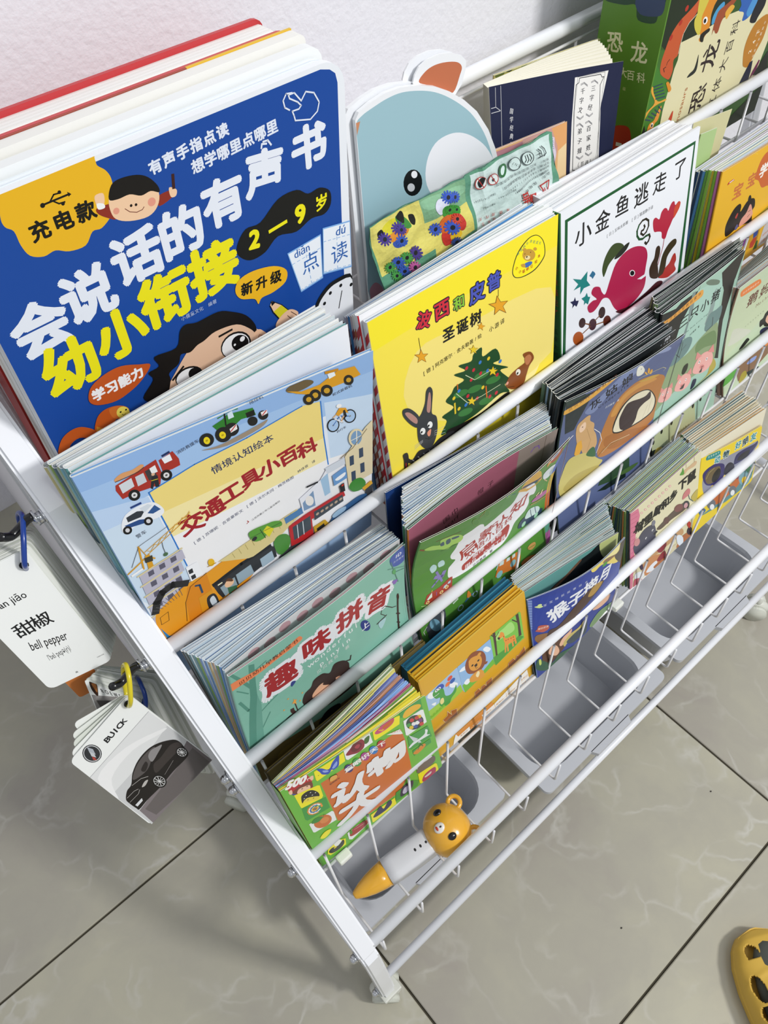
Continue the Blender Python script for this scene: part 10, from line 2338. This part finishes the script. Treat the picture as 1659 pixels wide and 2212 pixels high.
# ---- tier 3, puzzle books
c, b, s, art = cov('puzzle'); pa = Patch(*c); t = put('puzzle_book', 'front yellow puzzle box-book with a dinosaur, a lion and a giraffe', 'book', pa)
hardbook(t, pa, .0046, '#d9a626', '#c8961e', art=art, board=.0018, lines=2, tint=['#c8941e', '#a87816'], edge='#e8c050', inset=.001)
F = [Vector(p) + Vector((0, .0062, 0)) for p in c]; Bk = [Vector(p) for p in STACK_BACK['puzzle']]; Bk[2].y = Bk[3].y = .286
for i, (f, col, ed, lab) in enumerate(((.0, '#d9a626', '#e8c050', 'second yellow puzzle box-book, right behind the one with the lion'), (.27, '#d2a020', '#e8c050', 'third yellow puzzle box-book with a dark lining along its open top'), (.56, '#1f6480', '#2f7a96', 'dark teal puzzle box-book behind the yellow ones'), (.86, '#235f7c', '#3a86a0', 'teal puzzle box-book at the back of the puzzle books'))):
    C = [a.lerp(q, f) for a, q in zip(F, Bk)]; C[0].x += .001*i; pa = Patch(*C); t = put('puzzle_book', lab, 'book', pa, 'puzzle box-books behind the lion cover')
    hardbook(t, pa, .0058, col, col, board=.0016, lines=2, tint=['#2c2822', '#3a342a'] if i == 1 else [col, '#1a4a60' if i > 1 else '#b8861a'], edge=ed, inset=.0012)
# ---- tier 3, monkey
def small_stack(key, n, behind, group, cols, bulge, **kw): stack(COVERS[key][0], STACK_BACK[key], n, kw.pop('depth', .004), 'thin story booklet', behind, group, cols, th=.8, leaves=3, bulge=bulge, **kw)
MT = ['#b9c8c4', '#8fa9a8', '#a9bfc0', '#dfe6dc', '#b8c8a8', '#7f9cc0', '#4f6a90', '#d8dcb0', '#c8b090', '#e9ece8', '#9aa8b0', '#3f5a58']
c, b, s, art = cov('monkey'); pa = Patch(*c, bulge=b); t = put('booklet', 'royal blue story booklet with white title, a moon and monkeys, bent open', 'booklet', pa)
booklet(t, pa, .0016, '#2a3f94', '#7d93c8', art=art, leaves=1, inner='#8fc0b8', tint=['#5f9a98'])
C = [Vector(p) + Vector((.0, .010 if i < 2 else .003, .0)) for i, p in enumerate(c)]; pa = Patch(*C, bulge=-.002); t = put('booklet', 'story booklet with a teal and dark page, open behind the blue monkey booklet', 'booklet', pa)
W1, H1 = pa.W*1000, pa.H*1000
booklet(t, pa, .0016, '#6aa39c', '#22302c', leaves=2, art=[['s', '#1d2222', [(0, -20), (0, H1-34), (30, H1-30), (50, H1-22), (70, H1-18), (90, H1-9), (110, H1-6), (W1+5, H1+3), (W1+10, -20)]], ['s', '#7a5a44', [(20, H1-33), (45, H1-25), (70, H1-18), (92, H1-8), (93, H1-12), (70, H1-23), (45, H1-30), (20, H1-38)]], ['s', '#c8d088', [(125, H1+5), (130, H1-30), (150, H1-40), (170, H1-20), (160, H1+8)]]])
F = [p + Vector((0, .0035, 0)) for p in C]
stack(F, STACK_BACK['monkey'], 19, 0, 'thin story booklet', 'blue monkey booklet', 'story booklets behind the monkey booklet', ['#2c3a38', '#39463c', '#24302c', '#4a5a7a', '#6a8a7a', '#8a7a5a'], th=.82, leaves=2, bulge=(-.001, .0), jit=.0012, hjit=.0016, xj=.004, tint=MT)
c, b, s, art = cov('mouse'); pa = Patch(*c); t = put('booklet', 'cream story booklet with pink edge and mice under a bold black title', 'booklet', pa)
booklet(t, pa, .0016, '#ddd7b4', '#c0708a', art=art, leaves=2)
small_stack('mouse', 17, 'cream mouse booklet', 'story booklets behind the mouse booklet', ['#2f4a44', '#2a5a58', '#6a8a44', '#b8763c', '#24406a', '#34504a', '#88a040'], (.0, .0), jit=.0014, hjit=.0016, depth=.003, tint=['#8fb0a0', '#a8c078', '#c9d6d2', '#5f8ab0', '#3f6a9c', '#dfe6dc', '#88a848', '#d8c890', '#e6ece8'], xj=.006)
c, b, s, art = cov('animals'); pa = Patch(*c, bulge=.002); t = put('booklet', 'yellow animal story booklet with purple binoculars and a teal title', 'booklet', pa)
booklet(t, pa, .0018, '#e8cd2c', '#d8b828', art=art, leaves=2, r=.006)
ab = [(.712, .290, .527), (.862, .290, .505), (.862, .288, .3735), (.712, .288, .3735)]; af = [(.712, .262, .516), (.856, .252, .505), (.852, .2306, .3735), (.708, .2315, .3735)]
stack(af, ab, 12, 0, 'thin story booklet', 'yellow animal booklet', 'story booklets behind the animal booklet', ['#2c2a34', '#d8ccb0', '#c8b88a', '#3a5a6a', '#d8d0b8', '#5a7a4a'], th=.82, leaves=3, jit=.0014, hjit=.0016, xj=.006, tint=['#e3dcc4', '#d8ceb0', '#c9bd9c', '#efe9d6', '#c9c0a4', '#e8e2cc', '#5a8a9c', '#d89a4a'])
# ---- tier 0
c, b, s, art = cov('blue'); pa = Patch(*c); t = put('board_book', 'royal blue talking board book with big white and yellow title and white border', 'book', pa)
mb = MB(); o = rrect(0, 0, pa.W, pa.H, .020, (0, 1, 1, 0), n=6); mb.plate(pa, o, 0, .0062, LC('#e9edf3'), LC('#eef1f4')); paint(mb, pa, art); mb.build('cover', GLOSS, t)
mb = MB()
for i in range(5): mb.plate(pa, rrect(.0, 0.0, pa.W - .002, pa.H - .0015 - .0006*(i % 2), .018, (0, 1, 1, 0)), .0066 + i*.0021, .0085 + i*.0021, LC('#e6ecf2'), LC(['#e3ebf3', '#f1f4f6', '#dfe7ee', '#f4f6f8', '#e8eef2'][i]))
mb.build('pages', MATTE, t)
base = [Vector(p) for p in c]
def tier0(y, dz, dx, w): return [Vector((base[0].x + dx, y, base[0].z + dz)), Vector((base[1].x + dx + w, y, base[1].z + dz)), Vector((base[2].x + dx + w, y, .769)), Vector((base[3].x + dx, y, .769))]
pa = Patch(*tier0(.4945, .004, .0, -.004)); t = put('board_book', 'first white board book behind the blue talking book, scuffed corner', 'book', pa)
mb = MB(); mb.plate(pa, rrect(0, 0, pa.W, pa.H, .012, (0, 1, 1, 0)), 0, .009, LC('#eef0f0'), LC('#eceeee')); mb.build('cover', MATTE, t)
mb = MB(); mb.plate(pa, rrect(0.0, 0, pa.W - .003, pa.H - .002, .010, (0, 1, 1, 0)), .0093, .0140, LC('#f2f2ee'), LC('#e4e4de')); mb.build('pages', MATTE, t)
pa = Patch(*tier0(.5105, .007, .0, -.006)); t = put('board_book', 'white board book with a thin brown line and a yellow corner, before the red one', 'book', pa)
mb = MB(); mb.plate(pa, rrect(0, 0, pa.W, pa.H, .006, (0, 1, 1, 0)), 0, .011, LC('#efeeea'), LC('#ecebe6')); mb.build('cover', MATTE, t)
mb = MB(); mb.plate(pa, rrect(0, 0, pa.W*.68, pa.H + .0008, 0), .0112, .0122, LC('#9a4a3c'), LC('#a8503e')); mb.plate(pa, rrect(pa.W*.68, 0, pa.W - .004, pa.H + .0008, 0), .0112, .0135, LC('#e0b428'), LC('#e3b82c')); mb.build('back_cover', GLOSS, t)
pa = Patch(*tier0(.5262, .0065, .0, -.010)); t = put('hardcover_book', 'red hardcover book standing at the very back left against the wall', 'book', pa)
hardbook(t, pa, .036, '#c23c40', '#b8322c', board=.0035, lines=12, tint=['#f2f1ee', '#ebeae6'], r=.008, edge='#c8484a', inset=.004)
# navy booklet with its cream pages fanned back
c, b, s, art = cov('navy'); pa = Patch(*c, bulge=b); t = put('booklet', 'navy blue thread-bound classics booklet with a white title slip', 'booklet', pa)
mb = MB(); mb.plate(pa, rrect(0, 0, pa.W, pa.H, 0), 0, .0004, LC('#1b2140'), LC('#e6e4d8'), LC('#e8e6dc')); paint(mb, pa, art); mb.build('cover', MATTE, t)
F = [Vector(p) for p in c]; Bk = [Vector((.5515, .519, .951)), Vector((.7405, .5285, .9315)), Vector((.728, .495, .769)), Vector((.538, .486, .769))]; mb = MB()
for i in range(26):
    f = (i + 1)/27; C = [a.lerp(q, f) for a, q in zip(F, Bk)]; C[1].x -= .012 - .001*math.sin(i*2.1); C[2].x -= .006; C[1].z += .004*math.sin(f*3); C = [p + Vector((0, .0012, 0)) for p in C]; lp = Patch(*C, bulge=-.004); off = lp.org - pa.org; m2 = MB(); cc = LC(['#eeeadb', '#e8e4d2', '#f1eee2'][i % 3]); sheet_strip(m2, lp, 0, .0003, lp.W, lp.H - .001, .001, cc, cc, 8)
    for fc, c2 in zip(m2.f, m2.c): mb.face([Vector(m2.v[j]) + off for j in fc], c2)
mb.build('pages', MATTE, t)
cb = [Vector((.597, .5480, .9335)), Vector((.7605, .5480, .9165)), Vector((.770, .546, .769)), Vector((.600, .546, .769))]; pa = Patch(*cb); t = put('booklet', 'olive camouflage-patterned booklet sticking up behind the navy booklet', 'booklet', pa)
rng = random.Random(3); ca = []
for i in range(26):
    x, y = rng.uniform(0, 165), rng.uniform(110, 168); r_ = rng.uniform(3, 9); ca.append(['s', rng.choice(['#8a9248', '#5f6a30', '#2c3018', '#c4bc78', '#74803c']), [(x + r_*rng.uniform(.6, 1.6)*math.cos(k*1.05), y + r_*.7*rng.uniform(.5, 1.3)*math.sin(k*1.05)) for k in range(6)]])
booklet(t, pa, .0025, '#a8a45c', '#c8bc74', art=ca, leaves=4)
# dinosaur pop-up book
c, b, s, art = cov('dinosaur'); pa = Patch(*c); t = put('pop_up_book', 'thick dinosaur pop-up book with a green spine and cream title panel, at the upper right', 'book', pa)
TH = abs(COVERS['dinosaur_spine'][0][0][1] - COVERS['dinosaur_spine'][0][1][1])
hardbook(t, pa, TH, '#31551f', '#5c8a2e', back='#3c6426', art=art, board=.003, lines=10, spine_art=COVERS['dinosaur_spine'][3], edge='#3a5a26')
# orange notebook, toy packaging, bear-head boards
c, b, s, art = cov('notebook'); pa = Patch(*[Vector(p) for p in c]); t = put('notebook', 'orange and mauve notebook behind the crumpled green toy packaging', 'notebook', pa); booklet(t, pa, .003, '#e0b07a', '#c89a7a', art=art, leaves=5)
c, b, s, art = cov('package'); pa = Patch(*c, flat=False); pa.nu, pa.nv = 60, 30
def crump(u, v):
    return .0011*math.sin(u*95 + v*60) + .0009*math.sin(v*170 - u*40) + .0007*math.sin(u*210 + 1.3*math.sin(v*120)) + .0022*math.exp(-((u - .128 - v*.12)/.004)**2)
oE = pa.E; pa.E = lambda u, v: oE(u, v) + pa.n*crump(u, v)
t = put('toy_packaging', 'crumpled green and yellow toy packaging with printed gears and an upside-down warning', 'packaging', pa)
out = [(x*.001, max(0.0, y*.001)) for x, y in PACKAGE_OUTLINE]; mb = MB(); mb.plate(pa, out, 0, .0008, LC('#5f9a7e'), LC('#3f7a62')); paint(mb, pa, art); mb.build('bag', FOIL, t)
c, b, s, art = cov('bearfan'); pa = Patch(*c)
for i, (dx, dz, dy, lab) in enumerate(((0, 0, 0, 'blue bear-head-shaped board with one black eye showing, leaning at the back'), (-.006, .003, .0055, 'second white-edged bear-head-shaped board right behind the blue one'))):
    C = [Vector(p) + Vector((dx, dy, dz)) for p in c]; pa = Patch(*C); t = put('head_shaped_board', lab, 'board book', pa, 'bear-head-shaped boards')
    cl = lambda L: [(max(.0535, x*.001), y*.001) for x, y in L]
    mb = MB(); mb.plate(pa, cl(BEARFAN_OUTLINE), 0, .0035, LC('#eef0f4'), LC('#f0f2f4'))
    if i == 0:
        ar = [[a[0], a[1], [(max(54.0, a[2][i]), a[2][i+1]) for i in range(0, len(a[2]), 2)]] if a[0] in 'ps' else a for a in art]; paint(mb, pa, ar)
    mb.build('head', GLOSS, t)
    mb = MB(); mb.plate(pa, cl(BEARFAN_EAR), .0036, .0050, LC('#eef0f4'), LC('#f0f2f4'))
    if i == 0: paint(mb, pa, BEARFAN_EARART, d0=.0036)
    mb.build('ear', GLOSS, t)
# ================================================================ FLASH CARDS ON RINGS
def ring(root, pts, r, m, name='binder_ring', closed=False):
    bm = bmesh.new(); P = [Vector(p) - root.location for p in pts]; S_ = []
    n = len(P)
    for i in range(n if closed else n - 1):
        p0, p1, p2, p3 = P[(i-1) % n] if closed or i else P[i], P[i], P[(i+1) % n], P[(i+2) % n] if closed or i < n-2 else P[i+1]
        for j in range(6): t = j/6; S_.append(.5*(2*p1 + (p2-p0)*t + (2*p0-5*p1+4*p2-p3)*t*t + (3*p1-p0-3*p2+p3)*t**3))
    if not closed: S_.append(P[-1])
    tube(bm, S_, r, 12, True, closed); bobj(name, bm, m, root, True)
def deck(key, back, n, name, label, tintc, hole=None, art_only_first=True):
    c, b, s, art = cov(key); pa0 = Patch(*c); t = put(name, label, 'flash cards', pa0); Bk = [Vector(p) for p in back]
    rng = random.Random(n)
    for i in range(n):
        f = (i/(n-1))**1.1; C = [a.lerp(q, f) for a, q in zip([Vector(p) for p in c], Bk)]
        if i: C = [p + Vector((rng.uniform(-.0008, .0008), 0, rng.uniform(-.0008, .0008))) for p in C]
        pa = Patch(*C, flat=None if i < 2 else True); mb = MB(); W, H = pa.W, pa.H; o = rrect(0, 0, W, H, .006, n=4); cc = LC(tintc[i % len(tintc)]) if i else LC('#eef0ee'); mb.plate(pa, o, 0, .00035, cc, cc)
        if i == 0:
            paint(mb, pa, art)
            if hole: hx, hy = hole; mb.poly(pa, [(hx + .0036*math.cos(k*.628), hy + .0036*math.sin(k*.628)) for k in range(10)], LC('#26282c'), -.0011)
        off = pa.org - pa0.org; mb.v = [tuple(Vector(v) + off) for v in mb.v]
        mb.build('card', GLOSS if i == 0 else MATTE, t)
    return t, pa0
CT = ['#e9ece6', '#f0f2ee', '#dfe3da', '#c9cdc4', '#eef0ea']
BLUE = mat('blue_ring_plastic', '#1a3f94', .25, 0, .3); YEL = mat('yellow_ring_plastic', '#d9c81e', .25, 0, .3); BLK = mat('black_hook_plastic', '#121214', .25, 0, .3)
c = COVERS['card_pepper'][0]
t, pa = deck('card_pepper', [(-.041, .497, .803), (.0105, .497, .790), (.0150, .497, .585), (-.033, .497, .60)], 34, 'flash_card_deck', 'fanned deck of white word cards reading bell pepper, on the upper blue ring', CT, hole=(.0500, .1275))
h = pa.org + pa.P(.0500, .1275, 0)
ring(t, [h + Vector((0, -.002, -.002)), h + Vector((.002, -.007, .010)), h + Vector((.012, .002, .024)), h + Vector((.020, .018, .027)), h + Vector((.018, .036, .012)), h + Vector((.010, .030, -.012)), h + Vector((.001, .006, -.010))], .0021, BLUE, closed=True)
t, pa = deck('card_buick', BUICK_BACK, 5, 'flash_card_deck', 'few cards on a yellow ring, the front one showing a black car', CT[:3], hole=(.0695, .1435))
h = pa.org + pa.P(.0695, .1435, 0)
ring(t, [h + Vector((0, -.002, -.002)), h + Vector((.004, -.008, .014)), h + Vector((.013, .000, .030)), h + Vector((.017, .012, .031)), h + Vector((.013, .020, .014)), h + Vector((.004, .012, -.006))], .0021, YEL, closed=True)
t, pa = deck('card_roewe', ROEWE_BACK, 30, 'flash_card_deck', 'thick deck of car cards behind the black car card, on the lower blue ring', CT)
h = pa.org + pa.P(pa.W*.9, pa.H*.93, 0)
ring(t, [h + Vector((.004, -.004, -.004)), h + Vector((.006, -.010, .006)), h + Vector((.011, -.006, .018)), h + Vector((.014, .006, .022)), h + Vector((.014, .018, .010)), h + Vector((.010, .010, -.004))], .0021, BLUE, closed=True)
for (y, z, lab) in ((.4607, .829, 'upper black plastic hook on the outer side of the left frame'), (.3787, .698, 'lower black plastic hook on the outer side of the left frame, above the yellow ring')):
    hk = thing('hook', lab, 'hook', (.012, y, z), 'black hooks on the left frame')
    ring(hk, [(.0135, y + .002, z + .003), (.008, y + .004, z + .001), (.000, y + .004, z - .003), (-.008, y + .002, z - .003), (-.014, y - .002, z + .006)], .0036, BLK, 'hook_arm')
    bm = bmesh.new(); tube(bm, [Vector((.0150 - .012, .001, .001)), Vector((.0132 - .012, .001, .001))], .0068, 14); bobj('washer', bm, CHROME, hk, True)
for C, lab in (([(-.026, .470, .755), (-.004, .472, .748), (-.002, .470, .700), (-.024, .468, .705)], 'orange card peeping out between the two card decks'), ([(-.045, .432, .700), (-.020, .434, .692), (-.018, .430, .630), (-.043, .428, .64)], 'orange card end below the lower card deck')):
    pa = Patch(*C); t = put('flash_card', lab, 'card', pa); mb = MB(); mb.plate(pa, rrect(0, 0, pa.W, pa.H, .003), 0, .0005, LC('#c8783a'), LC('#d8a070')); mb.build('card_sheet', MATTE, t)
# ================================================================ READING PEN
tip = Vector((.0600, .2105, .2620)); Hc = Vector((.1935, .1865, .2815)); ax = (Vector((.172, .1925, .2735)) - tip).normalized(); up = (Vector((0, 0, 1)) - ax*ax.z).normalized(); sd = ax.cross(up)
pen = thing('reading_pen', 'bear-headed reading pen with orange tip and white barrel, lying in the bottom wire basket', 'pen', Vector((.12, .2, .252)))
def loft(prof, n=28, sq=0.0, flat=1.0):
    bm = bmesh.new(); rings = []
    for (s, a, b_) in prof:
        c_ = tip + ax*s - pen.location; r_ = []
        for j in range(n):
            t = 2*math.pi*j/n; e = 1/(1 + sq*abs(math.sin(2*t))**2*-0.35); r_.append(bm.verts.new(c_ + sd*(a*math.cos(t)*e) + up*(b_*math.sin(t)*e)))
        rings.append(r_)
    for A, B in zip(rings, rings[1:]):
        for j in range(n): bm.faces.new((A[j], A[(j+1) % n], B[(j+1) % n], B[j]))
    bm.faces.new(rings[0][::-1]); bm.faces.new(rings[-1]); bmesh.ops.recalc_face_normals(bm, faces=bm.faces); return bm
ORG = mat('orange_toy_plastic', '#efb236', .22, 0, .4); WPL = mat('white_toy_plastic', '#dfe0e4', .28, 0, .3); BLKP = mat('black_eye_plastic', '#0c0c10', .08, 0, .6)
bobj('tip', loft([(0.000, .0035, .0035), (.002, .0052, .0048), (.012, .0095, .0085), (.024, .0130, .0115), (.036, .0152, .0135), (.0475, .0165, .0145)]), ORG, pen, True)
bobj('barrel', loft([(.0475, .0166, .0146), (.06, .0172, .0150), (.085, .0178, .0156), (.108, .0172, .0156), (.1125, .0168, .0154)], sq=.35), WPL, pen, True)
hb = loft([(.1125, .0176, .0160), (.118, .0185, .0170), (.124, .0190, .0175)]); bobj('neck', hb, ORG, pen, True)
hc = Hc - pen.location; RR = .0315
bm = bmesh.new(); r = bmesh.ops.create_uvsphere(bm, u_segments=32, v_segments=20, radius=RR); bmesh.ops.transform(bm, matrix=Matrix.Translation(hc) @ Matrix((ax, sd, up)).transposed().to_4x4() @ Matrix.Diagonal((.94, 1.06, .93, 1)), verts=r['verts']); head = bobj('head', bm, ORG, pen, True)
def disc_on(name, d, ra, rb, th, m, parent=head):
    d = Vector(d).normalized(); p = hc + Vector((d.dot(ax)*.94, 0, 0)).x*ax*RR + sd*(d.dot(sd)*1.06*RR) + up*(d.dot(up)*.93*RR); bm = bmesh.new(); r = bmesh.ops.create_uvsphere(bm, u_segments=20, v_segments=10, radius=1)
    q = d.to_track_quat('Z', 'Y').to_matrix(); e = ax - d*ax.dot(d); e.normalize(); f = d.cross(e); bmesh.ops.transform(bm, matrix=Matrix.Translation(p) @ Matrix((e, f, d)).transposed().to_4x4() @ Matrix.Diagonal((ra, rb, th, 1)), verts=r['verts']); return bobj(name, bm, m, parent, True), p, e, f, d
disc_on('eye', (-.0003, .0178, .026), .0054, .0046, .0028, BLKP); disc_on('eye', (-.0057, -.0129, .0281), .0054, .0046, .0028, BLKP)
mz, mp, e_, f_, d_ = disc_on('muzzle', (-.0116, .0035, .0291), .0072, .0062, .0026, mat('white_muzzle', '#eeeae4', .3))
for nm, oa, ob, ra, rb, m in (('nose', .0026, -.0004, .0016, .0012, BLKP), ('mouth', -.0024, .0004, .0016, .0030, mat('red_mouth', '#c8402a', .35))):
    bm = bmesh.new(); r = bmesh.ops.create_uvsphere(bm, u_segments=12, v_segments=8, radius=1); bmesh.ops.transform(bm, matrix=Matrix.Translation(mp + e_*oa + f_*ob + d_*.0022) @ Matrix((e_, f_, d_)).transposed().to_4x4() @ Matrix.Diagonal((ra, rb, .0010, 1)), verts=r['verts']); bobj(nm, bm, m, mz, True)
for s in (1, -1):
    side = sd*s; base = hc + ax*.024 + side*-.0185*-1 + up*.004
    bm = bmesh.new(); pts = []; out_ = (ax*.75 + side*.66).normalized(); tg = (ax*-.66 + side*.75).normalized()
    cen = hc + out_*.0335 + up*.002
    for k in range(18): t = 2*math.pi*k/18; pts.append(cen + out_*.0080*math.sin(t) + tg*.0078*math.cos(t))
    tube(bm, pts, .0030, 10, closed=True); bobj('ear', bm, ORG, head, True)
for i, (a_, kind) in enumerate(((.0905, 0), (.0985, 1), (.1065, 2))):
    bm = bmesh.new(); r = bmesh.ops.create_uvsphere(bm, u_segments=14, v_segments=8, radius=1); p = tip + ax*a_ + up*.0152 + sd*.0010 - pen.location
    bmesh.ops.transform(bm, matrix=Matrix.Translation(p) @ Matrix((ax, sd, up)).transposed().to_4x4() @ Matrix.Diagonal((.0018, .0026 if kind < 2 else .0022, .0007, 1)), verts=r['verts']); bobj('button', bm, mat('dark_button', '#2a2a2c', .4), pen, True)
# ================================================================ CLOG
A = Vector((.48, .877, 0)).normalized(); Rt = Vector((A.y, -A.x, 0)); toe = Vector((.472, -.152, 0))
clog = thing('clog', 'yellow rubber clog with round vent holes on the floor, at the lower right edge', 'shoe', toe - A*.13)
def cw(s):
    P = [(0, .004), (.006, .024), (.018, .037), (.04, .047), (.07, .052), (.10, .0525), (.15, .047), (.20, .041), (.24, .037), (.262, .028), (.272, .010)]
    for (a, x), (b_, y) in zip(P, P[1:]):
        if a <= s <= b_: f = (s-a)/(b_-a); return x + (y-x)*f
    return .01
def ch(s):
    P = [(0, .020), (.012, .034), (.03, .042), (.06, .050), (.10, .060), (.13, .066), (.15, .066)]
    for (a, x), (b_, y) in zip(P, P[1:]):
        if a <= s <= b_: f = (s-a)/(b_-a); return x + (y-x)*f
    return .066
holes = [(.031, -.022, .0125, .0095, 1), (.071, -.036, .0165, .0085, 0), (.068, .030, .014, .008, 0), (.100, -.040, .010, .007, 0), (.098, .036, .010, .007, 0)]
bm = bmesh.new(); NS, NT = 90, 96; grid = []
for i in range(NS + 1):
    s = .0015 + .1485*i/NS; w_, h_ = cw(s), ch(s); row = []
    for j in range(NT + 1):
        t = math.pi*j/NT; x = -w_*math.copysign(abs(math.cos(t))**.72, math.cos(t)); z = .012 + (h_ - .012)*abs(math.sin(t))**.62
        z += .0012*math.exp(-((s - .052 - x*x*6)/.004)**2)
        row.append((s, x, bm.verts.new(toe - A*s + Rt*x + Vector((0, 0, z)) - clog.location)))
    grid.append(row)
def inhole(s, x):
    for hs, hx, ra, rb, dd in holes:
        if ((s - hs)/ra)**2 + ((x - hx)/rb)**2 < 1 and not (dd and s > hs + ra*.45): return True
    return False
for i in range(NS):
    for j in range(NT):
        q = (grid[i][j], grid[i+1][j], grid[i+1][j+1], grid[i][j+1])
        if inhole(sum(g[0] for g in q)/4, sum(g[1] for g in q)/4): continue
        bm.faces.new([g[2] for g in q])
bmesh.ops.recalc_face_normals(bm, faces=bm.faces)
CL = mat('yellow_clog_foam', '#d8b04a', .55, 0, 0, .4, (30, .15, .004))
up_ = bobj('upper', bm, CL, clog, True); sm = up_.modifiers.new('solid', 'SOLIDIFY'); sm.thickness = .0035; sm.offset = -1
bm = bmesh.new(); prof = [(0.0, .94), (.004, 1.0), (.018, 1.02), (.022, .98)]; rings = []
for z, k in prof:
    L = [toe - A*s + Rt*(-cw(s)*k) for s in [.272*i/40 for i in range(41)]] + [toe - A*s + Rt*(cw(s)*k) for s in [.272*i/40 for i in range(40, -1, -1)]]
    rings.append([bm.verts.new(p + Vector((0, 0, z)) - clog.location) for p in L])
for P_, Q_ in zip(rings, rings[1:]):
    n = len(P_)
    for j in range(n): bm.faces.new((P_[j], P_[(j+1) % n], Q_[(j+1) % n], Q_[j]))
bm.faces.new(rings[0][::-1]); bm.faces.new(rings[-1]); bmesh.ops.recalc_face_normals(bm, faces=bm.faces); bobj('sole', bm, CL, clog)
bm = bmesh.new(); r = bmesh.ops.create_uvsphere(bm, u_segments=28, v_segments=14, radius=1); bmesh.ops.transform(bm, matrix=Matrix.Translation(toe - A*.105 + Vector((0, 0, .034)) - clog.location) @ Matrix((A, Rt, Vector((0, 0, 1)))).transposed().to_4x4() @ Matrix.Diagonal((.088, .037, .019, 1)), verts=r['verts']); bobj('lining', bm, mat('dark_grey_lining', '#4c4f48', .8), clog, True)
bm = bmesh.new(); pts = []
for k in range(25): t = math.pi*k/24; pts.append(toe - A*(.118 + .115*math.sin(t)) + Rt*(-.052*math.cos(t)) + Vector((0, 0, .058 - .004*math.sin(t))) - clog.location)
tube(bm, pts, .0055, 10); bobj('heel_strap', bm, CL, clog, True)
# specks of dirt on the tiles
for i, (x, y, lb) in enumerate(((.13, .30, 'dark speck of dirt on the floor just left of the rack foot'), (.34, -.03, 'dark speck of dirt on the open tile below the base rail'), (.60, .0, 'dark speck of dirt on the tile to the upper right of the clog'), (.62, -.12, 'dark speck of dirt near the right edge, above the clog'))):
    bm = bmesh.new(); r = bmesh.ops.create_icosphere(bm, subdivisions=1, radius=.0013); bmesh.ops.transform(bm, matrix=Matrix.Diagonal((1.3, 1, .5, 1)), verts=r['verts'])
    o = bobj('dirt_speck', bm, mat('dark_dirt', '#3c3a34', .9)); o.location = (x, y, .0009); tag(o, lb, 'dirt', 'specks of dirt on the floor')
